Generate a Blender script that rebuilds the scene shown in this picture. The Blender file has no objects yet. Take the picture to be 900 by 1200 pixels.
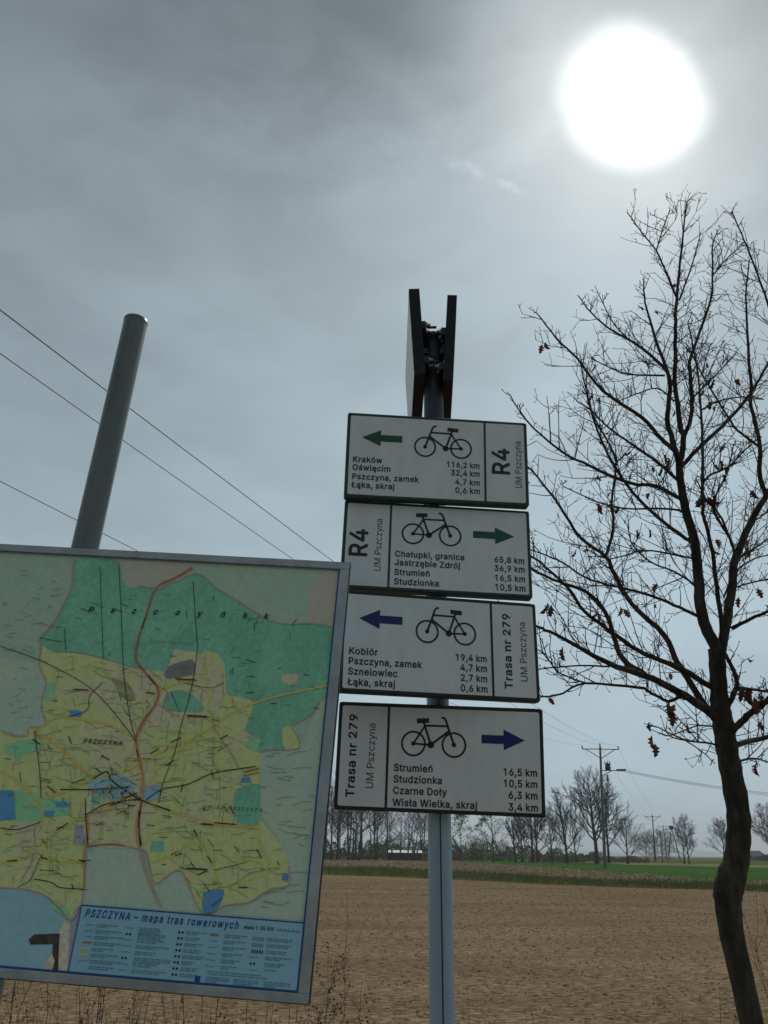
import bpy, math, random
import numpy as np
from mathutils import Matrix, Vector
from mathutils.geometry import tessellate_polygon
random.seed(7)
rng = np.random.default_rng(7)
S = bpy.context.scene
COL = S.collection

# ---------------------------------------------------------------- camera
FPX, PITCH, ROLL, EYE = 930.0, math.radians(23.22), math.radians(0.7), 1.6
FWD = np.array([0, math.cos(PITCH), math.sin(PITCH)])
_r0 = np.array([1.0, 0, 0]); _u0 = np.cross(_r0, FWD)
RIGHT = math.cos(ROLL) * _r0 + math.sin(ROLL) * _u0
UP = math.cos(ROLL) * _u0 - math.sin(ROLL) * _r0
CAM = np.array([0, 0, EYE])
cd = bpy.data.cameras.new('camera')
cam = bpy.data.objects.new('camera', cd); COL.objects.link(cam)
mw = Matrix.Identity(4)
for i in range(3):
    mw[i][0], mw[i][1], mw[i][2], mw[i][3] = RIGHT[i], UP[i], -FWD[i], CAM[i]
cam.matrix_world = mw
cd.sensor_fit = 'VERTICAL'; cd.sensor_height = 36; cd.sensor_width = 27
cd.lens = 36 * FPX / 1200
cd.clip_start = 0.05; cd.clip_end = 40000
S.camera = cam
S.view_settings.view_transform = 'Standard'
S.view_settings.look = 'None'
S.view_settings.exposure = 0.0
S.view_settings.gamma = 1.0
S.view_settings.use_curve_mapping = False
S.cycles.max_bounces = 6
S.cycles.transparent_max_bounces = 6


def ray(x, y):
    d = FWD + RIGHT * (x - 450) / FPX + UP * (600 - y) / FPX
    return d / np.linalg.norm(d)

def at_y(x, y, Y):
    """point of a sight line at distance Y ahead (used once, to survey positions from the photograph)"""
    r = ray(x, y); return CAM + r * (Y / r[1])

def gnd(x, y):
    r = ray(x, y); return CAM - r * EYE / r[2]

# ---------------------------------------------------------------- world and sun
SUN = ray(738, 115)
SUN_EL = math.asin(SUN[2]); SUN_AZ = math.atan2(SUN[0], SUN[1])
world = bpy.data.worlds.new('World'); S.world = world; world.use_nodes = True
nt = world.node_tree; nt.nodes.clear()

def N(nt, typ, **kw):
    n = nt.nodes.new(typ)
    for k, v in kw.items(): setattr(n, k, v)
    return n

def _set(nt, sock, v):
    if hasattr(v, 'links') or isinstance(v, bpy.types.NodeSocket): nt.links.new(v, sock)
    else: sock.default_value = v

def mth(nt, op, a, b=0.0, c=None, clamp=False):
    n = N(nt, 'ShaderNodeMath', operation=op, use_clamp=clamp)
    _set(nt, n.inputs[0], a); _set(nt, n.inputs[1], b)
    if c is not None: _set(nt, n.inputs[2], c)
    return n.outputs[0]

def dotv(nt, v, d):
    n = N(nt, 'ShaderNodeVectorMath', operation='DOT_PRODUCT')
    nt.links.new(v, n.inputs[0]); n.inputs[1].default_value = tuple(d)
    return n.outputs['Value']

def remap(nt, v, a, b, c, d, smooth=True):
    n = N(nt, 'ShaderNodeMapRange', interpolation_type='SMOOTHSTEP' if smooth else 'LINEAR')
    _set(nt, n.inputs[0], v)
    for i, x in enumerate((a, b, c, d)): n.inputs[i + 1].default_value = x
    return n.outputs[0]

def mixc(nt, f, a, b, blend='MIX'):
    n = N(nt, 'ShaderNodeMix', data_type='RGBA', blend_type=blend)
    _set(nt, n.inputs['Factor'], f)
    _set(nt, n.inputs[6], a if not isinstance(a, tuple) else (*a, 1)[:4])
    _set(nt, n.inputs[7], b if not isinstance(b, tuple) else (*b, 1)[:4])
    return n.outputs[2]

tc = N(nt, 'ShaderNodeTexCoord'); V = tc.outputs['Generated']
def wnoise(scale, det, rough, off, stretch=(1, 1, 1), dist=0.0):
    mp = N(nt, 'ShaderNodeMapping'); nt.links.new(V, mp.inputs[0])
    mp.inputs['Location'].default_value = off; mp.inputs['Scale'].default_value = stretch
    n = N(nt, 'ShaderNodeTexNoise'); nt.links.new(mp.outputs[0], n.inputs['Vector'])
    n.inputs['Scale'].default_value = scale; n.inputs['Detail'].default_value = det
    n.inputs['Roughness'].default_value = rough; n.inputs['Distortion'].default_value = dist
    return n.outputs['Fac']
cosd = dotv(nt, V, SUN)
ang = mth(nt, 'ARCCOSINE', mth(nt, 'MINIMUM', cosd, 0.999999))
z = dotv(nt, V, (0, 0, 1))
zc = mth(nt, 'MAXIMUM', z, 0.0)
base = mth(nt, 'SUBTRACT', 0.57, mth(nt, 'MULTIPLY', zc, 0.38))
def expf(a, w, p=1.0):
    return mth(nt, 'POWER', math.e, mth(nt, 'MULTIPLY', mth(nt, 'POWER', mth(nt, 'DIVIDE', a, w), p), -1.0))
base = mth(nt, 'ADD', base, mth(nt, 'MULTIPLY', expf(ang, 0.36, 1.3), 0.26))
base = mth(nt, 'MULTIPLY', base, remap(nt, cosd, -0.45, 0.55, 0.46, 1.0))
# cloud structure
n1 = wnoise(2.3, 5, 0.50, (0.3, 0.1, 0.7), (1, 1, 1.9), 0.4)
n2 = wnoise(7.0, 5, 0.55, (2.3, 1.1, 0.2), (1, 1, 2.2), 0.3)
cl = mth(nt, 'ADD', remap(nt, n1, 0.31, 0.69, 0.90, 1.11), remap(nt, n2, 0.3, 0.7, -0.045, 0.045))
base = mth(nt, 'MULTIPLY', base, cl)
def lobe(px, py, w, amt, p=2.0):
    global base
    a = mth(nt, 'ARCCOSINE', mth(nt, 'MINIMUM', dotv(nt, V, ray(px, py)), 0.999999))
    jit = mth(nt, 'ADD', a, remap(nt, n2, 0.3, 0.7, -0.022, 0.022))
    f = mth(nt, 'ADD', 1.0, mth(nt, 'MULTIPLY', expf(mth(nt, 'MAXIMUM', jit, 0.0), w, p), amt))
    base = mth(nt, 'MULTIPLY', base, f)
lobe(60, 10, 0.20, -0.30)
lobe(330, -25, 0.18, -0.40)
lobe(510, 15, 0.11, -0.30)
lobe(60, 300, 0.22, -0.06)
lobe(30, 560, 0.2, -0.04)
lobe(420, 380, 0.12, -0.05)
lobe(890, 10, 0.16, -0.30)
lobe(430, 0, 0.12, -0.26)
lobe(200, 20, 0.09, -0.14)
lobe(300, 180, 0.16, 0.10)
lobe(90, 130, 0.10, 0.10)
lobe(620, 330, 0.14, 0.05)
# the veiled sun and its aureole in thin cloud
rad_d = FWD - SUN * (FWD @ SUN); rad_d /= np.linalg.norm(rad_d); tan_d = np.cross(rad_d, SUN)
ae = mth(nt, 'SQRT', mth(nt, 'ADD', mth(nt, 'POWER', dotv(nt, V, tan_d), 2.0), mth(nt, 'POWER', mth(nt, 'MULTIPLY', dotv(nt, V, rad_d), 1.27), 2.0)))
ae = mth(nt, 'ADD', ae, remap(nt, cosd, -0.1, 0.1, 3.0, 0.0))
edge = mth(nt, 'ADD', ae, remap(nt, n2, 0.3, 0.7, -0.006, 0.006))
base = mth(nt, 'ADD', base, remap(nt, edge, 0.032, 0.098, 1.12, 0.0))
base = mth(nt, 'ADD', base, mth(nt, 'MULTIPLY', expf(ae, 0.135, 1.5), 0.34))
# faint remains of a condensation trail
ca, cb = ray(478, 165), ray(632, 236)
nrm = np.cross(ca, cb); nrm /= np.linalg.norm(nrm); mid = ca + cb; mid /= np.linalg.norm(mid)
tn = wnoise(26.0, 4, 0.65, (5.1, 3.3, 0.4))
across = mth(nt, 'ABSOLUTE', mth(nt, 'ADD', dotv(nt, V, nrm), remap(nt, tn, 0.3, 0.7, -0.006, 0.006)))
along = mth(nt, 'ARCCOSINE', mth(nt, 'MINIMUM', dotv(nt, V, mid), 0.999999))
tr = mth(nt, 'MULTIPLY', remap(nt, across, 0.0, 0.010, 1.0, 0.0), remap(nt, along, 0.055, 0.085, 1.0, 0.0))
tr = mth(nt, 'MULTIPLY', tr, remap(nt, wnoise(19.0, 3, 0.6, (1.7, 0.4, 2.2)), 0.50, 0.70, 0.0, 0.11))
base = mth(nt, 'ADD', base, tr)
tint = mixc(nt, remap(nt, z, 0.05, 0.75, 0.0, 1.0, False), (7.7, 10.1, 11.5), (8.2, 10.15, 11.0))
tint = mixc(nt, remap(nt, ae, 0.04, 0.30, 1.0, 0.0), tint, (9.5, 10.3, 10.5))
comb = N(nt, 'ShaderNodeVectorMath', operation='SCALE')
nt.links.new(tint, comb.inputs[0]); nt.links.new(base, comb.inputs['Scale'])
sky = N(nt, 'ShaderNodeTexSky', sky_type='NISHITA', sun_disc=False)
sky.sun_elevation = SUN_EL; sky.sun_rotation = SUN_AZ; sky.altitude = 250
sky.air_density = 1.0; sky.dust_density = 2.0
skymix = mixc(nt, 0.05, comb.outputs[0], sky.outputs[0])
bg = N(nt, 'ShaderNodeBackground'); nt.links.new(skymix, bg.inputs[0]); bg.inputs[1].default_value = 0.1
wo = N(nt, 'ShaderNodeOutputWorld'); nt.links.new(bg.outputs[0], wo.inputs[0])

sl = bpy.data.lights.new('sun', 'SUN'); sl.energy = 2.0; sl.angle = math.radians(2.5); sl.color = (1.0, 0.95, 0.86)
so = bpy.data.objects.new('sun', sl); COL.objects.link(so)
so.rotation_euler = Vector(-SUN).to_track_quat('-Z', 'Y').to_euler()

# ---------------------------------------------------------------- helpers
class MB:
    """collects shapes with material slots and builds ONE mesh object"""
    def __init__(s): s.v = []; s.f = []; s.m = []; s.n = 0; s.smooth = []
    def add(s, verts, faces, mat=0, smooth=False):
        o = s.n
        s.v.append(np.asarray(verts, float).reshape(-1, 3)); s.n += len(s.v[-1])
        for f in faces:
            s.f.append(tuple(int(i) + o for i in f))
        s.m += [mat] * len(faces); s.smooth += [smooth] * len(faces)
    def box(s, c, size, mat=0, bev=0.0):
        cx, cy, cz = c; a, b, d = [x / 2 for x in size]
        vs = [(cx + i * a, cy + j * b, cz + k * d) for i in (-1, 1) for j in (-1, 1) for k in (-1, 1)]
        s.add(vs, [(0, 1, 3, 2), (4, 6, 7, 5), (0, 4, 5, 1), (2, 3, 7, 6), (0, 2, 6, 4), (1, 5, 7, 3)], mat)
    def tube(s, pts, rad, sides=6, mat=0, caps=True, smooth=True):
        P = np.asarray(pts, float); n = len(P)
        R_ = np.broadcast_to(np.asarray(rad, float), (n,))
        T = np.gradient(P, axis=0) if n > 2 else np.repeat((P[1] - P[0])[None], 2, 0)
        T = T / np.maximum(np.linalg.norm(T, axis=1, keepdims=True), 1e-9)
        ref = np.array([0, 0, 1.0]) if abs(T[0][2]) < 0.9 else np.array([1.0, 0, 0])
        U = np.cross(T[0], ref); U /= np.linalg.norm(U)
        a = np.arange(sides) * 2 * math.pi / sides
        vs = []
        for i in range(n):
            U = U - T[i] * (U @ T[i]); U /= max(np.linalg.norm(U), 1e-9)
            W = np.cross(T[i], U)
            vs.append(P[i] + R_[i] * (np.cos(a)[:, None] * U + np.sin(a)[:, None] * W))
        fs = []
        for i in range(n - 1):
            for k in range(sides):
                q = (k + 1) % sides
                fs.append((i * sides + k, i * sides + q, (i + 1) * sides + q, (i + 1) * sides + k))
        s.add(np.concatenate(vs), fs, mat, smooth)
        if caps:
            s.add(vs[0], [tuple(range(sides))[::-1]], mat); s.add(vs[-1], [tuple(range(sides))], mat)
    def mesh(s, name, mats):
        me = bpy.data.meshes.new(name)
        V_ = np.concatenate(s.v) if s.v else np.zeros((0, 3))
        me.from_pydata(V_.tolist(), [], s.f)
        for m in (mats if isinstance(mats, (list, tuple)) else [mats]): me.materials.append(m)
        if s.f:
            me.polygons.foreach_set('material_index', s.m)
            me.polygons.foreach_set('use_smooth', s.smooth)
        me.update()
        return me
    def build(s, name, mats, parent=None):
        o = bpy.data.objects.new(name, s.mesh(name, mats)); COL.objects.link(o)
        if parent is not None: o.parent = parent
        return o

def tag(o, label=None, cat=None, group=None, kind=None):
    if label: o['label'] = label
    if cat: o['category'] = cat
    if group: o['group'] = group
    if kind: o['kind'] = kind
    return o

def thing(name, loc, label, cat, group=None):
    o = bpy.data.objects.new(name, None); COL.objects.link(o)
    o.empty_display_size = 0.1; o.location = tuple(loc)
    return tag(o, label, cat, group)

def copy_tree(o, parent=None):
    c = o.copy(); COL.objects.link(c)
    if parent is not None: c.parent = parent
    for ch in list(o.children): copy_tree(ch, c)
    return c

def mat(name, col, rough=0.7, metal=0.0, var=0.0, scale=8.0, col2=None, bump=0.0, bscale=None, detail=5, spec=0.5,
        stretch=(1, 1, 1), thr=(0.35, 0.65), transl=0.0, fine=0.0, fscale=60):
    m = bpy.data.materials.new(name); m.use_nodes = True
    t = m.node_tree; p = t.nodes['Principled BSDF']
    p.inputs['Roughness'].default_value = rough; p.inputs['Metallic'].default_value = metal
    p.inputs['Specular IOR Level'].default_value = spec
    tcn = N(t, 'ShaderNodeTexCoord'); mp = N(t, 'ShaderNodeMapping'); mp.inputs['Scale'].default_value = stretch
    t.links.new(tcn.outputs['Object'], mp.inputs[0])
    c = (*col, 1)
    if col2 is None: col2 = tuple(x * (1 - var) for x in col)
    nz = N(t, 'ShaderNodeTexNoise'); t.links.new(mp.outputs[0], nz.inputs['Vector'])
    nz.inputs['Scale'].default_value = scale; nz.inputs['Detail'].default_value = detail; nz.inputs['Roughness'].default_value = 0.6
    f = remap(t, nz.outputs['Fac'], thr[0], thr[1], 0, 1)
    cc = mixc(t, f, (*col2, 1), c)
    if fine > 0:
        n2_ = N(t, 'ShaderNodeTexNoise'); t.links.new(mp.outputs[0], n2_.inputs['Vector'])
        n2_.inputs['Scale'].default_value = fscale; n2_.inputs['Detail'].default_value = 4
        g = remap(t, n2_.outputs['Fac'], 0.3, 0.7, 1 - fine, 1 + fine)
        sc = N(t, 'ShaderNodeVectorMath', operation='SCALE'); t.links.new(cc, sc.inputs[0]); t.links.new(g, sc.inputs['Scale'])
        cc = sc.outputs[0]
    t.links.new(cc, p.inputs['Base Color'])
    if bump > 0:
        b = N(t, 'ShaderNodeBump'); b.inputs['Strength'].default_value = 1.0; b.inputs['Distance'].default_value = bump
        nb = N(t, 'ShaderNodeTexNoise'); t.links.new(mp.outputs[0], nb.inputs['Vector'])
        nb.inputs['Scale'].default_value = bscale or scale; nb.inputs['Detail'].default_value = 6; nb.inputs['Roughness'].default_value = 0.65
        t.links.new(nb.outputs['Fac'], b.inputs['Height']); t.links.new(b.outputs[0], p.inputs['Normal'])
    if transl > 0:
        tr_ = N(t, 'ShaderNodeBsdfTranslucent'); t.links.new(cc, tr_.inputs[0])
        mx = N(t, 'ShaderNodeMixShader'); mx.inputs[0].default_value = transl
        t.links.new(p.outputs[0], mx.inputs[1]); t.links.new(tr_.outputs[0], mx.inputs[2])
        t.links.new(mx.outputs[0], t.nodes['Material Output'].inputs['Surface'])
    return m

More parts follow.
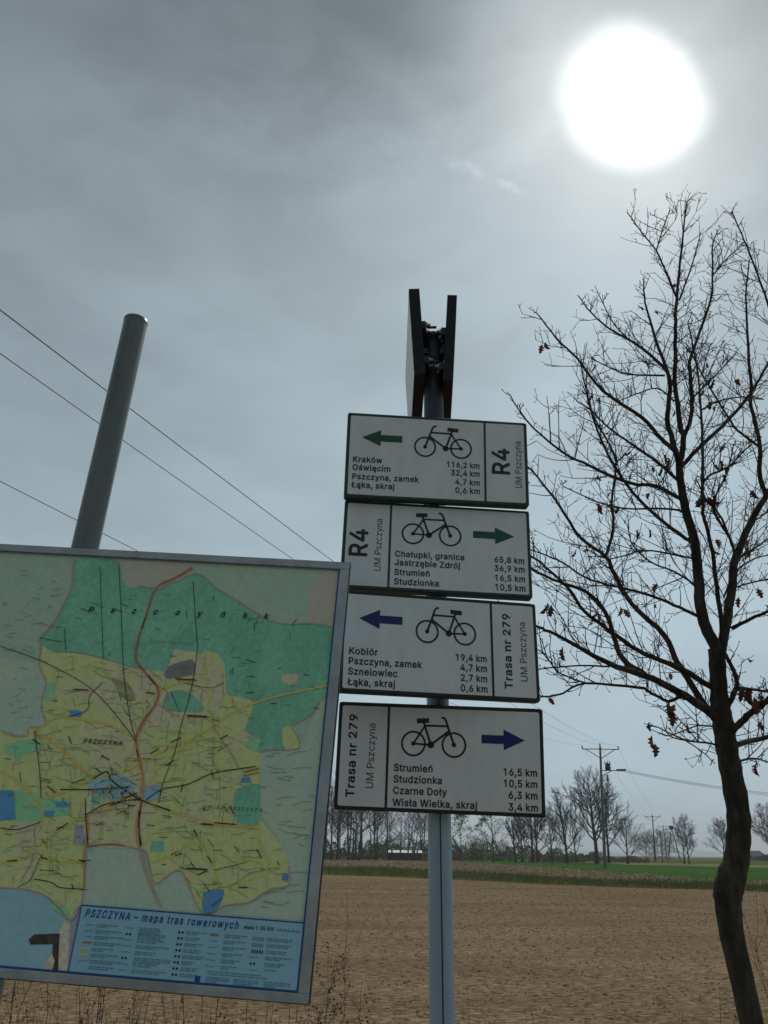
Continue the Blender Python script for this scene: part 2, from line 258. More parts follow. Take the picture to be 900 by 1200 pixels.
GLYPH_DATA = '''
(|273|71 -38 93 -38 94 -37 76 5 69 27 64 46 61 64 60 82 64 122 70 146 76 171 93 215 93 216 93 216 71 216 61 199 54 178 46 153 40 129 37 106 36 82 38 52 45 24 55 -9|78 -35 103 -35 108 -33 111 -27 109 -21 92 15 86 35 81 51 78 68 77 84 82 119 89 149 93 163 111 206 110 209 108 212 103 215 79 215 74 212 70 208 62 193 49 160 40 127 37 107 36 83 38 55 46 25 57 -6 73 -32 76 -34
)|273|15 -38 39 -38 49 -18 54 -8 65 20 71 51 73 75 74 86 72 107 69 130 64 152 56 178 48 198 40 215 38 216 17 216 15 215 25 194 40 149 45 123 48 105 49 89 48 64 41 26 27 -12|22 -35 48 -35 53 -33 55 -30 71 -3 81 22 88 57 91 81 91 88 86 126 81 149 73 175 65 193 55 210 53 213 50 214 24 215 18 212 16 207 16 203 26 184 40 143 45 121 48 104 49 89 48 68 41 35 28 0 15 -27 16 -30 17 -33
,|188|15 -48 33 -48 34 -47 54 28 27 28|22 -44 43 -44 48 -42 51 -39 72 32 71 36 70 39 64 41 35 41 30 39 28 36 15 -35 16 -39 17 -41
-|453|46 75 134 75 135 76 135 98 47 98 46 97|53 69 143 69 146 70 150 72 152 77 152 98 151 101 149 103 144 106 55 106 52 105 48 103 46 98 46 77 47 74 48 72
.|188|37 -2 45 0 50 3 55 9 56 15 55 23 51 29 45 33 39 35 32 33 25 29 21 23 20 16 21 9 25 4 31 0|45 -2 47 -2 57 1 64 5 71 12 73 20 72 31 66 40 57 46 48 48 45 48 37 46 29 41 22 32 20 24 22 14 26 7 36 1
0|453|90 -3 112 0 129 10 143 24 154 46 160 70 162 98 160 129 159 135 154 159 143 179 129 194 114 202 91 206 71 203 54 195 38 179 28 158 22 136 21 132 19 103 21 71 28 45 38 25 52 10 67 2 73 -1;90 20 77 22 67 28 65 29 56 41 50 56 48 62 45 78 44 104 45 126 48 144 56 162 66 175 78 181 92 184 105 181 116 174 125 162 132 145 136 124 138 99 136 80 132 59 125 41 117 30 114 28 104 22|97 -3 101 -3 124 1 143 11 158 25 171 47 177 72 179 97 179 107 176 133 170 157 159 176 147 189 141 194 124 202 101 206 79 203 74 202 56 193 40 178 29 156 23 136 21 130 19 103 22 70 29 47 40 26 55 12 72 2 78 0;96 35 88 36 80 40 72 50 66 62 65 66 62 81 61 103 62 123 66 139 73 154 79 162 88 167 99 169 102 169 109 168 118 163 125 155 128 150 132 140 136 124 138 100 136 83 133 65 126 50 119 41 112 37 105 35
1|453|85 0 109 0 110 1 110 202 109 203 79 203 46 180 34 171 34 145 35 143 82 178 84 179 85 178|92 0 119 0 124 3 127 8 127 195 124 200 119 203 87 203 83 202 59 186 38 172 35 168 34 165 34 139 35 136 39 133 42 132 46 132 84 157 85 157 85 8 86 5 87 3
2|453|26 0 155 0 156 1 156 22 155 23 62 23 61 24 106 71 133 102 144 119 148 128 151 137 152 151 150 162 143 179 135 190 123 198 104 204 88 206 75 204 57 198 45 190 34 178 28 162 26 145 50 145 51 147 52 156 56 165 62 174 69 179 78 183 86 184 98 183 110 179 117 174 121 170 127 160 128 147 127 138 123 129 120 122 114 115 93 90 26 19|33 0 164 0 170 2 172 5 173 8 173 29 171 34 167 36 164 37 89 37 121 68 151 101 159 111 164 121 168 134 169 141 169 148 166 162 160 175 150 188 133 199 115 204 104 205 96 206 82 204 61 197 48 189 36 177 29 160 26 141 28 136 34 134 60 134 65 136 68 140 69 150 76 162 82 166 90 169 105 169 114 167 120 163 125 157 127 152 128 147 127 139 126 134 121 125 116 119 95 96 27 29 26 26 26 8 28 3
3|453|86 -3 107 -1 123 5 136 13 148 26 155 42 157 60 155 75 148 89 139 100 122 110 106 115 93 115 90 117 149 183 149 202 148 203 29 203 28 202 28 182 29 181 75 181 114 181 115 181 115 179 63 120 63 100 64 99 85 99 97 98 110 93 120 87 126 78 128 73 130 68 132 59 130 48 127 39 118 29 110 24 99 21 94 20 87 20 76 21 65 25 56 29 51 35 47 42 44 53 19 53 17 52 21 37 28 23 39 12 52 4 61 2 69 -1|93 -3 116 -1 136 6 150 14 162 26 171 43 174 59 172 75 171 79 164 93 154 105 150 108 134 117 116 122 165 174 166 177 166 196 163 200 158 203 37 203 34 202 30 200 28 195 28 175 29 172 30 169 34 167 49 167 106 167 105 166 64 122 63 119 63 99 65 94 69 92 102 91 114 87 122 83 126 77 130 69 132 62 130 53 127 46 121 41 116 38 106 35 95 34 86 35 71 40 63 50 60 60 58 62 55 64 52 65 25 64 19 62 18 59 17 56 22 39 29 26 42 13 59 4 77 -1
4|453|113 0 137 0 137 41 138 42 165 42 165 64 164 65 138 65 137 66 137 126 136 127 114 127 113 126 113 65 43 65 43 66 47 72 92 148 123 202 122 203 100 203 99 202 16 63 16 43 17 42 112 42 113 41|120 0 146 0 151 3 154 8 154 38 155 39 174 39 179 41 182 46 182 68 180 73 176 75 154 76 154 125 151 130 146 133 121 133 118 132 114 128 113 125 113 76 67 76 69 81 118 157 140 191 141 194 140 197 138 201 133 203 107 203 104 202 101 200 17 69 16 66 16 47 17 44 18 41 24 39 112 39 113 38 113 8 115 3
5|453|87 -3 107 -1 114 2 123 6 139 20 148 30 154 46 156 63 155 77 152 93 146 104 138 114 132 119 129 122 119 128 103 132 81 133 69 129 54 122 60 180 61 181 146 181 147 182 147 202 146 203 49 203 39 203 38 202 27 101 51 98 61 104 76 110 88 111 98 109 110 105 119 98 125 88 130 75 130 55 126 42 120 35 115 30 110 26 100 21 88 20 78 21 70 24 66 26 61 29 54 38 51 43 49 52 24 52 27 37 31 27 33 24 43 13 57 4 71 -1|94 -3 98 -3 119 0 136 7 150 17 154 21 164 32 170 48 173 65 172 79 168 96 162 107 153 118 141 128 130 133 112 138 88 138 73 134 76 166 78 167 155 167 158 167 162 170 164 174 164 195 161 200 156 203 50 203 44 202 41 201 39 198 38 195 27 103 28 97 30 95 35 93 60 90 64 91 70 96 77 98 89 102 96 102 105 101 114 98 122 92 130 78 131 70 130 60 127 51 122 45 114 38 106 35 97 34 88 35 78 39 75 41 70 46 68 50 66 58 64 60 61 63 58 64 32 64 27 62 25 59 24 56 27 44 29 37 34 26 47 14 63 4 79 -1
6|453|90 -3 108 -1 124 6 136 15 147 30 153 44 156 62 154 79 148 96 139 108 127 117 112 124 96 126 88 125 79 123 70 119 117 186 128 203 102 203 100 202 56 138 41 114 32 96 26 77 25 65 28 46 35 29 44 16 57 6 72 0;91 19 78 22 70 25 61 32 56 40 52 50 50 63 52 77 55 86 60 93 70 101 77 104 81 105 90 106 103 105 111 101 120 94 126 85 129 77 131 66 130 50 126 41 120 33 110 25 102 21|97 -3 101 -3 120 0 137 7 150 16 153 19 163 31 170 50 173 64 171 82 165 99 155 112 137 124 119 130 101 132 101 132 145 191 146 195 143 200 138 203 110 203 106 202 102 199 58 140 42 117 33 99 27 82 25 68 29 48 36 31 46 18 62 7 77 0;97 34 89 35 85 37 76 43 72 49 68 56 67 66 68 76 72 84 75 88 83 94 89 97 101 98 107 97 112 96 116 94 122 89 126 84 130 76 131 64 129 55 127 49 122 43 115 38 109 35 101 34
7|453|39 0 65 0 66 1 156 179 156 202 155 203 52 203 25 203 25 182 26 181 128 181 129 181 129 179|46 0 75 0 78 1 81 3 139 109 172 169 173 172 173 195 171 200 167 202 164 203 66 203 33 203 28 200 25 195 25 175 26 172 28 169 34 167 123 167 124 166 40 11 39 8 40 4 42 2
8|453|90 -3 110 -1 127 5 141 13 151 25 157 37 158 40 160 52 159 68 155 78 149 88 140 96 131 102 121 106 120 107 133 113 145 125 150 138 153 151 151 165 149 172 145 180 137 189 124 198 106 204 91 206 75 204 58 199 47 191 36 179 30 167 28 156 28 152 30 137 37 123 39 121 48 113 61 107 50 102 41 97 32 88 26 78 23 69 21 55 23 38 30 25 40 13 55 5 71 -1;90 20 78 21 69 24 58 29 52 37 48 45 46 55 48 66 52 75 60 83 68 89 77 93 91 94 100 93 107 91 113 89 122 83 129 75 133 65 135 55 132 44 129 37 122 29 114 24 105 22;90 116 80 117 72 120 64 125 58 132 57 135 54 141 53 150 54 160 58 168 64 175 71 180 79 183 91 184 99 183 109 180 117 175 123 168 127 161 128 150 123 132 116 124 110 120 101 117|97 -3 101 -3 122 0 139 5 155 14 166 26 174 39 175 44 177 55 176 68 171 83 164 94 154 102 148 106 159 116 161 119 167 132 170 146 168 162 167 165 162 176 160 179 149 190 137 197 119 203 101 206 82 204 63 199 50 190 38 180 37 177 31 165 30 160 28 147 30 134 39 116 50 107 42 102 34 95 27 84 22 70 21 59 24 40 32 26 43 14 58 6 69 2 79 -1;99 34 84 36 79 37 73 40 68 47 65 52 63 58 65 65 66 69 68 73 74 79 80 83 86 85 90 86 99 87 107 86 113 85 119 82 125 78 129 74 132 70 133 67 135 59 133 52 130 46 126 41 119 37 111 35;99 123 90 124 84 126 78 129 74 134 71 139 70 146 71 154 78 164 83 167 89 169 99 170 107 169 115 167 120 163 125 158 127 154 128 148 124 134 119 129 115 126 108 124
9|453|53 0 79 0 81 1 123 62 139 89 149 109 154 126 156 137 153 156 147 174 137 187 124 198 109 204 93 206 75 204 67 202 57 198 46 189 34 175 28 159 25 141 28 122 34 107 42 95 56 86 70 80 87 78 103 81 110 85 111 84;90 97 78 100 69 104 61 109 56 117 53 125 51 130 50 141 52 154 55 163 61 171 71 179 79 183 91 184 103 183 112 178 120 172 126 163 130 153 131 137 130 127 127 120 119 109 111 103 102 99|59 0 89 0 92 1 95 3 138 60 155 86 166 105 171 123 173 138 170 155 163 172 152 185 136 198 123 202 116 204 102 206 92 205 78 203 63 198 49 189 45 185 36 174 34 170 29 157 25 139 27 124 28 117 35 103 45 90 59 81 74 75 86 73 98 72 53 11 52 8 53 4 55 2;96 106 91 107 84 109 75 115 71 120 68 128 67 138 68 143 68 147 71 154 76 161 90 169 102 169 109 169 116 165 122 161 127 155 130 147 131 134 129 126 127 120 122 114 116 110 109 107 101 106
:|188|37 -2 45 0 50 3 55 9 56 15 55 23 51 29 45 33 39 35 32 33 25 29 21 23 20 16 21 9 25 4 31 0;37 108 45 110 50 113 55 119 56 125 55 133 51 139 45 143 39 145 32 143 25 139 21 134 20 126 21 119 25 114 31 110|45 -2 47 -2 57 1 64 5 71 12 73 20 72 31 66 40 57 46 48 48 45 48 37 46 29 41 22 32 20 24 22 14 26 7 36 1;45 100 47 100 57 102 64 106 71 114 73 121 72 133 66 141 58 146 48 149 45 149 37 147 29 142 22 135 20 125 22 115 26 109 36 102
A|480|7 0 33 0 34 1 53 54 54 56 55 57 137 57 140 52 158 0 184 0 146 106 110 203 81 203;62 79 62 81 86 150 95 181 96 181 104 156 129 79|14 0 43 0 46 1 49 3 51 6 68 52 70 53 140 52 141 51 158 6 161 2 164 1 167 0 194 0 199 2 202 8 201 11 159 117 127 197 125 200 122 202 119 203 89 203 84 200 80 194 8 11 7 8 8 4 10 2;83 89 83 90 104 148 105 148 110 134 126 89
B|456|24 0 99 0 120 2 138 7 153 18 160 27 165 41 167 53 166 70 161 81 154 91 145 98 137 103 127 105 126 106 127 107 135 110 142 114 150 121 155 128 158 140 158 162 158 165 152 177 144 188 132 196 117 202 102 203 24 203;51 23 50 24 50 92 110 91 122 87 131 81 137 74 141 66 142 58 142 53 140 42 131 32 118 25 114 24 98 23;51 114 50 115 50 181 97 181 112 178 125 172 132 160 134 146 133 139 129 131 122 123 115 118 106 115 95 114|31 0 109 0 129 2 151 7 164 16 175 27 179 35 182 45 184 56 183 73 178 85 171 95 168 98 156 106 165 115 171 122 175 136 175 158 174 162 167 176 158 187 144 196 126 202 112 203 33 203 30 202 26 200 24 195 24 8 25 5 26 3;68 37 67 38 67 85 117 84 126 81 133 77 137 73 139 70 141 66 142 60 140 50 135 43 125 39 121 38 106 37;68 121 67 122 67 167 105 167 119 164 127 161 132 154 134 146 133 139 130 132 125 127 120 124 113 122 103 121
C|510|106 -3 122 -2 135 2 149 7 160 14 172 26 179 36 185 50 189 64 163 64 160 54 156 46 151 39 143 32 135 27 124 23 108 21 87 25 74 31 61 41 50 58 44 78 41 102 44 126 51 148 59 160 72 172 76 174 91 180 104 182 118 182 130 178 143 171 150 165 156 158 163 139 188 139 189 140 186 152 183 159 179 167 171 179 161 188 149 196 135 202 119 205 105 206 83 203 60 193 41 177 28 157 19 132 16 102 18 77 19 72 29 45 42 25 60 10 82 0|113 -3 131 -2 146 2 161 7 174 15 187 27 195 37 202 51 206 65 205 69 203 73 198 75 172 75 168 74 166 72 164 70 160 60 157 55 153 49 147 44 141 41 131 37 120 35 114 35 101 37 87 43 75 52 73 55 67 64 61 81 59 99 59 105 61 122 66 138 74 150 86 161 101 166 114 168 125 168 132 166 141 163 152 155 158 148 163 136 166 130 171 128 198 128 203 130 205 133 206 138 201 153 195 165 186 178 183 180 175 187 161 196 148 201 140 203 129 205 113 206 91 203 86 202 64 193 47 180 43 176 29 156 20 132 16 103 19 78 20 72 30 46 44 26 65 10 88 1
D|502|24 0 88 0 116 3 140 12 160 28 173 47 182 72 185 104 182 129 180 136 173 156 159 178 141 191 116 200 92 203 24 203;51 23 50 24 50 181 90 181 108 178 128 171 140 162 142 160 152 143 158 123 160 105 158 81 152 60 141 45 128 32 109 25 86 23|31 0 98 0 125 3 153 12 175 29 189 48 198 72 201 94 202 105 199 128 190 154 175 176 170 180 153 191 126 200 102 203 33 203 30 202 26 200 24 195 24 8 25 5 26 3;68 37 67 38 67 167 97 167 116 165 133 158 142 151 145 150 153 137 158 120 160 104 158 84 153 67 143 54 134 47 130 44 119 40 112 38 94 37
E|419|24 0 149 0 150 1 150 22 149 23 51 23 50 24 50 91 141 91 142 92 142 114 54 114 51 114 50 115 50 181 148 181 149 182 149 202 148 203 24 203|31 0 158 0 164 2 166 5 167 8 167 29 165 34 161 36 158 37 68 37 67 38 67 84 150 84 153 84 157 87 159 91 159 113 157 118 153 120 150 121 68 121 67 121 67 124 67 167 158 167 163 169 165 172 166 175 166 195 163 200 158 203 33 203 30 202 26 200 24 195 24 8 25 5 26 3
F|410|24 0 49 0 50 1 50 88 137 88 138 89 138 110 137 111 50 111 50 180 51 181 82 181 147 181 148 182 148 202 147 203 24 203|31 0 59 0 64 2 66 5 67 8 67 81 147 81 152 83 154 86 155 89 155 110 153 115 149 117 146 118 68 118 67 119 67 167 123 167 157 167 162 169 165 174 165 195 163 200 159 202 156 203 33 203 27 201 25 198 24 195 24 8 25 5 26 3
G|520|106 -3 130 0 149 7 153 10 169 22 180 36 188 56 191 78 191 101 190 102 113 102 113 81 114 80 166 80 164 63 158 49 148 36 138 28 124 23 107 21 104 21 90 24 74 31 60 42 50 58 44 78 41 102 44 126 50 146 59 160 72 172 91 180 104 182 118 182 136 175 148 166 159 151 163 139 189 139 190 140 186 155 180 167 171 178 161 188 149 196 134 202 119 205 104 206 83 203 60 193 41 178 28 157 19 132 16 102 19 73 28 46 41 25 60 10 82 0|113 -3 117 -3 139 0 160 7 165 9 180 19 184 23 196 37 204 57 208 79 208 102 207 104 205 107 200 110 122 110 118 109 114 105 113 102 113 81 115 77 118 75 121 74 164 74 164 69 159 57 151 47 143 41 131 37 114 35 102 37 87 43 75 52 67 64 65 68 61 81 59 99 59 105 61 120 66 138 74 150 86 161 100 166 107 167 113 168 124 168 140 163 143 161 151 155 156 149 161 142 164 132 166 130 169 129 172 128 199 128 204 131 206 133 207 137 202 153 196 165 186 177 175 187 160 196 145 201 129 205 112 206 90 203 84 201 65 193 43 177 31 159 29 156 19 131 16 103 19 74 28 48 43 26 65 10 88 1
H|517|24 0 49 0 50 1 50 92 51 93 157 93 157 1 158 0 183 0 183 197 183 202 182 203 158 203 157 202 157 116 51 116 50 117 50 202 49 203 24 203|31 0 59 0 64 2 66 5 67 8 67 85 68 86 157 85 157 8 158 5 160 2 165 0 192 0 195 1 198 3 200 8 200 195 199 198 197 201 192 203 165 203 160 201 158 198 157 195 157 124 156 123 67 123 67 195 66 198 64 201 59 203 32 203 29 202 26 200 24 195 24 8 25 5 26 3
I|180|24 0 47 0 48 1 48 203 25 203 24 202|31 0 57 0 62 3 65 8 65 195 64 197 62 200 57 203 32 203 26 200 24 195 24 8 25 5 26 3
J|396|73 -3 98 1 116 12 119 14 130 33 135 57 135 202 134 203 110 203 109 202 109 120 109 57 106 44 99 31 88 22 74 20 60 22 49 30 41 42 39 58 39 69 14 69 13 68 13 58 17 32 30 13 50 1|81 -3 84 -3 110 1 132 14 136 19 146 34 152 59 152 195 151 198 147 202 143 203 117 203 114 202 110 198 109 195 109 135 109 61 106 49 101 41 97 38 92 35 80 35 72 36 64 41 59 48 58 51 55 74 53 77 50 79 47 79 21 79 16 77 13 72 13 61 18 35 32 15 56 1
K|467|24 0 50 0 50 66 79 97 82 95 149 0 150 0 178 0 177 3 98 115 100 119 144 166 178 202 177 203 145 202 85 139 50 97 50 202 49 203 24 203|31 0 59 0 62 1 66 4 67 8 67 66 87 85 152 2 157 0 187 0 190 1 194 3 196 8 194 13 117 114 166 163 194 190 196 194 195 197 193 201 188 203 154 203 150 202 142 195 87 141 67 119 67 195 66 197 64 201 59 203 32 203 29 202 26 200 24 195 24 8 25 5 26 3
L|393|24 0 143 0 144 1 144 22 143 23 50 23 50 109 50 202 49 203 25 203 24 202|31 0 152 0 158 2 160 5 161 8 161 29 159 34 155 36 152 37 67 37 67 123 67 195 66 198 62 202 59 203 33 203 27 201 25 197 24 195 24 8 25 5 26 3
M|628|24 0 48 0 49 1 49 171 51 165 68 117 114 1 115 0 136 0 138 2 182 115 203 175 202 1 203 0 227 0 227 28 227 203 192 203 191 202 143 79 126 30 110 77 61 203 25 203 24 202|31 0 58 0 63 2 65 5 66 8 66 117 115 4 119 1 122 0 145 0 148 1 151 2 154 7 203 122 202 29 202 8 203 5 205 2 210 0 235 0 239 1 243 4 244 8 244 111 244 195 243 198 241 201 236 203 200 203 196 202 193 200 191 196 143 84 135 61 124 88 76 200 73 202 70 203 33 203 29 202 25 198 24 195 24 8 25 5 26 3
N|523|24 0 49 0 50 1 50 127 49 170 50 170 82 115 155 0 156 0 185 0 185 202 184 203 161 203 160 202 160 74 161 33 54 203 24 203|31 0 59 0 64 2 67 7 67 135 85 107 157 3 160 1 164 0 194 0 197 1 200 3 202 8 202 195 201 197 199 200 196 202 193 203 169 203 166 202 162 200 160 195 160 66 69 200 63 203 33 203 30 202 26 200 24 195 24 8 25 5 26 3
O|533|106 -3 132 0 153 10 172 26 187 48 194 74 197 100 194 133 186 157 172 178 153 193 133 203 107 206 84 203 80 202 60 193 41 177 28 157 20 135 19 132 16 102 19 73 23 60 29 45 42 25 60 10 81 1;106 21 90 23 87 24 74 30 60 42 51 57 49 63 44 78 41 102 44 126 50 145 60 162 74 173 87 179 91 180 107 182 122 180 127 179 140 173 153 162 163 146 170 127 172 99 170 77 163 58 153 43 139 30 124 23|113 -3 121 -2 144 1 166 10 187 26 203 48 211 73 214 99 214 106 210 133 202 156 187 177 165 193 144 202 117 206 91 203 86 202 64 193 43 176 29 156 21 135 19 130 16 103 19 74 24 61 30 46 44 26 65 10 86 1 93 0;111 36 100 37 90 41 86 43 75 52 67 64 62 78 61 84 58 104 61 122 66 138 75 152 87 161 99 166 114 168 119 167 130 166 141 162 145 160 155 152 164 138 170 123 172 100 170 80 164 65 155 52 144 43 133 38 128 36 119 35
P|445|24 0 49 0 50 1 50 74 94 74 116 76 134 83 147 94 156 106 162 121 162 125 162 153 156 172 145 186 133 195 114 201 97 203 24 203;51 97 50 98 50 181 94 181 105 179 118 175 126 170 133 161 135 155 137 148 138 136 137 127 133 117 124 106 119 102 107 98 94 97|31 0 59 0 64 2 66 5 67 8 67 68 104 68 128 71 147 79 162 90 172 102 178 117 179 122 180 142 179 153 172 170 161 183 156 187 144 195 123 201 106 203 33 203 29 202 25 198 24 195 24 8 25 5 26 3;68 105 67 106 67 167 102 167 113 165 124 162 129 159 134 153 136 148 137 143 138 134 137 129 135 121 133 119 127 112 123 109 114 106 101 105
R|449|24 0 49 0 50 1 50 79 97 79 99 79 100 78 141 0 170 0 126 84 127 85 133 87 146 96 157 111 162 123 164 139 162 156 161 160 156 173 147 186 133 195 114 201 97 203 24 203;51 102 50 103 50 181 105 180 119 176 127 171 129 168 134 159 137 152 138 144 137 129 132 119 128 112 119 107 108 103 94 102|31 0 59 0 64 2 66 5 67 8 67 72 68 73 101 73 103 72 141 7 143 3 146 1 150 0 179 0 182 1 185 2 188 8 187 11 146 81 147 82 162 92 173 106 179 123 181 135 179 153 172 171 161 186 144 195 123 201 106 203 33 203 30 202 27 200 25 197 24 195 24 8 25 5 26 3;68 110 67 111 67 167 113 166 123 163 129 160 133 156 137 147 138 139 137 130 134 123 131 117 123 114 115 111 101 110
S|447|88 -4 111 -2 129 4 144 13 154 24 156 27 161 42 163 59 162 68 158 79 151 88 143 95 134 101 117 108 105 112 87 117 69 123 58 129 52 133 48 141 46 150 47 159 50 166 59 175 68 179 77 182 92 183 108 181 121 175 130 166 135 151 159 151 160 152 158 167 151 179 140 191 127 199 111 204 94 206 85 205 72 204 55 199 42 192 30 180 23 165 22 161 21 149 24 130 34 116 50 105 76 95 110 86 118 82 131 74 133 72 137 63 138 54 137 46 132 37 123 29 114 24 103 21 88 20 67 23 57 28 48 37 44 44 42 55 17 55 15 54 18 37 26 24 36 12 52 4 69 -2|95 -3 99 -4 123 -1 141 4 158 14 169 25 172 30 178 45 180 56 180 63 179 72 174 84 166 94 157 102 146 108 136 112 117 119 97 123 81 128 73 132 67 136 65 141 63 146 64 153 67 158 72 162 79 166 90 168 96 169 113 167 125 163 132 156 136 144 138 142 141 140 144 139 169 139 174 141 176 144 177 150 174 164 166 178 154 190 138 199 123 203 103 206 94 205 79 204 61 199 45 191 32 179 24 163 23 157 21 144 25 125 36 109 55 97 82 88 115 80 130 72 135 68 137 65 138 58 137 52 134 47 126 40 120 37 110 35 98 34 79 37 69 42 64 45 61 51 58 62 56 64 53 66 50 66 23 66 17 64 16 61 15 58 19 39 28 25 39 13 58 4 74 -1
T|449|77 0 102 0 103 1 103 181 166 181 167 182 167 202 166 203 103 203 14 203 13 202 13 182 14 181 76 181 77 180|84 0 112 0 117 3 120 8 120 167 176 167 181 169 184 174 184 195 182 200 178 202 175 203 113 203 21 203 15 200 13 195 13 174 15 170 18 168 22 167 76 167 77 166 77 8 78 5 79 3
U|517|102 -3 128 0 145 6 160 16 174 34 180 48 183 67 183 202 182 203 157 203 157 70 155 56 151 44 142 34 132 27 119 22 105 21 89 22 75 27 64 35 55 47 51 58 50 71 50 202 49 203 25 203 24 202 24 69 26 49 34 32 45 18 61 7 82 -1|110 -3 114 -3 138 0 158 7 174 17 188 32 190 36 196 50 200 69 200 195 199 197 197 201 192 203 166 203 163 202 159 200 157 195 157 73 155 62 151 52 145 46 137 40 125 36 114 35 99 36 88 40 78 46 72 53 68 62 67 74 67 195 66 198 62 202 59 203 32 203 26 200 24 195 24 71 26 53 28 48 35 34 47 19 64 8 69 6 89 -1
W|686|62 0 91 0 92 1 131 143 136 168 137 171 141 156 147 129 182 1 183 0 211 0 212 1 268 202 267 203 242 203 240 198 213 92 199 33 197 26 196 28 152 203 123 203 122 202 89 74 78 24 76 27 66 75 33 202 32 203 8 203 11 190|69 0 101 0 106 2 108 5 146 130 183 4 187 1 191 0 221 0 224 1 227 3 230 9 285 194 284 197 282 200 277 203 250 203 246 202 242 198 240 193 207 73 206 67 205 66 205 66 169 197 166 201 161 203 130 203 127 202 123 198 86 66 50 197 47 201 42 203 16 203 12 202 9 200 8 197 7 195 8 192 62 7 65 2
Y|472|81 0 107 0 107 83 181 202 180 203 153 203 152 202 114 141 99 115 95 106 94 106 89 117 76 140 36 203 9 203 8 202 81 83|88 0 116 0 119 1 123 4 124 8 124 82 197 190 199 194 198 197 196 200 191 203 160 203 155 201 151 195 109 132 104 124 103 123 92 141 50 201 45 203 16 203 10 200 8 195 8 191 12 186 81 83 81 8 83 3
Z|438|17 0 160 0 160 22 159 23 48 22 46 23 69 54 159 185 159 202 158 203 16 203 16 182 17 181 94 181 122 182 129 182 129 181 109 154 17 19|24 0 168 0 172 1 176 4 177 8 177 29 175 34 171 36 168 37 73 36 72 37 175 174 176 178 176 195 173 200 169 202 25 203 21 202 17 198 16 195 16 174 18 170 22 167 25 167 119 167 120 167 111 155 18 29 17 26 17 8 19 3
a|389|62 -3 76 -2 86 0 100 9 106 15 110 21 111 20 111 0 135 0 135 103 133 117 128 130 122 137 114 144 106 149 97 152 80 154 64 153 54 150 45 146 32 138 23 130 21 125 17 117 17 116 40 110 45 118 53 125 61 129 70 131 81 132 95 129 101 125 107 118 109 112 109 98 106 94 101 92 52 84 38 80 30 76 23 72 17 64 13 55 12 43 14 30 18 19 21 15 27 9 39 2 50 -2;67 18 52 21 46 24 41 29 38 35 37 38 37 42 38 50 42 56 53 63 64 66 85 70 105 73 110 75 110 53 108 44 104 36 91 23 81 19|70 -3 85 -2 98 1 110 8 114 2 119 0 144 0 147 1 151 4 152 8 152 103 150 114 146 128 141 134 135 141 128 147 118 152 104 156 82 158 72 157 59 154 45 148 34 141 25 132 22 126 16 115 17 112 18 109 23 107 48 101 51 102 54 104 60 112 67 117 72 120 77 121 88 122 101 120 107 114 108 112 109 102 108 101 59 94 46 90 34 85 27 81 24 78 18 71 14 62 12 47 14 34 18 25 23 17 31 10 45 2 58 -2;73 33 64 35 60 37 57 39 55 44 55 50 56 54 60 57 73 61 94 65 110 67 109 53 106 46 99 39 94 36 87 33
b|424|90 -3 110 -1 125 6 138 19 147 33 154 55 156 79 154 99 148 116 138 133 125 144 109 151 93 154 78 153 69 149 60 144 55 139 48 129 47 128 45 128 45 158 45 203 22 203 21 202 21 1 22 0 45 0 45 22 46 23 48 22 56 11 68 3 79 -2;88 19 75 21 66 25 56 35 50 46 46 60 45 77 46 92 47 96 50 105 56 117 64 125 67 126 76 130 88 132 100 130 112 125 120 116 126 105 130 92 131 71 130 60 127 49 119 34 111 26 101 21|98 -3 120 -1 137 6 146 14 153 20 156 23 165 37 171 58 173 81 171 100 165 118 155 132 151 137 139 147 121 155 103 158 96 158 84 156 72 151 62 146 62 169 62 195 61 198 59 201 54 203 29 203 23 200 21 195 21 8 23 3 27 1 30 0 53 0 56 1 59 3 63 9 73 3 83 -1 87 -2;94 34 87 35 79 38 71 45 67 53 64 62 62 78 64 93 67 102 72 111 78 117 85 120 96 122 99 121 107 120 115 117 122 110 126 102 130 91 131 74 129 62 127 55 121 44 115 38 108 35 99 34
c|396|82 -3 94 -3 114 3 129 14 135 21 142 31 145 41 122 47 117 36 108 26 103 23 90 19 83 19 70 21 58 26 49 35 43 47 40 60 39 74 39 84 40 90 43 103 49 115 57 123 71 130 84 132 98 130 105 127 114 118 116 116 121 105 144 111 141 120 136 129 130 136 123 141 113 147 105 151 95 153 82 154 66 151 47 144 32 131 22 116 16 97 14 75 15 58 16 53 23 33 33 18 47 7 64 -1|89 -3 103 -3 126 3 142 14 151 23 158 33 162 44 161 48 159 51 156 53 130 59 124 56 118 45 111 38 107 36 97 33 92 33 79 35 72 38 65 45 60 54 57 64 56 77 57 84 57 90 60 100 65 109 71 115 80 120 92 122 103 120 108 118 117 110 122 101 126 98 130 97 140 99 156 103 159 105 161 107 162 110 161 114 154 127 146 138 134 146 116 154 105 157 89 158 73 155 69 154 52 148 34 134 23 118 16 98 14 76 16 56 23 36 35 20 52 7 70 0
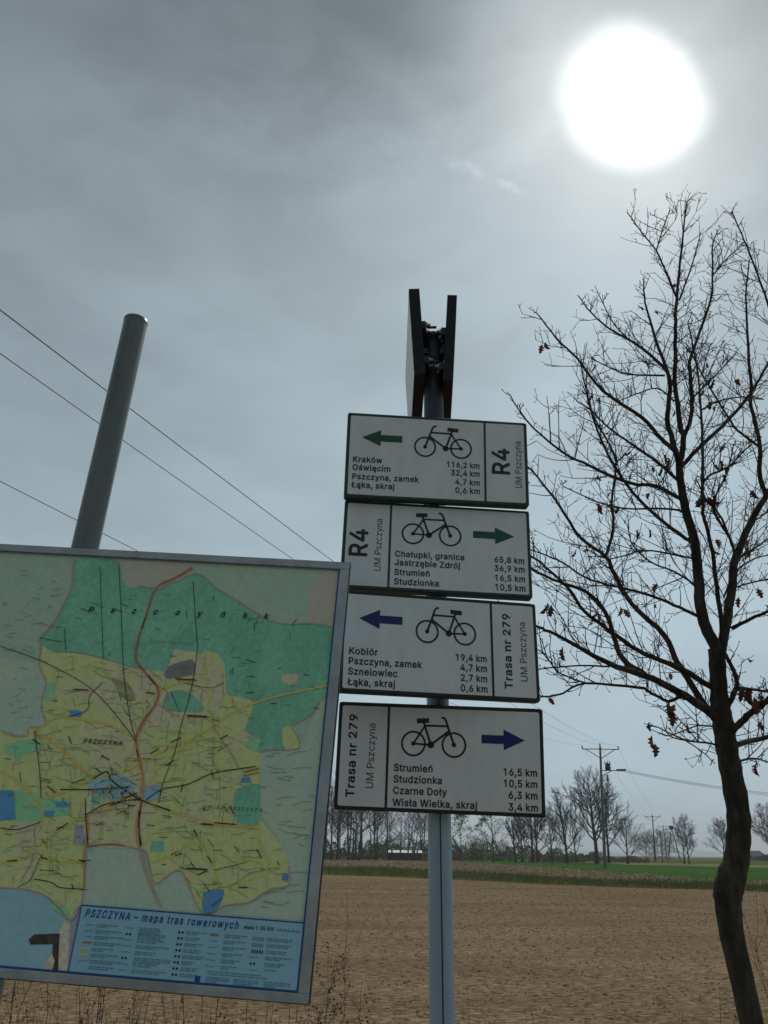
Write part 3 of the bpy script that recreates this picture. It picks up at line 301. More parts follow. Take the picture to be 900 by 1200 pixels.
d|424|77 -3 91 -2 101 2 113 10 121 21 124 23 125 22 125 0 148 0 149 1 149 202 148 203 124 203 124 162 124 128 122 128 115 138 109 144 101 149 93 152 89 153 77 154 61 151 45 144 32 133 22 117 16 98 14 76 16 53 22 34 24 31 32 18 45 6 60 -1;82 19 69 21 59 25 50 35 43 49 40 60 39 77 40 91 43 104 49 117 57 124 61 127 70 130 82 132 94 130 104 126 114 116 120 104 123 90 125 74 123 62 120 47 114 35 104 26 96 21|84 -3 103 -1 114 3 124 9 127 3 131 1 134 0 157 0 160 1 164 3 166 8 166 195 163 200 158 203 133 203 129 202 125 198 124 195 124 175 124 147 113 153 105 156 98 157 92 158 84 158 69 155 55 150 48 146 34 135 23 119 16 99 14 79 16 56 23 37 25 32 34 20 50 7 66 0;88 34 79 35 72 38 65 45 60 54 57 64 56 78 57 91 60 101 65 111 71 116 79 120 90 122 93 121 101 120 108 117 116 110 121 101 123 90 125 77 121 54 116 45 108 38 102 35 93 34
e|404|84 -3 100 -2 113 2 125 8 135 18 141 24 145 34 145 36 123 42 122 41 119 35 116 31 109 24 105 23 94 19 85 18 72 20 60 25 52 31 48 36 44 42 40 55 39 68 147 68 148 69 147 92 147 98 143 112 136 126 128 136 118 144 107 150 95 153 85 154 80 154 64 151 46 144 32 131 22 116 16 97 15 92 14 75 16 53 22 34 33 18 47 7 64 -1;40 88 39 91 41 99 44 108 50 117 59 125 69 130 81 132 94 130 105 126 111 120 113 118 119 108 123 93 123 89 123 88|91 -3 112 -1 125 2 139 9 150 19 157 27 162 38 163 41 162 44 160 47 157 49 130 54 127 54 124 52 120 44 115 39 111 37 105 34 97 33 85 34 73 38 66 43 60 51 57 60 57 62 156 63 159 63 163 66 165 70 164 95 162 107 159 115 152 127 142 140 130 148 118 153 101 157 88 158 72 155 68 154 50 147 34 134 23 119 16 98 14 76 16 56 24 35 35 19 52 7 70 0;58 97 60 103 65 111 72 116 80 120 90 122 101 120 109 117 113 114 115 112 120 103 122 97 121 97
f|254|32 0 56 0 57 1 57 130 58 131 90 131 91 132 91 152 57 152 57 167 58 177 62 184 69 188 78 190 91 188 96 205 96 208 84 212 66 211 54 208 46 202 38 195 34 185 32 173 32 152 4 152 3 151 3 131 31 131 32 130|39 0 66 0 71 2 73 5 74 8 74 120 75 121 99 121 102 121 106 124 108 129 108 148 105 153 100 156 75 156 74 157 75 166 76 171 81 174 86 175 100 172 103 173 106 175 108 178 114 198 113 203 110 206 93 211 74 211 58 206 49 200 39 190 35 181 34 177 32 168 32 156 11 156 6 154 4 150 3 148 3 128 5 123 11 121 31 121 32 120 32 8 34 3
g|425|81 -60 100 -59 116 -54 129 -47 140 -36 147 -22 149 -6 149 151 148 152 125 152 125 129 124 128 123 128 120 133 109 144 101 149 91 153 82 154 74 153 62 151 48 145 44 143 32 133 22 117 16 98 15 92 14 76 16 54 22 37 32 21 45 11 62 4 78 2 91 3 101 6 108 11 116 19 122 26 124 27 125 26 125 -3 122 -19 113 -30 101 -36 83 -39 71 -38 63 -35 54 -31 44 -21 41 -16 21 -28 26 -36 32 -43 42 -51 53 -55 63 -58 67 -59;81 24 70 25 62 28 58 30 50 38 43 51 40 62 39 78 40 92 43 105 50 117 58 125 61 127 70 130 83 132 94 130 106 125 114 117 120 107 124 93 125 73 124 62 120 49 114 39 105 30 95 25|88 -55 112 -54 128 -49 142 -43 155 -31 163 -15 166 2 166 148 165 150 163 154 158 156 133 156 127 153 126 150 124 146 112 153 98 157 84 158 68 155 49 147 34 135 23 119 18 107 16 99 14 79 16 57 23 38 35 21 50 11 65 5 85 2 100 3 111 6 125 13 125 6 122 -7 116 -14 106 -18 91 -20 81 -19 75 -17 67 -14 59 -7 56 -1 53 0 50 1 44 -1 26 -10 21 -15 21 -19 23 -24 36 -39 47 -46 64 -52 75 -54;90 38 79 39 72 42 65 48 60 56 57 66 56 79 57 91 59 100 65 110 73 117 80 120 91 122 101 120 106 118 110 116 116 111 121 102 124 92 125 76 124 66 121 56 116 48 109 42 102 39
h|410|21 0 44 0 45 1 45 91 47 103 51 113 56 120 63 126 75 130 83 132 97 129 106 124 109 122 116 110 118 96 118 1 119 0 143 0 143 99 141 115 135 129 128 139 120 146 118 147 106 152 92 154 75 152 60 144 49 134 45 125 45 202 44 203 21 203|28 0 54 0 59 2 61 5 62 8 62 91 64 100 68 109 74 116 78 118 92 122 104 119 110 116 116 106 118 95 118 8 119 5 121 2 126 0 152 0 157 2 159 5 160 8 160 99 158 112 153 128 142 142 129 151 117 155 102 158 96 158 82 156 62 147 62 195 61 198 57 202 54 203 29 203 24 200 22 197 21 195 21 8 22 5 23 3
i|167|21 0 44 0 45 1 45 152 22 152 21 151;32 177 40 178 45 181 49 187 51 193 49 199 46 205 41 208 35 209 28 208 23 205 18 200 17 193 18 187 22 182 27 178|28 0 54 0 59 3 62 8 62 148 61 150 59 153 54 156 29 156 23 153 21 148 21 8 22 5 23 3;40 163 52 165 59 169 64 175 68 185 68 187 66 194 61 202 52 207 45 208 39 208 34 207 26 203 19 196 17 187 19 178 23 171 32 165
j|167|-4 -57 15 -56 26 -52 35 -43 41 -36 44 -25 45 -15 45 152 22 152 21 151 20 -19 17 -27 15 -30 10 -33 -4 -35;32 177 40 178 43 180 49 187 50 192 49 200 45 205 40 208 34 209 28 208 21 205 18 200 16 193 18 188 21 182 27 178|3 -52 12 -53 24 -52 40 -46 50 -37 57 -29 61 -16 62 -7 62 148 61 150 59 153 54 156 29 156 23 153 21 148 21 -4 20 -9 18 -14 15 -15 11 -16 2 -17 -2 -19 -3 -22 -4 -25 -4 -45 -2 -50;40 163 52 165 57 168 65 176 67 184 66 194 60 202 52 207 43 208 34 207 24 203 19 195 16 186 18 179 23 171 33 165
k|381|21 0 45 0 45 55 61 71 118 0 148 0 147 2 80 86 133 141 143 152 114 152 48 86 45 85 45 202 44 203 21 203|28 0 54 0 57 1 61 4 62 8 62 56 69 62 121 2 126 0 157 0 160 1 163 3 165 5 166 8 165 11 163 14 100 86 107 94 158 142 160 145 161 148 159 153 155 155 152 156 123 156 120 155 116 153 62 103 62 195 61 197 59 201 54 203 29 203 23 200 22 197 21 195 21 8 22 5 23 3
l|189|55 -1 71 1 72 2 68 21 66 22 58 21 52 22 48 25 46 31 45 39 45 202 44 203 39 203 22 203 21 202 21 34 23 19 30 8 40 1|62 -1 66 -1 83 2 86 3 88 5 89 11 85 28 83 33 80 35 77 36 65 35 63 38 62 45 62 195 61 198 57 202 54 203 48 203 30 203 27 202 23 200 21 195 21 38 24 23 32 10 46 1
m|610|21 0 44 0 45 1 45 95 47 106 50 116 54 121 63 128 73 131 82 132 92 130 101 124 108 114 110 105 110 0 133 0 134 1 134 99 135 108 138 116 143 122 150 128 157 131 168 132 180 130 189 125 196 116 198 103 198 28 198 0 222 0 223 1 223 104 221 119 216 131 209 142 207 144 198 149 185 153 172 154 162 153 153 150 142 144 135 137 129 128 127 124 126 125 124 133 115 144 104 151 90 154 80 153 70 150 59 144 53 138 45 125 45 152 22 152 21 151|28 0 54 0 59 2 61 5 62 8 62 94 64 102 66 111 71 116 78 120 87 122 98 120 104 116 109 109 110 103 110 8 112 3 118 0 143 0 148 2 150 5 151 8 151 98 152 106 155 112 158 116 162 119 169 121 176 122 185 120 193 116 196 112 198 102 198 13 198 8 199 4 203 1 206 0 232 0 237 3 240 8 240 105 238 116 233 131 223 145 210 153 197 157 188 158 173 157 158 154 146 147 136 139 129 147 117 154 111 156 99 158 88 157 75 154 63 147 60 153 56 155 53 156 29 156 23 153 22 150 21 148 21 8 22 5 23 3
n|410|21 0 44 0 45 1 45 91 47 103 51 113 56 120 65 127 83 132 97 129 109 122 116 111 118 96 118 0 143 0 143 49 143 98 141 112 136 128 128 139 118 147 106 152 92 154 77 152 60 144 49 134 45 125 45 152 22 152 21 151|28 0 54 0 59 2 61 5 62 8 62 91 64 100 68 109 73 115 78 118 92 122 102 120 111 115 116 107 118 95 118 8 119 5 121 2 126 0 151 0 154 1 158 3 160 8 160 52 160 99 158 112 153 129 142 142 129 151 117 155 102 158 96 158 82 156 63 147 60 153 56 155 53 156 30 156 27 155 23 153 21 148 21 8 22 5 23 3
o|415|82 -3 102 -1 119 7 133 19 144 35 150 53 152 72 150 95 147 108 143 117 133 132 119 144 101 151 84 154 63 151 49 145 46 143 32 131 22 116 21 112 16 97 14 75 16 53 22 34 33 18 47 7 62 0 65 -1;82 19 69 21 61 24 58 26 49 35 43 49 40 60 39 76 40 90 43 103 49 116 57 124 69 130 85 132 98 130 108 124 117 115 123 102 126 88 128 74 126 62 123 48 117 35 107 26 97 21|89 -3 93 -3 114 0 132 7 148 20 161 37 167 56 169 73 167 96 163 110 159 120 148 135 130 148 113 155 94 158 89 158 73 155 54 149 49 146 34 134 23 118 16 98 14 78 16 56 20 45 24 35 35 20 52 7 67 1 72 -1;88 34 79 35 73 38 65 45 60 54 57 64 56 77 57 84 57 90 60 100 65 110 71 115 80 120 91 122 95 121 103 120 108 118 112 116 119 109 124 99 126 88 128 76 126 66 124 55 118 45 111 38 104 35 94 34
p|424|21 -57 44 -57 45 -56 45 23 48 22 56 11 68 3 80 -2 92 -3 110 -1 125 6 138 19 147 33 154 55 156 73 154 96 148 116 137 134 125 144 111 151 94 154 88 154 78 153 68 148 60 143 48 130 46 128 45 129 45 152 21 152;88 19 75 21 66 25 56 35 50 46 46 60 45 77 46 92 47 96 50 105 56 117 64 125 67 126 76 130 88 132 100 130 112 125 120 116 126 105 130 92 131 71 130 60 127 49 119 34 111 26 101 21|28 -52 54 -53 59 -50 61 -48 62 -45 62 9 75 2 87 -2 101 -3 122 0 140 8 153 20 163 34 166 40 171 58 173 74 171 97 164 119 153 135 148 139 137 148 122 154 103 158 89 157 84 156 72 151 63 146 61 150 59 153 54 156 29 156 26 155 22 151 21 148 21 -45 22 -47 23 -50;94 34 87 35 79 38 71 45 67 53 64 62 62 78 64 93 67 102 72 111 78 117 85 120 96 122 99 121 107 120 115 117 122 110 126 102 130 91 131 74 129 62 127 55 121 44 115 38 108 35 99 34
r|259|21 0 44 0 45 1 45 95 47 105 50 113 57 121 65 126 75 129 87 130 96 129 97 130 97 153 84 154 75 152 70 151 60 146 52 139 46 128 45 129 45 152 22 152 21 151|28 0 54 0 59 2 61 5 62 8 62 94 66 107 70 114 76 117 85 119 90 120 104 119 108 119 112 122 114 127 114 149 113 151 111 154 108 156 99 157 91 158 79 156 62 148 59 153 54 156 29 156 24 154 22 150 21 148 21 8 22 5 23 3
s|365|71 -3 89 -2 104 3 115 10 126 21 131 30 132 40 132 45 130 57 122 69 110 77 94 83 69 89 58 93 50 97 45 103 43 111 46 121 53 127 61 131 67 132 76 133 89 131 98 125 103 119 107 111 129 116 126 126 120 136 112 143 101 149 90 153 79 154 72 153 62 152 47 148 34 141 26 133 21 122 19 110 21 95 29 83 42 74 60 68 91 60 96 58 100 56 102 54 106 46 107 40 105 33 98 25 92 22 87 20 73 18 60 20 50 24 42 32 38 43 14 38 19 24 25 15 34 7 47 1 58 -2|78 -3 92 -2 101 -1 116 3 129 11 140 20 142 24 147 32 149 44 149 50 146 63 136 78 121 87 103 93 79 98 70 101 64 103 62 106 61 110 62 115 65 118 73 121 83 123 94 121 100 118 105 113 109 105 115 102 141 108 144 109 146 112 147 116 142 127 135 138 126 146 113 153 102 156 96 157 81 158 69 156 52 152 38 144 28 135 22 123 19 110 21 95 23 91 31 79 44 71 49 68 65 63 100 55 103 53 106 50 107 46 106 42 101 37 94 34 84 33 72 34 63 37 58 42 53 53 50 55 47 55 20 51 16 48 14 43 20 26 27 17 37 9 52 1 66 -2
t|227|66 -2 82 0 85 1 85 2 81 21 68 20 60 21 54 25 51 30 50 39 50 130 51 131 82 131 82 151 81 152 50 152 50 183 50 187 49 188 26 188 26 153 25 152 3 152 3 132 4 131 25 131 26 130 26 38 29 21 37 9 44 5 50 1|74 -2 77 -2 96 1 99 3 101 5 102 10 98 29 95 33 90 35 73 35 70 36 68 38 67 45 67 120 68 121 91 121 96 123 99 128 99 148 97 153 93 155 67 156 67 181 66 185 62 188 58 189 35 189 32 188 28 186 26 181 26 156 25 156 11 156 8 155 5 153 3 148 3 128 5 124 9 121 25 121 26 120 26 42 30 24 39 12 42 9 56 1
u|410|72 -2 89 0 102 7 113 18 119 27 119 0 142 0 143 1 143 151 142 152 118 152 117 51 113 40 108 32 100 25 90 21 81 20 66 23 55 30 48 42 45 58 45 151 44 152 21 152 21 56 23 38 28 23 37 11 46 4 59 0|79 -2 83 -2 101 1 115 7 118 10 121 3 127 0 152 0 155 1 159 4 160 8 160 148 159 151 157 154 152 156 126 156 121 154 119 150 118 148 117 56 114 48 107 40 103 37 93 35 87 35 80 36 70 41 65 50 62 63 62 148 60 153 57 155 54 156 30 156 26 155 22 151 21 148 21 59 23 42 28 27 38 14 51 5 66 0
w|567|55 0 78 0 79 1 113 124 114 123 128 69 147 1 148 0 171 0 173 2 217 152 193 152 192 151 174 87 162 40 160 30 159 28 158 29 146 81 127 152 102 152 101 151 79 74 68 29 62 56 53 85 35 151 34 152 10 152 16 130|62 0 88 0 93 2 95 5 122 92 148 4 152 1 155 0 181 0 186 2 189 7 234 143 235 148 232 153 227 156 200 156 194 153 192 150 172 83 169 72 168 69 167 69 144 149 142 153 139 155 135 156 109 156 106 155 102 151 77 69 76 70 70 89 52 149 50 152 47 155 43 156 17 156 12 153 9 148 10 145 54 9 57 3
y|389|36 -58 47 -57 56 -54 63 -50 72 -42 79 -30 149 151 147 152 123 152 122 151 86 51 78 25 77 25 76 28 69 55 34 152 8 152 65 -1 57 -21 53 -29 50 -32 47 -34 42 -36 35 -36 26 -34 25 -35 19 -55|44 -53 59 -52 68 -49 76 -46 86 -36 93 -27 101 -11 165 144 166 148 165 151 161 155 158 156 130 156 124 153 121 147 87 59 86 59 85 61 51 150 49 153 43 156 16 156 11 154 8 150 8 146 9 143 64 7 58 -8 53 -15 48 -18 36 -16 31 -16 27 -18 25 -22 19 -42 20 -46 22 -48 25 -50
z|380|17 0 135 0 135 22 134 23 51 23 50 24 133 131 133 150 133 152 132 152 19 152 19 130 20 129 101 129 102 128 17 18|24 0 143 0 146 1 150 3 152 8 152 29 150 34 147 36 143 37 77 37 76 38 149 126 150 129 150 148 148 153 144 155 141 156 28 156 24 155 21 153 19 148 19 127 20 123 24 120 28 119 92 119 93 118 18 28 17 25 17 8 19 3
Ó|533|106 -3 132 0 153 10 172 26 187 48 194 74 197 100 194 133 186 157 172 178 153 193 133 203 107 206 84 203 80 202 60 193 41 177 28 157 20 135 19 132 16 102 19 73 23 60 29 45 42 25 60 10 81 1;106 21 90 23 87 24 74 30 60 42 51 57 49 63 44 78 41 102 44 126 50 145 60 162 74 173 87 179 91 180 107 182 122 180 127 179 140 173 153 162 163 146 170 127 172 99 170 77 163 58 153 43 139 30 124 23;96 223 116 223 141 263 115 263|113 -3 121 -2 144 1 166 10 187 26 203 48 211 73 214 98 214 106 210 133 202 156 187 177 171 189 163 194 144 202 124 205 128 207 132 209 158 247 159 250 158 253 156 256 154 257 151 258 140 258 123 258 118 256 116 253 96 214 97 211 99 208 102 206 107 205 107 205 89 203 68 194 62 191 43 176 29 156 21 135 19 130 16 103 20 72 29 48 44 26 65 10 86 1 93 0;111 36 100 37 90 41 86 43 75 52 67 64 62 78 61 84 58 104 61 122 66 138 75 152 87 161 99 166 114 168 119 167 130 166 141 162 145 160 155 152 164 138 170 123 172 100 170 80 164 65 155 52 144 43 133 38 128 36 119 35
ó|415|82 -3 102 -1 119 7 133 19 144 35 150 53 152 72 150 95 147 108 143 117 133 132 119 144 101 151 84 154 63 151 49 145 46 143 32 131 22 116 21 112 16 97 14 75 16 53 22 34 33 18 47 7 62 0 65 -1;82 19 69 21 61 24 58 26 49 35 43 49 40 60 39 76 40 90 43 103 49 116 57 124 69 130 85 132 98 130 108 124 117 115 123 102 126 88 128 74 126 62 123 48 117 35 107 26 97 21;72 172 92 172 118 212 91 212|89 -3 93 -3 114 0 132 7 148 20 161 37 167 56 169 73 167 96 163 110 159 120 148 135 130 148 113 155 94 158 89 158 73 155 54 149 49 146 34 134 23 118 16 98 14 78 16 56 20 45 24 35 35 20 52 7 67 1 72 -1;88 34 79 35 73 38 65 45 60 54 57 64 56 77 57 84 57 90 60 100 65 110 71 115 80 120 91 122 95 121 103 120 108 118 112 116 119 109 124 99 126 88 128 76 126 66 124 55 118 45 111 38 104 35 94 34;79 159 101 159 104 160 107 162 135 200 136 203 135 207 133 209 128 211 99 211 96 210 93 208 73 169 72 166 73 163 75 161
ą|389|118 -58 128 -57 141 -53 143 -51 136 -34 123 -38 118 -37 115 -35 112 -27 114 -18 122 -11 135 1 135 103 133 117 129 128 121 138 114 144 106 149 94 152 80 154 64 153 51 149 41 144 32 138 23 129 16 116 38 110 40 111 45 118 52 125 61 129 67 131 76 132 86 131 95 129 98 127 107 118 109 112 109 97 106 94 101 92 66 87 47 83 34 78 24 73 17 64 13 55 12 43 14 29 19 18 27 9 38 2 50 -2 65 -3 76 -2 86 0 100 9 106 15 109 20 111 21 111 3 93 -14 89 -22 87 -32 90 -43 97 -51 107 -56;67 18 52 21 46 24 41 29 38 35 37 38 37 42 38 50 42 56 53 63 64 66 85 70 105 73 110 75 110 53 108 44 104 36 91 23 81 19|126 -53 135 -53 152 -48 157 -45 160 -40 159 -35 153 -21 151 -18 148 -16 145 -16 132 -19 130 -19 130 -17 130 -14 132 -11 149 2 152 8 152 104 149 118 145 130 135 141 128 147 117 152 104 156 90 158 72 157 59 154 45 148 35 141 25 132 17 119 16 115 17 112 19 109 22 108 29 106 48 101 51 102 55 105 60 112 67 117 72 120 80 121 89 122 101 120 108 114 109 110 109 102 108 101 67 95 53 92 39 87 27 81 18 71 14 62 12 46 15 32 20 21 30 10 42 3 55 -1 64 -2 74 -3 94 0 90 -9 87 -21 91 -35 98 -43 102 -46 113 -51;73 33 64 35 60 37 57 39 55 44 55 50 56 54 60 57 73 61 94 65 110 67 109 53 106 46 99 39 94 36 87 33
ć|396|82 -3 94 -3 114 3 129 14 135 21 142 31 145 41 122 47 117 36 108 26 103 23 90 19 83 19 70 21 58 26 49 35 43 47 40 60 39 74 39 84 40 90 43 103 49 115 57 123 71 130 84 132 98 130 105 127 114 118 116 116 121 105 144 111 141 120 136 129 130 136 123 141 113 147 105 151 95 153 82 154 66 151 47 144 32 131 22 116 16 97 14 75 15 58 16 53 23 33 33 18 47 7 64 -1;72 172 92 172 118 212 91 212|89 -3 103 -3 126 3 142 14 151 23 158 33 162 44 161 48 159 51 156 53 130 59 124 56 118 45 111 38 107 36 97 33 92 33 79 35 72 38 65 45 60 54 57 64 56 77 57 84 57 90 60 100 65 109 71 115 80 120 92 122 103 120 108 118 117 110 122 101 126 98 130 97 140 99 156 103 159 105 161 107 162 110 161 114 154 127 146 138 134 146 116 154 105 157 89 158 73 155 69 154 52 148 34 134 23 118 16 98 14 76 16 56 23 36 35 20 52 7 70 0;79 159 101 159 104 160 107 162 135 200 136 203 135 207 133 209 128 211 99 211 96 210 93 208 73 169 72 166 73 163 75 161
ę|404|118 -59 127 -59 143 -53 136 -35 124 -39 119 -38 115 -35 113 -33 112 -28 113 -22 120 -9 137 15 142 26 146 36 123 42 122 41 119 35 116 31 109 24 105 23 94 19 85 18 72 20 60 25 51 32 44 42 40 55 38 67 40 68 147 68 148 69 148 84 147 98 145 104 143 114 136 126 128 136 120 143 105 150 92 153 80 154 62 151 48 145 35 134 32 131 22 116 16 97 14 75 15 58 16 53 23 33 34 17 47 7 62 0 65 -1 85 -3 101 -2 89 -23 88 -33 90 -44 97 -53 107 -58;40 88 39 91 41 99 44 108 50 117 59 125 69 130 81 132 94 130 105 126 111 120 113 118 119 108 123 93 123 89 123 88|126 -54 136 -54 145 -52 155 -48 157 -46 159 -44 160 -41 159 -38 153 -22 151 -19 148 -17 144 -17 131 -20 130 -19 129 -16 136 -5 153 18 158 28 163 40 162 44 160 47 157 49 130 54 127 54 124 52 120 44 115 39 111 37 105 34 97 33 85 34 73 38 66 43 60 51 57 62 58 63 156 63 160 64 164 67 165 71 164 95 161 111 159 116 151 129 142 139 132 147 117 154 101 157 88 158 68 154 53 149 49 146 38 138 34 134 23 118 16 98 14 78 16 56 24 35 35 19 52 7 70 0 94 -3 90 -10 88 -17 88 -23 91 -36 98 -45 102 -48 113 -53;58 97 60 103 65 111 72 116 80 120 90 122 101 120 109 117 113 114 115 112 120 103 122 97 121 97
Ł|413|32 0 152 0 153 1 153 22 152 23 59 23 58 24 58 99 108 128 108 152 93 144 61 126 58 125 58 202 57 203 33 203 32 202 32 110 6 95 6 71 7 69 30 83 32 83|39 0 161 0 167 2 169 5 170 8 170 29 168 34 164 36 161 37 76 37 75 38 75 95 120 119 122 121 124 123 125 126 125 149 124 151 122 155 117 157 113 156 109 154 75 137 75 195 74 198 70 202 67 203 41 203 35 201 33 197 32 195 32 114 12 103 7 99 6 95 6 72 7 69 9 66 12 64 15 64 18 64 31 71 32 71 32 8 34 3
ł|207|59 -1 73 0 77 2 72 21 70 22 63 21 56 22 53 25 51 31 50 39 50 117 51 118 73 131 73 152 72 152 50 140 50 202 49 203 45 203 27 203 26 202 26 126 24 124 3 112 3 91 4 90 25 103 26 103 26 34 28 19 35 8 45 1|66 -1 70 -1 88 1 92 4 94 9 89 30 87 32 84 35 81 36 69 36 68 38 67 45 67 111 86 122 89 125 90 129 90 149 87 154 82 157 78 156 68 151 67 151 67 196 65 200 62 202 59 203 54 203 34 203 29 201 27 197 26 195 26 128 7 118 4 115 3 111 3 91 6 85 11 83 15 84 25 89 26 89 26 38 29 23 34 13 38 9 51 1
ń|410|21 0 44 0 45 1 45 91 47 103 51 113 56 120 65 127 83 132 97 129 109 122 116 111 118 96 118 0 143 0 143 49 143 98 141 112 136 128 128 139 118 147 106 152 92 154 77 152 60 144 49 134 45 125 45 152 22 152 21 151;71 172 91 172 117 212 90 212|28 0 54 0 59 2 61 5 62 8 62 91 64 100 68 109 73 115 78 118 92 122 102 120 111 115 116 107 118 95 118 8 119 5 121 2 126 0 151 0 154 1 158 3 160 8 160 52 160 99 158 112 153 129 142 142 129 151 117 155 102 158 96 158 82 156 63 147 60 153 56 155 53 156 30 156 27 155 23 153 21 148 21 8 22 5 23 3;78 159 100 159 103 160 106 162 134 200 135 203 134 207 132 209 127 211 98 211 95 210 92 208 72 169 71 166 72 163 74 161
Ś|447|88 -4 111 -2 129 4 144 13 154 24 156 27 161 42 163 59 162 68 158 79 151 88 143 95 134 101 117 108 105 112 87 117 69 123 58 129 52 133 48 141 46 150 47 159 50 166 59 175 68 179 77 182 92 183 108 181 121 175 130 166 135 151 159 151 160 152 158 167 151 179 140 191 127 199 111 204 94 206 85 205 72 204 55 199 42 192 30 180 23 165 22 161 21 149 24 130 34 116 50 105 76 95 110 86 118 82 131 74 133 72 137 63 138 54 137 46 132 37 123 29 114 24 103 21 88 20 67 23 57 28 48 37 44 44 42 55 17 55 15 54 18 37 26 24 36 12 52 4 69 -2;78 223 98 223 124 263 98 263|95 -3 99 -4 123 -1 141 4 157 14 169 25 172 29 177 41 180 56 179 69 175 83 166 94 157 101 146 108 129 115 117 119 97 123 81 128 68 135 65 141 63 146 64 153 67 158 71 162 79 166 90 168 96 169 113 167 125 162 132 156 136 144 138 142 141 140 144 139 169 139 174 141 176 144 177 150 174 164 166 178 154 190 138 199 121 204 107 205 114 209 141 246 142 250 141 254 139 256 136 258 133 258 115 258 106 258 103 257 100 255 79 216 78 213 80 208 84 206 90 205 90 205 79 204 61 199 45 190 32 178 24 164 21 146 25 125 38 109 58 96 82 88 112 81 119 78 134 70 137 65 138 61 137 53 134 47 127 41 120 37 111 35 98 34 79 37 69 42 64 45 61 51 58 62 56 64 53 66 50 66 23 66 20 65 16 62 15 58 19 40 28 25 39 13 58 4 74 -1
ś|365|71 -3 89 -2 104 3 115 10 126 21 131 30 132 40 132 45 130 57 122 69 110 77 94 83 69 89 58 93 50 97 45 103 43 111 46 121 53 127 61 131 67 132 76 133 89 131 98 125 103 119 107 111 129 116 126 126 120 136 112 143 101 149 90 153 79 154 72 153 62 152 47 148 34 141 26 133 21 122 19 110 21 95 29 83 42 74 60 68 91 60 96 58 100 56 102 54 106 46 107 40 105 33 98 25 92 22 87 20 73 18 60 20 50 24 42 32 38 43 14 38 19 24 25 15 34 7 47 1 58 -2;64 172 84 172 109 212 83 212|78 -3 92 -2 101 -1 116 3 129 11 140 20 142 24 147 32 149 44 149 50 146 63 136 78 121 87 103 93 79 98 70 101 64 103 62 106 61 110 62 115 65 118 73 121 83 123 94 121 100 118 105 113 109 105 115 102 141 108 144 109 146 112 147 116 142 127 135 138 126 146 113 153 102 156 96 157 81 158 69 156 52 152 38 144 28 135 22 123 19 110 21 95 23 91 31 79 44 71 49 68 65 63 100 55 103 53 106 50 107 46 106 42 101 37 94 34 84 33 72 34 63 37 58 42 53 53 50 55 47 55 20 51 16 48 14 43 20 26 27 17 37 9 52 1 66 -2;71 159 93 159 96 160 99 162 126 200 127 203 126 207 124 209 119 211 91 211 88 210 85 208 65 169 64 166 65 163 67 161
ź|380|17 0 135 0 135 22 134 23 51 23 50 24 133 131 133 150 133 152 132 152 19 152 19 130 20 129 101 129 102 128 17 18;64 172 84 172 109 212 83 212|24 0 143 0 146 1 150 3 152 8 152 29 150 34 147 36 143 37 77 37 76 38 149 126 150 129 150 148 148 153 144 155 141 156 28 156 24 155 21 153 19 148 19 127 20 123 24 120 28 119 92 119 93 118 18 28 17 25 17 8 19 3;71 159 93 159 96 160 99 162 126 200 127 203 126 207 124 209 119 211 91 211 88 210 85 208 65 169 64 166 65 163 67 161
Ż|438|17 0 160 0 160 22 159 23 48 22 46 23 69 54 159 185 159 202 158 203 16 203 16 182 17 181 94 181 122 182 129 182 129 181 109 154 17 19;87 229 94 230 99 233 103 239 105 245 103 252 100 257 95 260 89 261 82 260 77 257 72 251 71 245 72 239 76 234 81 230|24 0 168 0 172 1 176 4 177 8 177 29 175 34 171 36 168 37 73 36 72 37 175 174 176 178 176 195 173 200 169 202 25 203 21 202 17 198 16 195 16 174 18 170 22 167 25 167 119 167 120 167 111 155 18 29 17 26 17 8 19 3;94 211 98 211 106 213 113 217 118 223 122 233 122 235 119 243 115 250 106 255 99 256 88 255 80 251 73 243 71 235 73 226 77 219 86 213
ż|380|17 0 135 0 135 22 134 23 51 23 50 24 133 131 133 150 133 152 132 152 19 152 19 130 20 129 101 129 102 128 17 18;74 177 81 178 86 181 91 187 92 192 91 199 87 205 82 208 76 209 69 208 64 205 59 200 58 193 59 187 63 182 68 178|24 0 143 0 146 1 150 3 152 8 152 29 150 34 147 36 143 37 77 37 76 38 149 126 150 129 150 148 148 153 144 155 141 156 28 156 24 155 21 153 19 148 19 127 20 123 24 120 28 119 92 119 93 118 18 28 17 25 17 8 19 3;81 163 85 163 93 165 100 169 107 176 109 184 108 194 102 202 99 204 93 207 86 208 75 207 67 203 60 196 58 187 60 178 64 171 73 165
–|350|0 75 139 75 140 76 140 98 1 98 0 97|7 69 148 69 151 70 155 72 157 77 157 98 156 101 154 103 149 106 9 106 6 105 2 103 0 98 0 77 1 74 2 72
'''
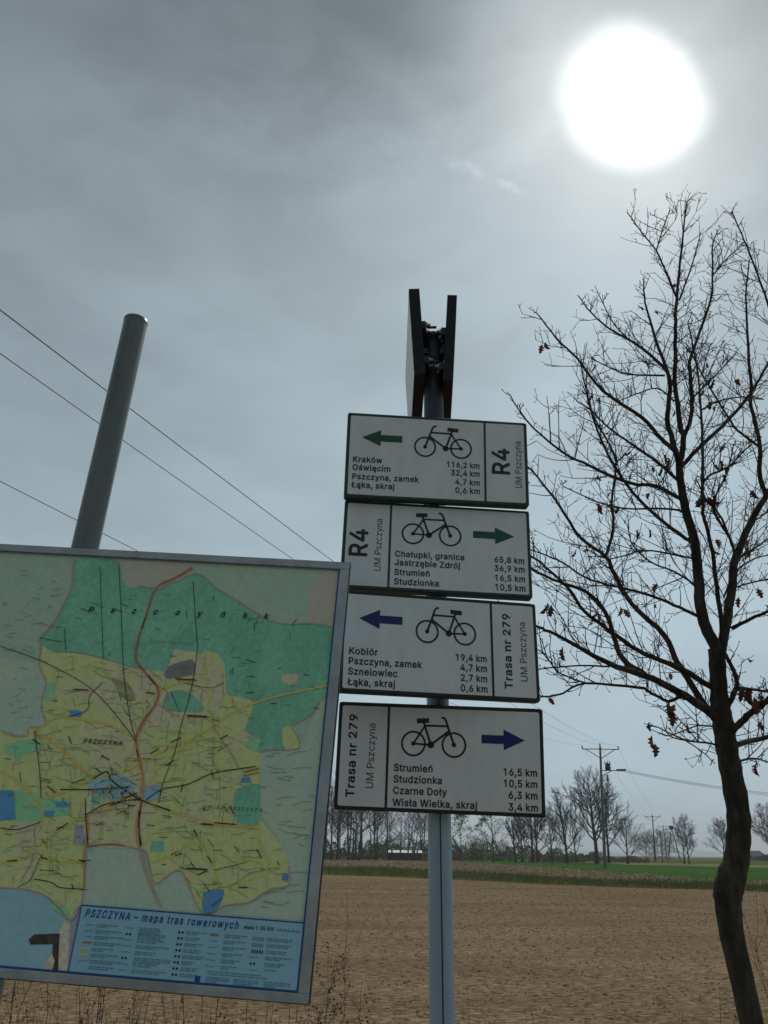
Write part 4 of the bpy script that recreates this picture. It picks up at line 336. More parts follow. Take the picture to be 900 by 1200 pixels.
# lettering: outlines of a plain grotesque, regular and bold
GLYPH = {}
for _l in GLYPH_DATA.strip('\n').split('\n'):
    _c, _a, _rr, _bb = _l.split('|')
    GLYPH[_c] = (int(_a) / 1000, _rr, _bb)
CAPH = 203 / 400
_gc = {}
def area2(a):
    return float(np.sum(a[:, 0] * np.roll(a[:, 1], -1) - np.roll(a[:, 0], -1) * a[:, 1]))
def glyph(ch, bold):
    if (ch, bold) not in _gc:
        arrs = [np.array([int(x) for x in q.split()], float).reshape(-1, 2) / 400 for q in GLYPH[ch][2 if bold else 1].split(';') if q]
        def holed(a):
            c = 0; x, y = a[0] + 1e-5
            for o in arrs:
                if o is a: continue
                j = len(o) - 1; ins = False
                for i in range(len(o)):
                    if (o[i, 1] > y) != (o[j, 1] > y) and x < (o[j, 0] - o[i, 0]) * (y - o[i, 1]) / (o[j, 1] - o[i, 1]) + o[i, 0]: ins = not ins
                    j = i
                c += ins
            return c % 2 == 1
        hol = [holed(a) for a in arrs]
        arrs = [a if ((area2(a) > 0) != h) else a[::-1] for a, h in zip(arrs, hol)]
        # fill each outer ring with its own counters
        pts = np.concatenate(arrs); out = []; base_i = np.cumsum([0] + [len(a) for a in arrs])
        outs = [i for i, h in enumerate(hol) if not h]
        for oi in outs:
            grp = [oi]
            o = arrs[oi]
            for hi, h in enumerate(hol):
                if h and o[:, 0].min() <= arrs[hi][:, 0].mean() <= o[:, 0].max() and o[:, 1].min() <= arrs[hi][:, 1].mean() <= o[:, 1].max(): grp.append(hi)
            idx = np.concatenate([np.arange(base_i[q], base_i[q + 1]) for q in grp])
            tris = tessellate_polygon([[Vector((x, y, 0)) for x, y in arrs[q]] for q in grp])
            for t in tris:
                t = [int(idx[i]) for i in t]; a, b, c = pts[t[0]], pts[t[1]], pts[t[2]]
                s = (b[0] - a[0]) * (c[1] - a[1]) - (b[1] - a[1]) * (c[0] - a[0])
                if abs(s) > 1e-9: out.append(tuple(t) if s > 0 else (t[0], t[2], t[1]))
        _gc[(ch, bold)] = (pts, out)
    return _gc[(ch, bold)]

def text(mb, s, x, y, cap, to3, bold=True, align='l', width=None, rot=0.0, track=0.0, slant=0.0, mi=0):
    """flat letters with baseline starting at (x, y); to3 maps 2-D drawing coordinates to the sheet"""
    k = cap / CAPH
    pos = 0; items = []
    for ch in s:
        if ch == ' ': pos += 0.20 + track; continue
        items.append((ch, pos)); pos += GLYPH[ch][0] + (0.034 if bold else 0) + track
    total = pos - track
    sx = (width / (total * k)) if width else 1.0
    off = 0 if align == 'l' else (-total * k * sx if align == 'r' else -total * k * sx / 2)
    c_, s_ = math.cos(rot), math.sin(rot)
    for ch, p in items:
        pts, tris = glyph(ch, bold)
        X = (pts[:, 0] + p + slant * pts[:, 1]) * k * sx + off; Y = pts[:, 1] * k
        P = np.stack([x + c_ * X - s_ * Y, y + s_ * X + c_ * Y], 1)
        mb.add(to3(P), tris, mi)

def stroke2d(mb, pts, w, to3, closed=False, mi=0):
    """flat line of width w in 2-D drawing coordinates"""
    P = np.asarray(pts, float)
    if closed: P = np.vstack([P, P[:1]])
    n = len(P)
    T = np.empty_like(P)
    d = np.diff(P, axis=0); d /= np.maximum(np.linalg.norm(d, axis=1, keepdims=True), 1e-9)
    T[0] = d[0]; T[-1] = d[-1]
    if n > 2: T[1:-1] = d[:-1] + d[1:]
    if closed: T[0] = T[-1] = d[0] + d[-1]
    T /= np.maximum(np.linalg.norm(T, axis=1, keepdims=True), 1e-9)
    Nn = np.stack([-T[:, 1], T[:, 0]], 1)
    w = np.broadcast_to(np.asarray(w, float), (n,))[:, None]
    Vv = np.empty((2 * n, 2)); Vv[0::2] = P + Nn * w / 2; Vv[1::2] = P - Nn * w / 2
    mb.add(to3(Vv), [(2 * i + 1, 2 * i + 3, 2 * i + 2, 2 * i) for i in range(n - 1)], mi)

def poly2d(mb, pts, to3, mi=0):
    P = np.asarray(pts, float)
    tris = tessellate_polygon([[Vector((x, y, 0)) for x, y in P]])
    out = []
    for t in tris:
        a, b, c = P[t[0]], P[t[1]], P[t[2]]
        s = (b[0] - a[0]) * (c[1] - a[1]) - (b[1] - a[1]) * (c[0] - a[0])
        out.append(t if s > 0 else (t[0], t[2], t[1]))
    mb.add(to3(P), out, mi)

def disc2d(mb, c, r, to3, mi=0, n=20):
    poly2d(mb, [(c[0] + r * math.cos(a), c[1] + r * math.sin(a)) for a in np.linspace(0, 2 * math.pi, n, endpoint=False)], to3, mi)

def smooth_path(P, sub=3):
    P = np.asarray(P, float)
    if len(P) < 3: return P
    out = []
    E = np.vstack([2 * P[0] - P[1], P, 2 * P[-1] - P[-2]])
    for i in range(1, len(E) - 2):
        a, b, c, d = E[i - 1], E[i], E[i + 1], E[i + 2]
        for t in np.linspace(0, 1, sub, endpoint=False):
            out.append(0.5 * (2 * b + (c - a) * t + (2 * a - 5 * b + 4 * c - d) * t * t + (3 * b - a - 3 * c + d) * t ** 3))
    out.append(P[-1])
    return np.array(out)

def Rm(yaw, tilt, roll):
    return np.array(Matrix.Rotation(yaw, 3, 'Z') @ Matrix.Rotation(tilt, 3, 'X') @ Matrix.Rotation(roll, 3, 'Y'))

def place(o, loc, M):
    m = Matrix.Identity(4)
    for i in range(3):
        for j in range(3): m[i][j] = M[i][j]
        m[i][3] = loc[i]
    o.matrix_world = m
# ---------------------------------------------------------------- setting: ground, fields, far hills
m_ground = mat('meadow', (0.075, 0.105, 0.03), 0.95, scale=0.02, col2=(0.10, 0.095, 0.04), fine=0.25, fscale=0.7, spec=0.0)
m_soil = mat('ploughed_soil', (0.242, 0.178, 0.110), 0.95, scale=0.25, col2=(0.178, 0.130, 0.080), bump=0.05, bscale=5.0,
             stretch=(0.55, 1.6, 1), spec=0.0, fine=0.5, fscale=11.0)
m_clod = mat('soil_clod', (0.22, 0.162, 0.10), 0.95, scale=2.5, col2=(0.13, 0.093, 0.057), spec=0.0)
m_stub = mat('stubble_soil', (0.15, 0.118, 0.066), 0.95, scale=0.5, col2=(0.10, 0.078, 0.045), bump=0.06, bscale=3, fine=0.3, fscale=4, spec=0.0)
m_crop = mat('young_crop', (0.052, 0.115, 0.028), 0.9, scale=0.06, col2=(0.042, 0.092, 0.023), fine=0.25, fscale=1.8, stretch=(1, 0.25, 1), spec=0.0)
m_tan = mat('bare_strip', (0.20, 0.185, 0.10), 0.95, scale=0.08, col2=(0.15, 0.155, 0.075), spec=0.0)
m_verge = mat('verge_soil', (0.075, 0.085, 0.03), 0.95, scale=0.8, col2=(0.11, 0.09, 0.045), fine=0.3, fscale=6, spec=0.0)
m_hill = mat('far_hill', (0.10, 0.13, 0.09), 1.0, scale=0.002, var=0.3, spec=0.0)

def sheet(name, pts, zz, m, kind='structure'):
    mb = MB(); P = [(x, y) for x, y in pts]
    poly2d(mb, P, lambda q: np.column_stack([q, np.full(len(q), zz)]), 0)
    return tag(mb.build(name, m), kind=kind)
mb = MB()
mb.add([(-15000, -15000, 0), (15000, -15000, 0), (15000, 15000, 0), (-15000, 15000, 0)], [(0, 1, 2, 3)])
tag(mb.build('ground', m_ground), kind='structure')
HORIZ = lambda x: 999.0 + (x - 450) * 0.0122
def gline(pix):
    return [tuple(gnd(x, max(y, HORIZ(x) + 1.2))[:2]) for x, y in pix]
edge0 = gline([(60, 1014), (385, 1025.5), (460, 1028), (560, 1032.4), (640, 1036.7), (740, 1040.5), (840, 1043), (900, 1045.5), (1100, 1056)])
edge1 = gline([(60, 1006), (385, 1016.5), (460, 1018), (560, 1023.5), (640, 1029), (740, 1034.5), (840, 1037.5), (900, 1039), (1100, 1047)])
edge2 = gline([(60, 1001), (385, 1002.5), (460, 1004), (520, 1007), (560, 1011), (640, 1015.5), (740, 1024.5), (840, 1032), (900, 1035), (1100, 1044)])
edge3 = gline([(520, 1006.4), (560, 1007.2), (640, 1009.3), (740, 1013.5), (900, 1017), (1100, 1022)])
edge4 = gline([(520, 1004.2), (560, 1004.8), (640, 1006.3), (740, 1010.6), (900, 1014), (1100, 1019)])
sheet('ploughed_field', [(-60, -30), (60, -30)] + edge0[::-1], 0.004, m_soil)
sheet('field_verge', edge0 + edge1[::-1], 0.008, m_verge)
sheet('stubble_field', edge1 + edge2[::-1], 0.012, m_stub)
sheet('crop_field', edge2[3:] + edge3[::-1], 0.016, m_crop)
sheet('bare_strip_of_field', edge3 + edge4[::-1], 0.020, m_tan)

# clods on the ploughed field
def interp_edge(edge, x):
    E = sorted(edge); return float(np.interp(x, [e[0] for e in E], [e[1] for e in E]))
mb = MB()
octv = np.array([(1, 0, 0), (-1, 0, 0), (0, 1, 0), (0, -1, 0), (0, 0, 1), (0, 0, -0.6)], float)
octf = np.array([(0, 2, 4), (2, 1, 4), (1, 3, 4), (3, 0, 4)])
NC = 190000
Yc = 5.5 + 50 * rng.random(NC) ** 2.5
Xc = (rng.random(NC) - 0.5) * (Yc * 1.35 + 3) + Yc * 0.08
_E = np.array(sorted(edge0)); ok = Yc < np.interp(Xc, _E[:, 0], _E[:, 1]) - 0.2
Yc, Xc = Yc[ok], Xc[ok]; NC = len(Yc)
r = 0.006 + 0.024 * rng.random(NC) ** 4 + 0.00042 * Yc
p = octv[None] * (r[:, None] * (0.6 + 0.9 * rng.random((NC, 3))))[:, None, :] * (0.7 + 0.6 * rng.random((NC, 6, 1)))
p += rng.normal(0, 0.22, (NC, 6, 3)) * r[:, None, None]
a = rng.random(NC) * 6.28; c_, s_ = np.cos(a)[:, None], np.sin(a)[:, None]
p = np.stack([p[..., 0] * c_ - p[..., 1] * s_ + Xc[:, None], p[..., 0] * s_ + p[..., 1] * c_ + Yc[:, None], p[..., 2] * 0.55 + r[:, None] * 0.1], -1)
fa = (octf[None] + 6 * np.arange(NC)[:, None, None]).reshape(-1, 3)
mb.v = [p.reshape(-1, 3)]; mb.n = 6 * NC
mb.f = fa.tolist(); mb.m = [0] * len(mb.f); mb.smooth = [True] * len(mb.f)
tag(mb.build('soil_clods', m_clod), kind='stuff')

# maize trash lying on the stubble
m_straw = mat('straw', (0.50, 0.41, 0.25), 0.8, scale=1.3, col2=(0.17, 0.125, 0.07), transl=0.2)
mb = MB()
for i in range(9000):
    x = rng.uniform(-14, 34)
    lo, hi = interp_edge(edge1, x), interp_edge(edge2, x)
    if hi - lo < 0.5: continue
    y = lo + (min(hi, lo + 75) - lo) * rng.random() ** 1.6
    L = 0.10 + 0.42 * rng.random() ** 2; w = 0.025 + 0.055 * rng.random(); a = rng.random() * 3.14; el = abs(rng.normal(0, 0.24))
    d = np.array([math.cos(a) * math.cos(el), math.sin(a) * math.cos(el), math.sin(el)]); s_ = np.array([-math.sin(a), math.cos(a), 0.0])
    u = np.cross(d, s_)
    c = np.array([x, y, 0.02 + L * 0.5 * math.sin(el) + 0.04 * rng.random()])
    tw = s_ * w * 0.8 + u * w * 0.6
    mb.add([c - d * L / 2 - tw, c + d * L / 2 - tw * .4, c + d * L / 2 + tw * .4, c - d * L / 2 + tw, c + u * w], [(0, 1, 4), (1, 2, 4), (2, 3, 4), (3, 0, 4)])
tag(mb.build('maize_trash', m_straw), kind='stuff')
# grass of the verge
m_grass = mat('verge_grass', (0.060, 0.105, 0.028), 0.8, scale=0.5, col2=(0.12, 0.11, 0.045), transl=0.35)
mb = MB()
for i in range(16000):
    x = rng.uniform(-14, 32)
    lo, hi = interp_edge(edge0, x), interp_edge(edge1, x)
    y = lo - 0.1 + (hi - lo + 0.2) * rng.random()
    n = math.sin(x * 0.7 + 1.3) * 0.5 + math.sin(x * 2.1) * 0.3
    h = (0.12 + 0.26 * rng.random()) * (1 + 0.35 * n); a = rng.random() * 6.28; b = rng.random() * 6.28; w = 0.012 + 0.012 * rng.random()
    s_ = np.array([math.cos(a) * w, math.sin(a) * w, 0]); l_ = np.array([math.cos(b), math.sin(b), 0]) * h * 0.45 * rng.random()
    p = np.array([x, y, 0.0])
    mb.add([p - s_, p + s_, p + l_ * 0.4 + s_ * 0.7 + (0, 0, h * .6), p + l_ * 0.4 - s_ * .7 + (0, 0, h * .6), p + l_ + (0, 0, h)], [(0, 1, 2, 3), (3, 2, 4)])
tag(mb.build('verge_grass', m_grass), kind='stuff')

# far hills on the horizon
mb = MB()
xs = np.linspace(-9000, 12000, 90); ys = np.linspace(6400, 8200, 7)
prof = np.sin(np.linspace(0, math.pi, 7))
Hh = 44 + 14 * np.sin(xs / 900 + 1) + 14 * np.sin(xs / 370) + 7 * np.sin(xs / 140 + 2) - 0.0042 * np.abs(xs - 2000)
vs = [(x, y, max(0, h) * p - 1) for y, p in zip(ys, prof) for x, h in zip(xs, Hh)]
nx = len(xs)
mb.add(vs, [(j * nx + i, j * nx + i + 1, (j + 1) * nx + i + 1, (j + 1) * nx + i) for j in range(6) for i in range(nx - 1)], 0, True)
tag(mb.build('hills', m_hill), kind='structure')
# the hazy air over the plain
m_haze = bpy.data.materials.new('haze'); m_haze.use_nodes = True
_t = m_haze.node_tree; _t.nodes.remove(_t.nodes['Principled BSDF'])
_v = N(_t, 'ShaderNodeVolumePrincipled'); _v.inputs['Color'].default_value = (0.86, 0.92, 0.97, 1); _v.inputs['Density'].default_value = 0.00028
_v.inputs['Anisotropy'].default_value = 0.3
_t.links.new(_v.outputs[0], _t.nodes['Material Output'].inputs['Volume'])
mb = MB(); mb.box((0, 4000, 79), (26000, 9600, 160)); tag(mb.build('haze', m_haze), kind='stuff')

# ---------------------------------------------------------------- metal, paint
m_steel = mat('galvanised_steel', (0.36, 0.40, 0.42), 0.42, metal=0.85, scale=14, col2=(0.27, 0.31, 0.33), bump=0.0004, bscale=90, fine=0.1, fscale=45)
m_pole = mat('painted_grey_pole', (0.14, 0.175, 0.18), 0.36, scale=26, col2=(0.10, 0.13, 0.135), spec=0.45, fine=0.10, fscale=50, stretch=(1, 1, 0.06))
m_postpaint = mat('blue_grey_post', (0.37, 0.50, 0.60), 0.45, scale=5, col2=(0.31, 0.43, 0.52), spec=0.4, fine=0.07, fscale=60, stretch=(1, 1, 0.1))
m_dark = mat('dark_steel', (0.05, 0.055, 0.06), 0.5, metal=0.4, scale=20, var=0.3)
m_cap = mat('pole_cap', (0.03, 0.03, 0.032), 0.6, scale=10, var=0.3)
m_white = mat('reflective_white', (0.75, 0.80, 0.83), 0.42, scale=7, col2=(0.69, 0.745, 0.765), spec=0.35, fine=0.03, fscale=26, stretch=(1, 1, 0.3))
m_green = mat('sign_green', (0.010, 0.095, 0.055), 0.45, scale=20, var=0.2)
m_black = mat('sign_black', (0.012, 0.012, 0.014), 0.45, scale=20, var=0.2)
m_blue = mat('sign_blue', (0.008, 0.014, 0.17), 0.45, scale=20, var=0.15)
m_rgreen = mat('route_green', (0.008, 0.036, 0.026), 0.45, scale=20, var=0.2)
m_rnavy = mat('route_navy', (0.012, 0.012, 0.06), 0.45, scale=20, var=0.2)
m_greentray = mat('tray_green', (0.015, 0.055, 0.042), 0.5, scale=20, var=0.3)
m_blacktray = mat('tray_black', (0.016, 0.018, 0.018), 0.5, scale=20, var=0.3)
m_greytray = mat('tray_grey', (0.036, 0.040, 0.050), 0.7, spec=0.12, scale=14, var=0.3)
m_backwhite = mat('sign_face_side', (0.80, 0.84, 0.84), 0.45, scale=6, var=0.1)

# ---------------------------------------------------------------- sign post
PX, PY, PR = 0.1708, 2.47, 0.034
pt = (0.1748, 2.47, 3.372)
post = thing('sign_post', (PX, PY, 0), 'round blue-grey steel post carrying the four white route signs', 'post')
mb = MB(); mb.tube([(0, 0, -0.05), (0.001, 0, 1.7), (0.004, 0, 3.365)], PR, 28, 0, True)
mb.build('pole', m_postpaint, post)
mb = MB(); mb.tube([(-0.0, -PR + 0.0006, -0.05), (0.001, -PR + 0.0006, 1.7), (0.004, -PR + 0.0006, 3.33)], 0.0022, 6)  # thin dark line running down the front of the post
mb.build('dark_front_line', m_dark, post)
mb = MB(); mb.tube([(0.0031, 0, 2.93), (0.004, 0, 3.352)], PR + 0.0012, 28); mb.build('dark_upper_section', m_dark, post)  # near-black skin around the upper section of the post
mb = MB(); mb.tube([(0.004, 0, 3.350), (0.004, 0, 3.374), (0.004, 0, 3.380)], [PR + 0.0035, PR + 0.0035, PR - 0.004], 28)
mb.build('cap', m_cap, post)

# ---------------------------------------------------------------- bike route signs
TH = 0.031
def sgn3(yoff):
    """sheet coordinates (u right, v down from the top left corner, metres) to the sign's own space"""
    return lambda q: np.column_stack([q[:, 0] - 0.3, np.full(len(q), -yoff), 0.15 - q[:, 1]])

def flip(f):
    def g(q):
        return f(np.column_stack([q[:, 0], -q[:, 1]]))
    return g

def rrect(x0, y0, x1, y1, r, n=5):
    out = []
    for cx, cy, a0 in ((x1 - r, y1 - r, 0), (x0 + r, y1 - r, 90), (x0 + r, y0 + r, 180), (x1 - r, y0 + r, 270)):
        for i in range(n):
            a = math.radians(a0 + 90 * i / (n - 1)); out.append((cx + r * math.cos(a), cy + r * math.sin(a)))
    return out

def tray(mb, w, h, th, mi=0):
    """folded sheet tray: front face at y=0, sides going back to y=th"""
    F = rrect(-w / 2, -h / 2, w / 2, h / 2, 0.008)
    e = 0.0025
    Fi = rrect(-w / 2 + e, -h / 2 + e, w / 2 - e, h / 2 - e, 0.006)
    n = len(F)
    ring = lambda P, y: [(x, y, z_) for x, z_ in P]
    v = ring(Fi, 0) + ring(F, e) + ring(F, th) + ring(Fi, th) + ring(Fi, 0.004)
    fs = [tuple(range(n))]
    for k in range(4):
        for i in range(n):
            j = (i + 1) % n
            fs.append((k * n + i, (k + 1) * n + i, (k + 1) * n + j, k * n + j))
    fs.append(tuple(range(4 * n, 5 * n))[::-1])
    mb.add(v, fs, mi)

def bike(mb, ox, oy, W, to3, face):
    """bicycle pictogram, wheel axles at oy, width W, heading left (face=-1) or right"""
    def P(a, b):
        x = a if face < 0 else 1 - a
        return (ox + x * W, oy + b * W)
    T = lambda pts, w: stroke2d(mb, [P(*p) for p in pts], w * W * 1.3, to3)
    for c in (0.19, 0.81):
        ring = [P(c + 0.175 * math.cos(a), 0.175 * math.sin(a)) for a in np.linspace(0, 2 * math.pi, 40, endpoint=False)]
        if face > 0: ring = ring[::-1]
        stroke2d(mb, ring, 0.030 * W, to3, True)
        disc2d(mb, P(c, 0), 0.034 * W, to3)
    disc2d(mb, P(0.545, -0.01), 0.052 * W, to3)
    T([(0.19, 0), (0.262, 0.20), (0.318, 0.365), (0.345, 0.395), (0.385, 0.400)], 0.026)
    T([(0.285, 0.275), (0.635, 0.272)], 0.024)
    T([(0.262, 0.205), (0.545, -0.01)], 0.026)
    T([(0.545, -0.01), (0.665, 0.345)], 0.026)
    T([(0.81, 0), (0.635, 0.272)], 0.022)
    T([(0.81, 0), (0.545, -0.012)], 0.022)
    T([(0.575, 0.352), (0.765, 0.338)], 0.056)

def arrow(mb, x0, x1, yc, to3, face, hh=0.058, sh=0.024):
    hl = 0.062
    if face < 0: p = [(x0, yc), (x0 + hl, yc - hh / 2), (x0 + hl, yc - sh / 2), (x1, yc - sh / 2), (x1, yc + sh / 2), (x0 + hl, yc + sh / 2), (x0 + hl, yc + hh / 2)]
    else: p = [(x1, yc), (x1 - hl, yc - hh / 2), (x1 - hl, yc - sh / 2), (x0, yc - sh / 2), (x0, yc + sh / 2), (x1 - hl, yc + sh / 2), (x1 - hl, yc + hh / 2)]
    poly2d(mb, p, to3)

def route_sign(spec):
    loc, (yaw, tilt, roll), face, dark, tr, acol = spec['loc'], spec['rot'], spec['face'], spec['ink'], spec['tray'], spec['acol']
    t = thing('route_sign', (0, 0, 0), spec['label'], 'sign', 'bike route signs facing the viewer')
    M = Rm(yaw, tilt, roll); place(t, loc, M)
    mb = MB(); tray(mb, 0.6, 0.3, TH); mb.build('backing_tray', tr, t)
    F1, F2 = sgn3(0.0006), sgn3(0.0012)
    g1, g2 = flip(F1), flip(F2)
    # drawing uses y upward so lettering stays upright: y = -v
    mb = MB(); poly2d(mb, [(a, -b) for a, b in rrect(0.0108, 0.0108, 0.5892, 0.2892, 0.006)], g1); mb.build('white_face', m_white, t)
    dv = spec['div']
    mb = MB(); stroke2d(mb, [(dv, -0.0109), (dv, -0.2891)], 0.007, g2); mb.build('divider', tr, t)
    mb = MB(); arrow(mb, spec['arr'][0], spec['arr'][1], -spec['arr'][2], g2, face); mb.build('arrow', acol, t)
    mb = MB(); bike(mb, spec['bike'][0], -spec['bike'][1], spec['bike'][2], g2, face); mb.build('bicycle_symbol', m_black, t)
    mb = MB()
    for (s, wd), v in zip(spec['names'], spec['rows']):
        text(mb, s, spec['nx'], -v - 0.0065, 0.0205, g2, True, 'l', wd)
    mb.build('place_names', m_black, t)
    mb = MB()
    for (s, wd), v in zip(spec['dist'], spec['rows']):
        text(mb, s, spec['dx'], -v - 0.0070, 0.0208, g2, True, 'r', wd)
    mb.build('distances', m_black, t)
    mb = MB(); s, x, v, cap, wd = spec['route']
    text(mb, s, x, -v, cap, g2, True, 'c', wd, math.pi / 2); mb.build('route_number', spec['rcol'], t)
    mb = MB(); s, x, v, cap, wd = spec['oper']
    text(mb, s, x, -v, cap, g2, False, 'c', wd, math.pi / 2); mb.build('operator_name', m_black, t)
    # channel and clamp reaching back to the post
    p_local = M.T @ (np.array([PX, PY, loc[2]]) - np.array(loc))
    y1 = p_local[1]
    for k, zz in enumerate((0.085, -0.085)):
        mb = MB(); mb.box((p_local[0], 0.0045 + 0.012, zz), (0.42, 0.022, 0.03))
        y_in = 0.028
        if y1 - PR > y_in: mb.box((p_local[0], (y_in + y1 - PR + 0.01) / 2, zz), (0.05, max(0.01, y1 - PR + 0.01 - y_in), 0.026))
        mb.tube([(p_local[0], y1, zz - 0.014), (p_local[0], y1, zz + 0.014)], PR + 0.004, 20)
        mb.build('clamp', m_dark, t)
    return t

km = lambda *a: list(a)
route_sign(dict(loc=(0.173, 2.3172, 2.7858), rot=(0.0668, 0.0627, 0.0137), face=-1, ink=m_black, tray=m_greentray, acol=m_green,
    rcol=m_rgreen, div=0.457, arr=(0.050, 0.183, 0.088), bike=(0.222, 0.110, 0.192), nx=0.022, dx=0.440, rows=(0.171, 0.1995, 0.231, 0.260),
    names=[('Kraków', 0.098), ('Oświęcim', 0.126), ('Pszczyna, zamek', 0.218), ('Łąka, skraj', 0.140)],
    dist=[('116,2 km', 0.112), ('32,4 km', 0.097), ('4,7 km', 0.083), ('0,6 km', 0.083)],
    route=('R4', 0.539, 0.148, 0.060, 0.102), oper=('UM Pszczyna', 0.577, 0.155, 0.021, 0.170),
    label='uppermost white route sign, green arrow left, listing Kraków and Oświęcim'))
route_sign(dict(loc=(0.1692, 2.351, 2.4869), rot=(0.0572, -0.0253, 0.0276), face=1, ink=m_black, tray=m_greentray, acol=m_green,
    rcol=m_rgreen, div=0.150, arr=(0.415, 0.548, 0.096), bike=(0.186, 0.106, 0.192), nx=0.166, dx=0.579, rows=(0.181, 0.210, 0.242, 0.273),
    names=[('Chałupki, granica', 0.222), ('Jastrzębie Zdrój', 0.208), ('Strumień', 0.113), ('Studzionka', 0.142)],
    dist=[('65,8 km', 0.099), ('36,9 km', 0.099), ('16,5 km', 0.099), ('10,5 km', 0.099)],
    route=('R4', 0.081, 0.148, 0.060, 0.102), oper=('UM Pszczyna', 0.124, 0.150, 0.021, 0.180),
    label='green-edged route sign with R4 strip at left and green arrow right'))
route_sign(dict(loc=(0.1741, 2.3136, 2.1642), rot=(0.1714, 0.0111, 0.0089), face=-1, ink=m_black, tray=m_blacktray, acol=m_blue,
    rcol=m_rnavy, div=0.456, arr=(0.052, 0.182, 0.083), bike=(0.222, 0.110, 0.186), nx=0.024, dx=0.440, rows=(0.185, 0.214, 0.244, 0.274),
    names=[('Kobiór', 0.087), ('Pszczyna, zamek', 0.218), ('Sznelowiec', 0.146), ('Łąka, skraj', 0.140)],
    dist=[('19,4 km', 0.099), ('4,7 km', 0.084), ('2,7 km', 0.084), ('0,6 km', 0.084)],
    route=('Trasa nr 279', 0.516, 0.152, 0.025, 0.232), oper=('UM Pszczyna', 0.563, 0.152, 0.021, 0.184),
    label='white route sign with dark blue arrow left, listing Kobiór'))
route_sign(dict(loc=(0.1706, 2.3891, 1.8524), rot=(-0.0190, 0.0615, 0.0273), face=1, ink=m_black, tray=m_blacktray, acol=m_blue,
    rcol=m_rnavy, div=0.148, arr=(0.420, 0.546, 0.092), bike=(0.186, 0.112, 0.190), nx=0.166, dx=0.580, rows=(0.184, 0.215, 0.246, 0.278),
    names=[('Strumień', 0.115), ('Studzionka', 0.142), ('Czarne Doły', 0.155), ('Wisła Wielka, skraj', 0.242)],
    dist=[('16,5 km', 0.100), ('10,5 km', 0.100), ('6,3 km', 0.086), ('3,4 km', 0.086)],
    route=('Trasa nr 279', 0.057, 0.150, 0.025, 0.235), oper=('UM Pszczyna', 0.110, 0.150, 0.021, 0.184),
    label='lowest route sign, dark blue arrow right, listing Wisła Wielka'))

# two direction plates seen edge-on at the top of the post
def edge_plate(P, yaw, roll, side, th, label):
    t = thing('direction_plate', (0, 0, 0), label, 'sign', 'edge-on plates at the top of the post')
    M = Rm(yaw, 0, roll); place(t, P, M)
    # own space: x = thickness, y = away from the viewer, z up; origin = near top corner
    mb = MB()
    mb.add(*box_tray_edge(th, 0.6, 0.37))
    mb.build('backing_tray', m_greytray, t)
    mb = MB()
    xo = -0.0008 if side < 0 else th + 0.0008
    q = [(xo, 0.008, -0.008), (xo, 0.592, -0.008), (xo, 0.592, -0.362), (xo, 0.008, -0.362)]
    mb.add(q, [(0, 1, 2, 3) if side > 0 else (3, 2, 1, 0)])
    mb.build('white_face', m_backwhite, t)
    xi = th if side < 0 else 0.0
    sg = 1 if side < 0 else -1
    for zz in (-0.15, -0.30):
        mb = MB(); mb.box((xi + sg * 0.008, 0.10, zz), (0.016, 0.17, 0.03))
        mb.tube([(xi + sg * 0.02, 0.035, zz), (xi + sg * 0.055, 0.035, zz)], 0.005, 8)
        mb.build('bracket', m_dark, t)
        for yy in (0.02, 0.06):
            mb = MB(); mb.tube([(xi + sg * 0.016, yy, zz), (xi + sg * 0.022, yy, zz)], 0.010, 6); mb.tube([(xi + sg * 0.022, yy, zz), (xi + sg * 0.032, yy, zz)], 0.005, 8)
            mb.build('bolt', m_steel, t)
    return t

def box_tray_edge(th, w, h):
    vs = [(x, y, z_) for x in (0, th) for y in (0, w) for z_ in (0, -h)]
    return vs, [(0, 2, 3, 1), (4, 5, 7, 6), (0, 1, 5, 4), (2, 6, 7, 3), (0, 4, 6, 2), (1, 3, 7, 5)]
edge_plate((0.0817, 2.3737, 3.518), -0.0085, -0.053, -1, 0.039, 'left plate of the pair at the post top, pale face just showing')
edge_plate((0.2249, 2.3819, 3.4996), -0.052, 0.063, 1, 0.0355, 'right plate of the pair at the post top, dark edge only')
# clamp collars joining the plates to the post
mb = MB()
mb.tube([(0.0035, 0, 3.262), (0.0035, 0, 3.296)], PR + 0.005, 24); mb.box((0.034, -0.034, 3.279), (0.016, 0.03, 0.022)); mb.box((-0.028, -0.034, 3.279), (0.016, 0.03, 0.022))
mb.build('clamp', m_dark, post)
for dx, dy, zz in ((0.038, -0.040, 3.285), (0.045, -0.036, 3.335), (0.036, -0.045, 3.315)):
    mb = MB(); mb.tube([(dx, dy, zz), (dx, dy, zz + 0.05)], 0.005, 8); mb.tube([(dx, dy, zz), (dx, dy, zz + 0.012)], 0.0095, 6); mb.build('bolt', m_dark, post)
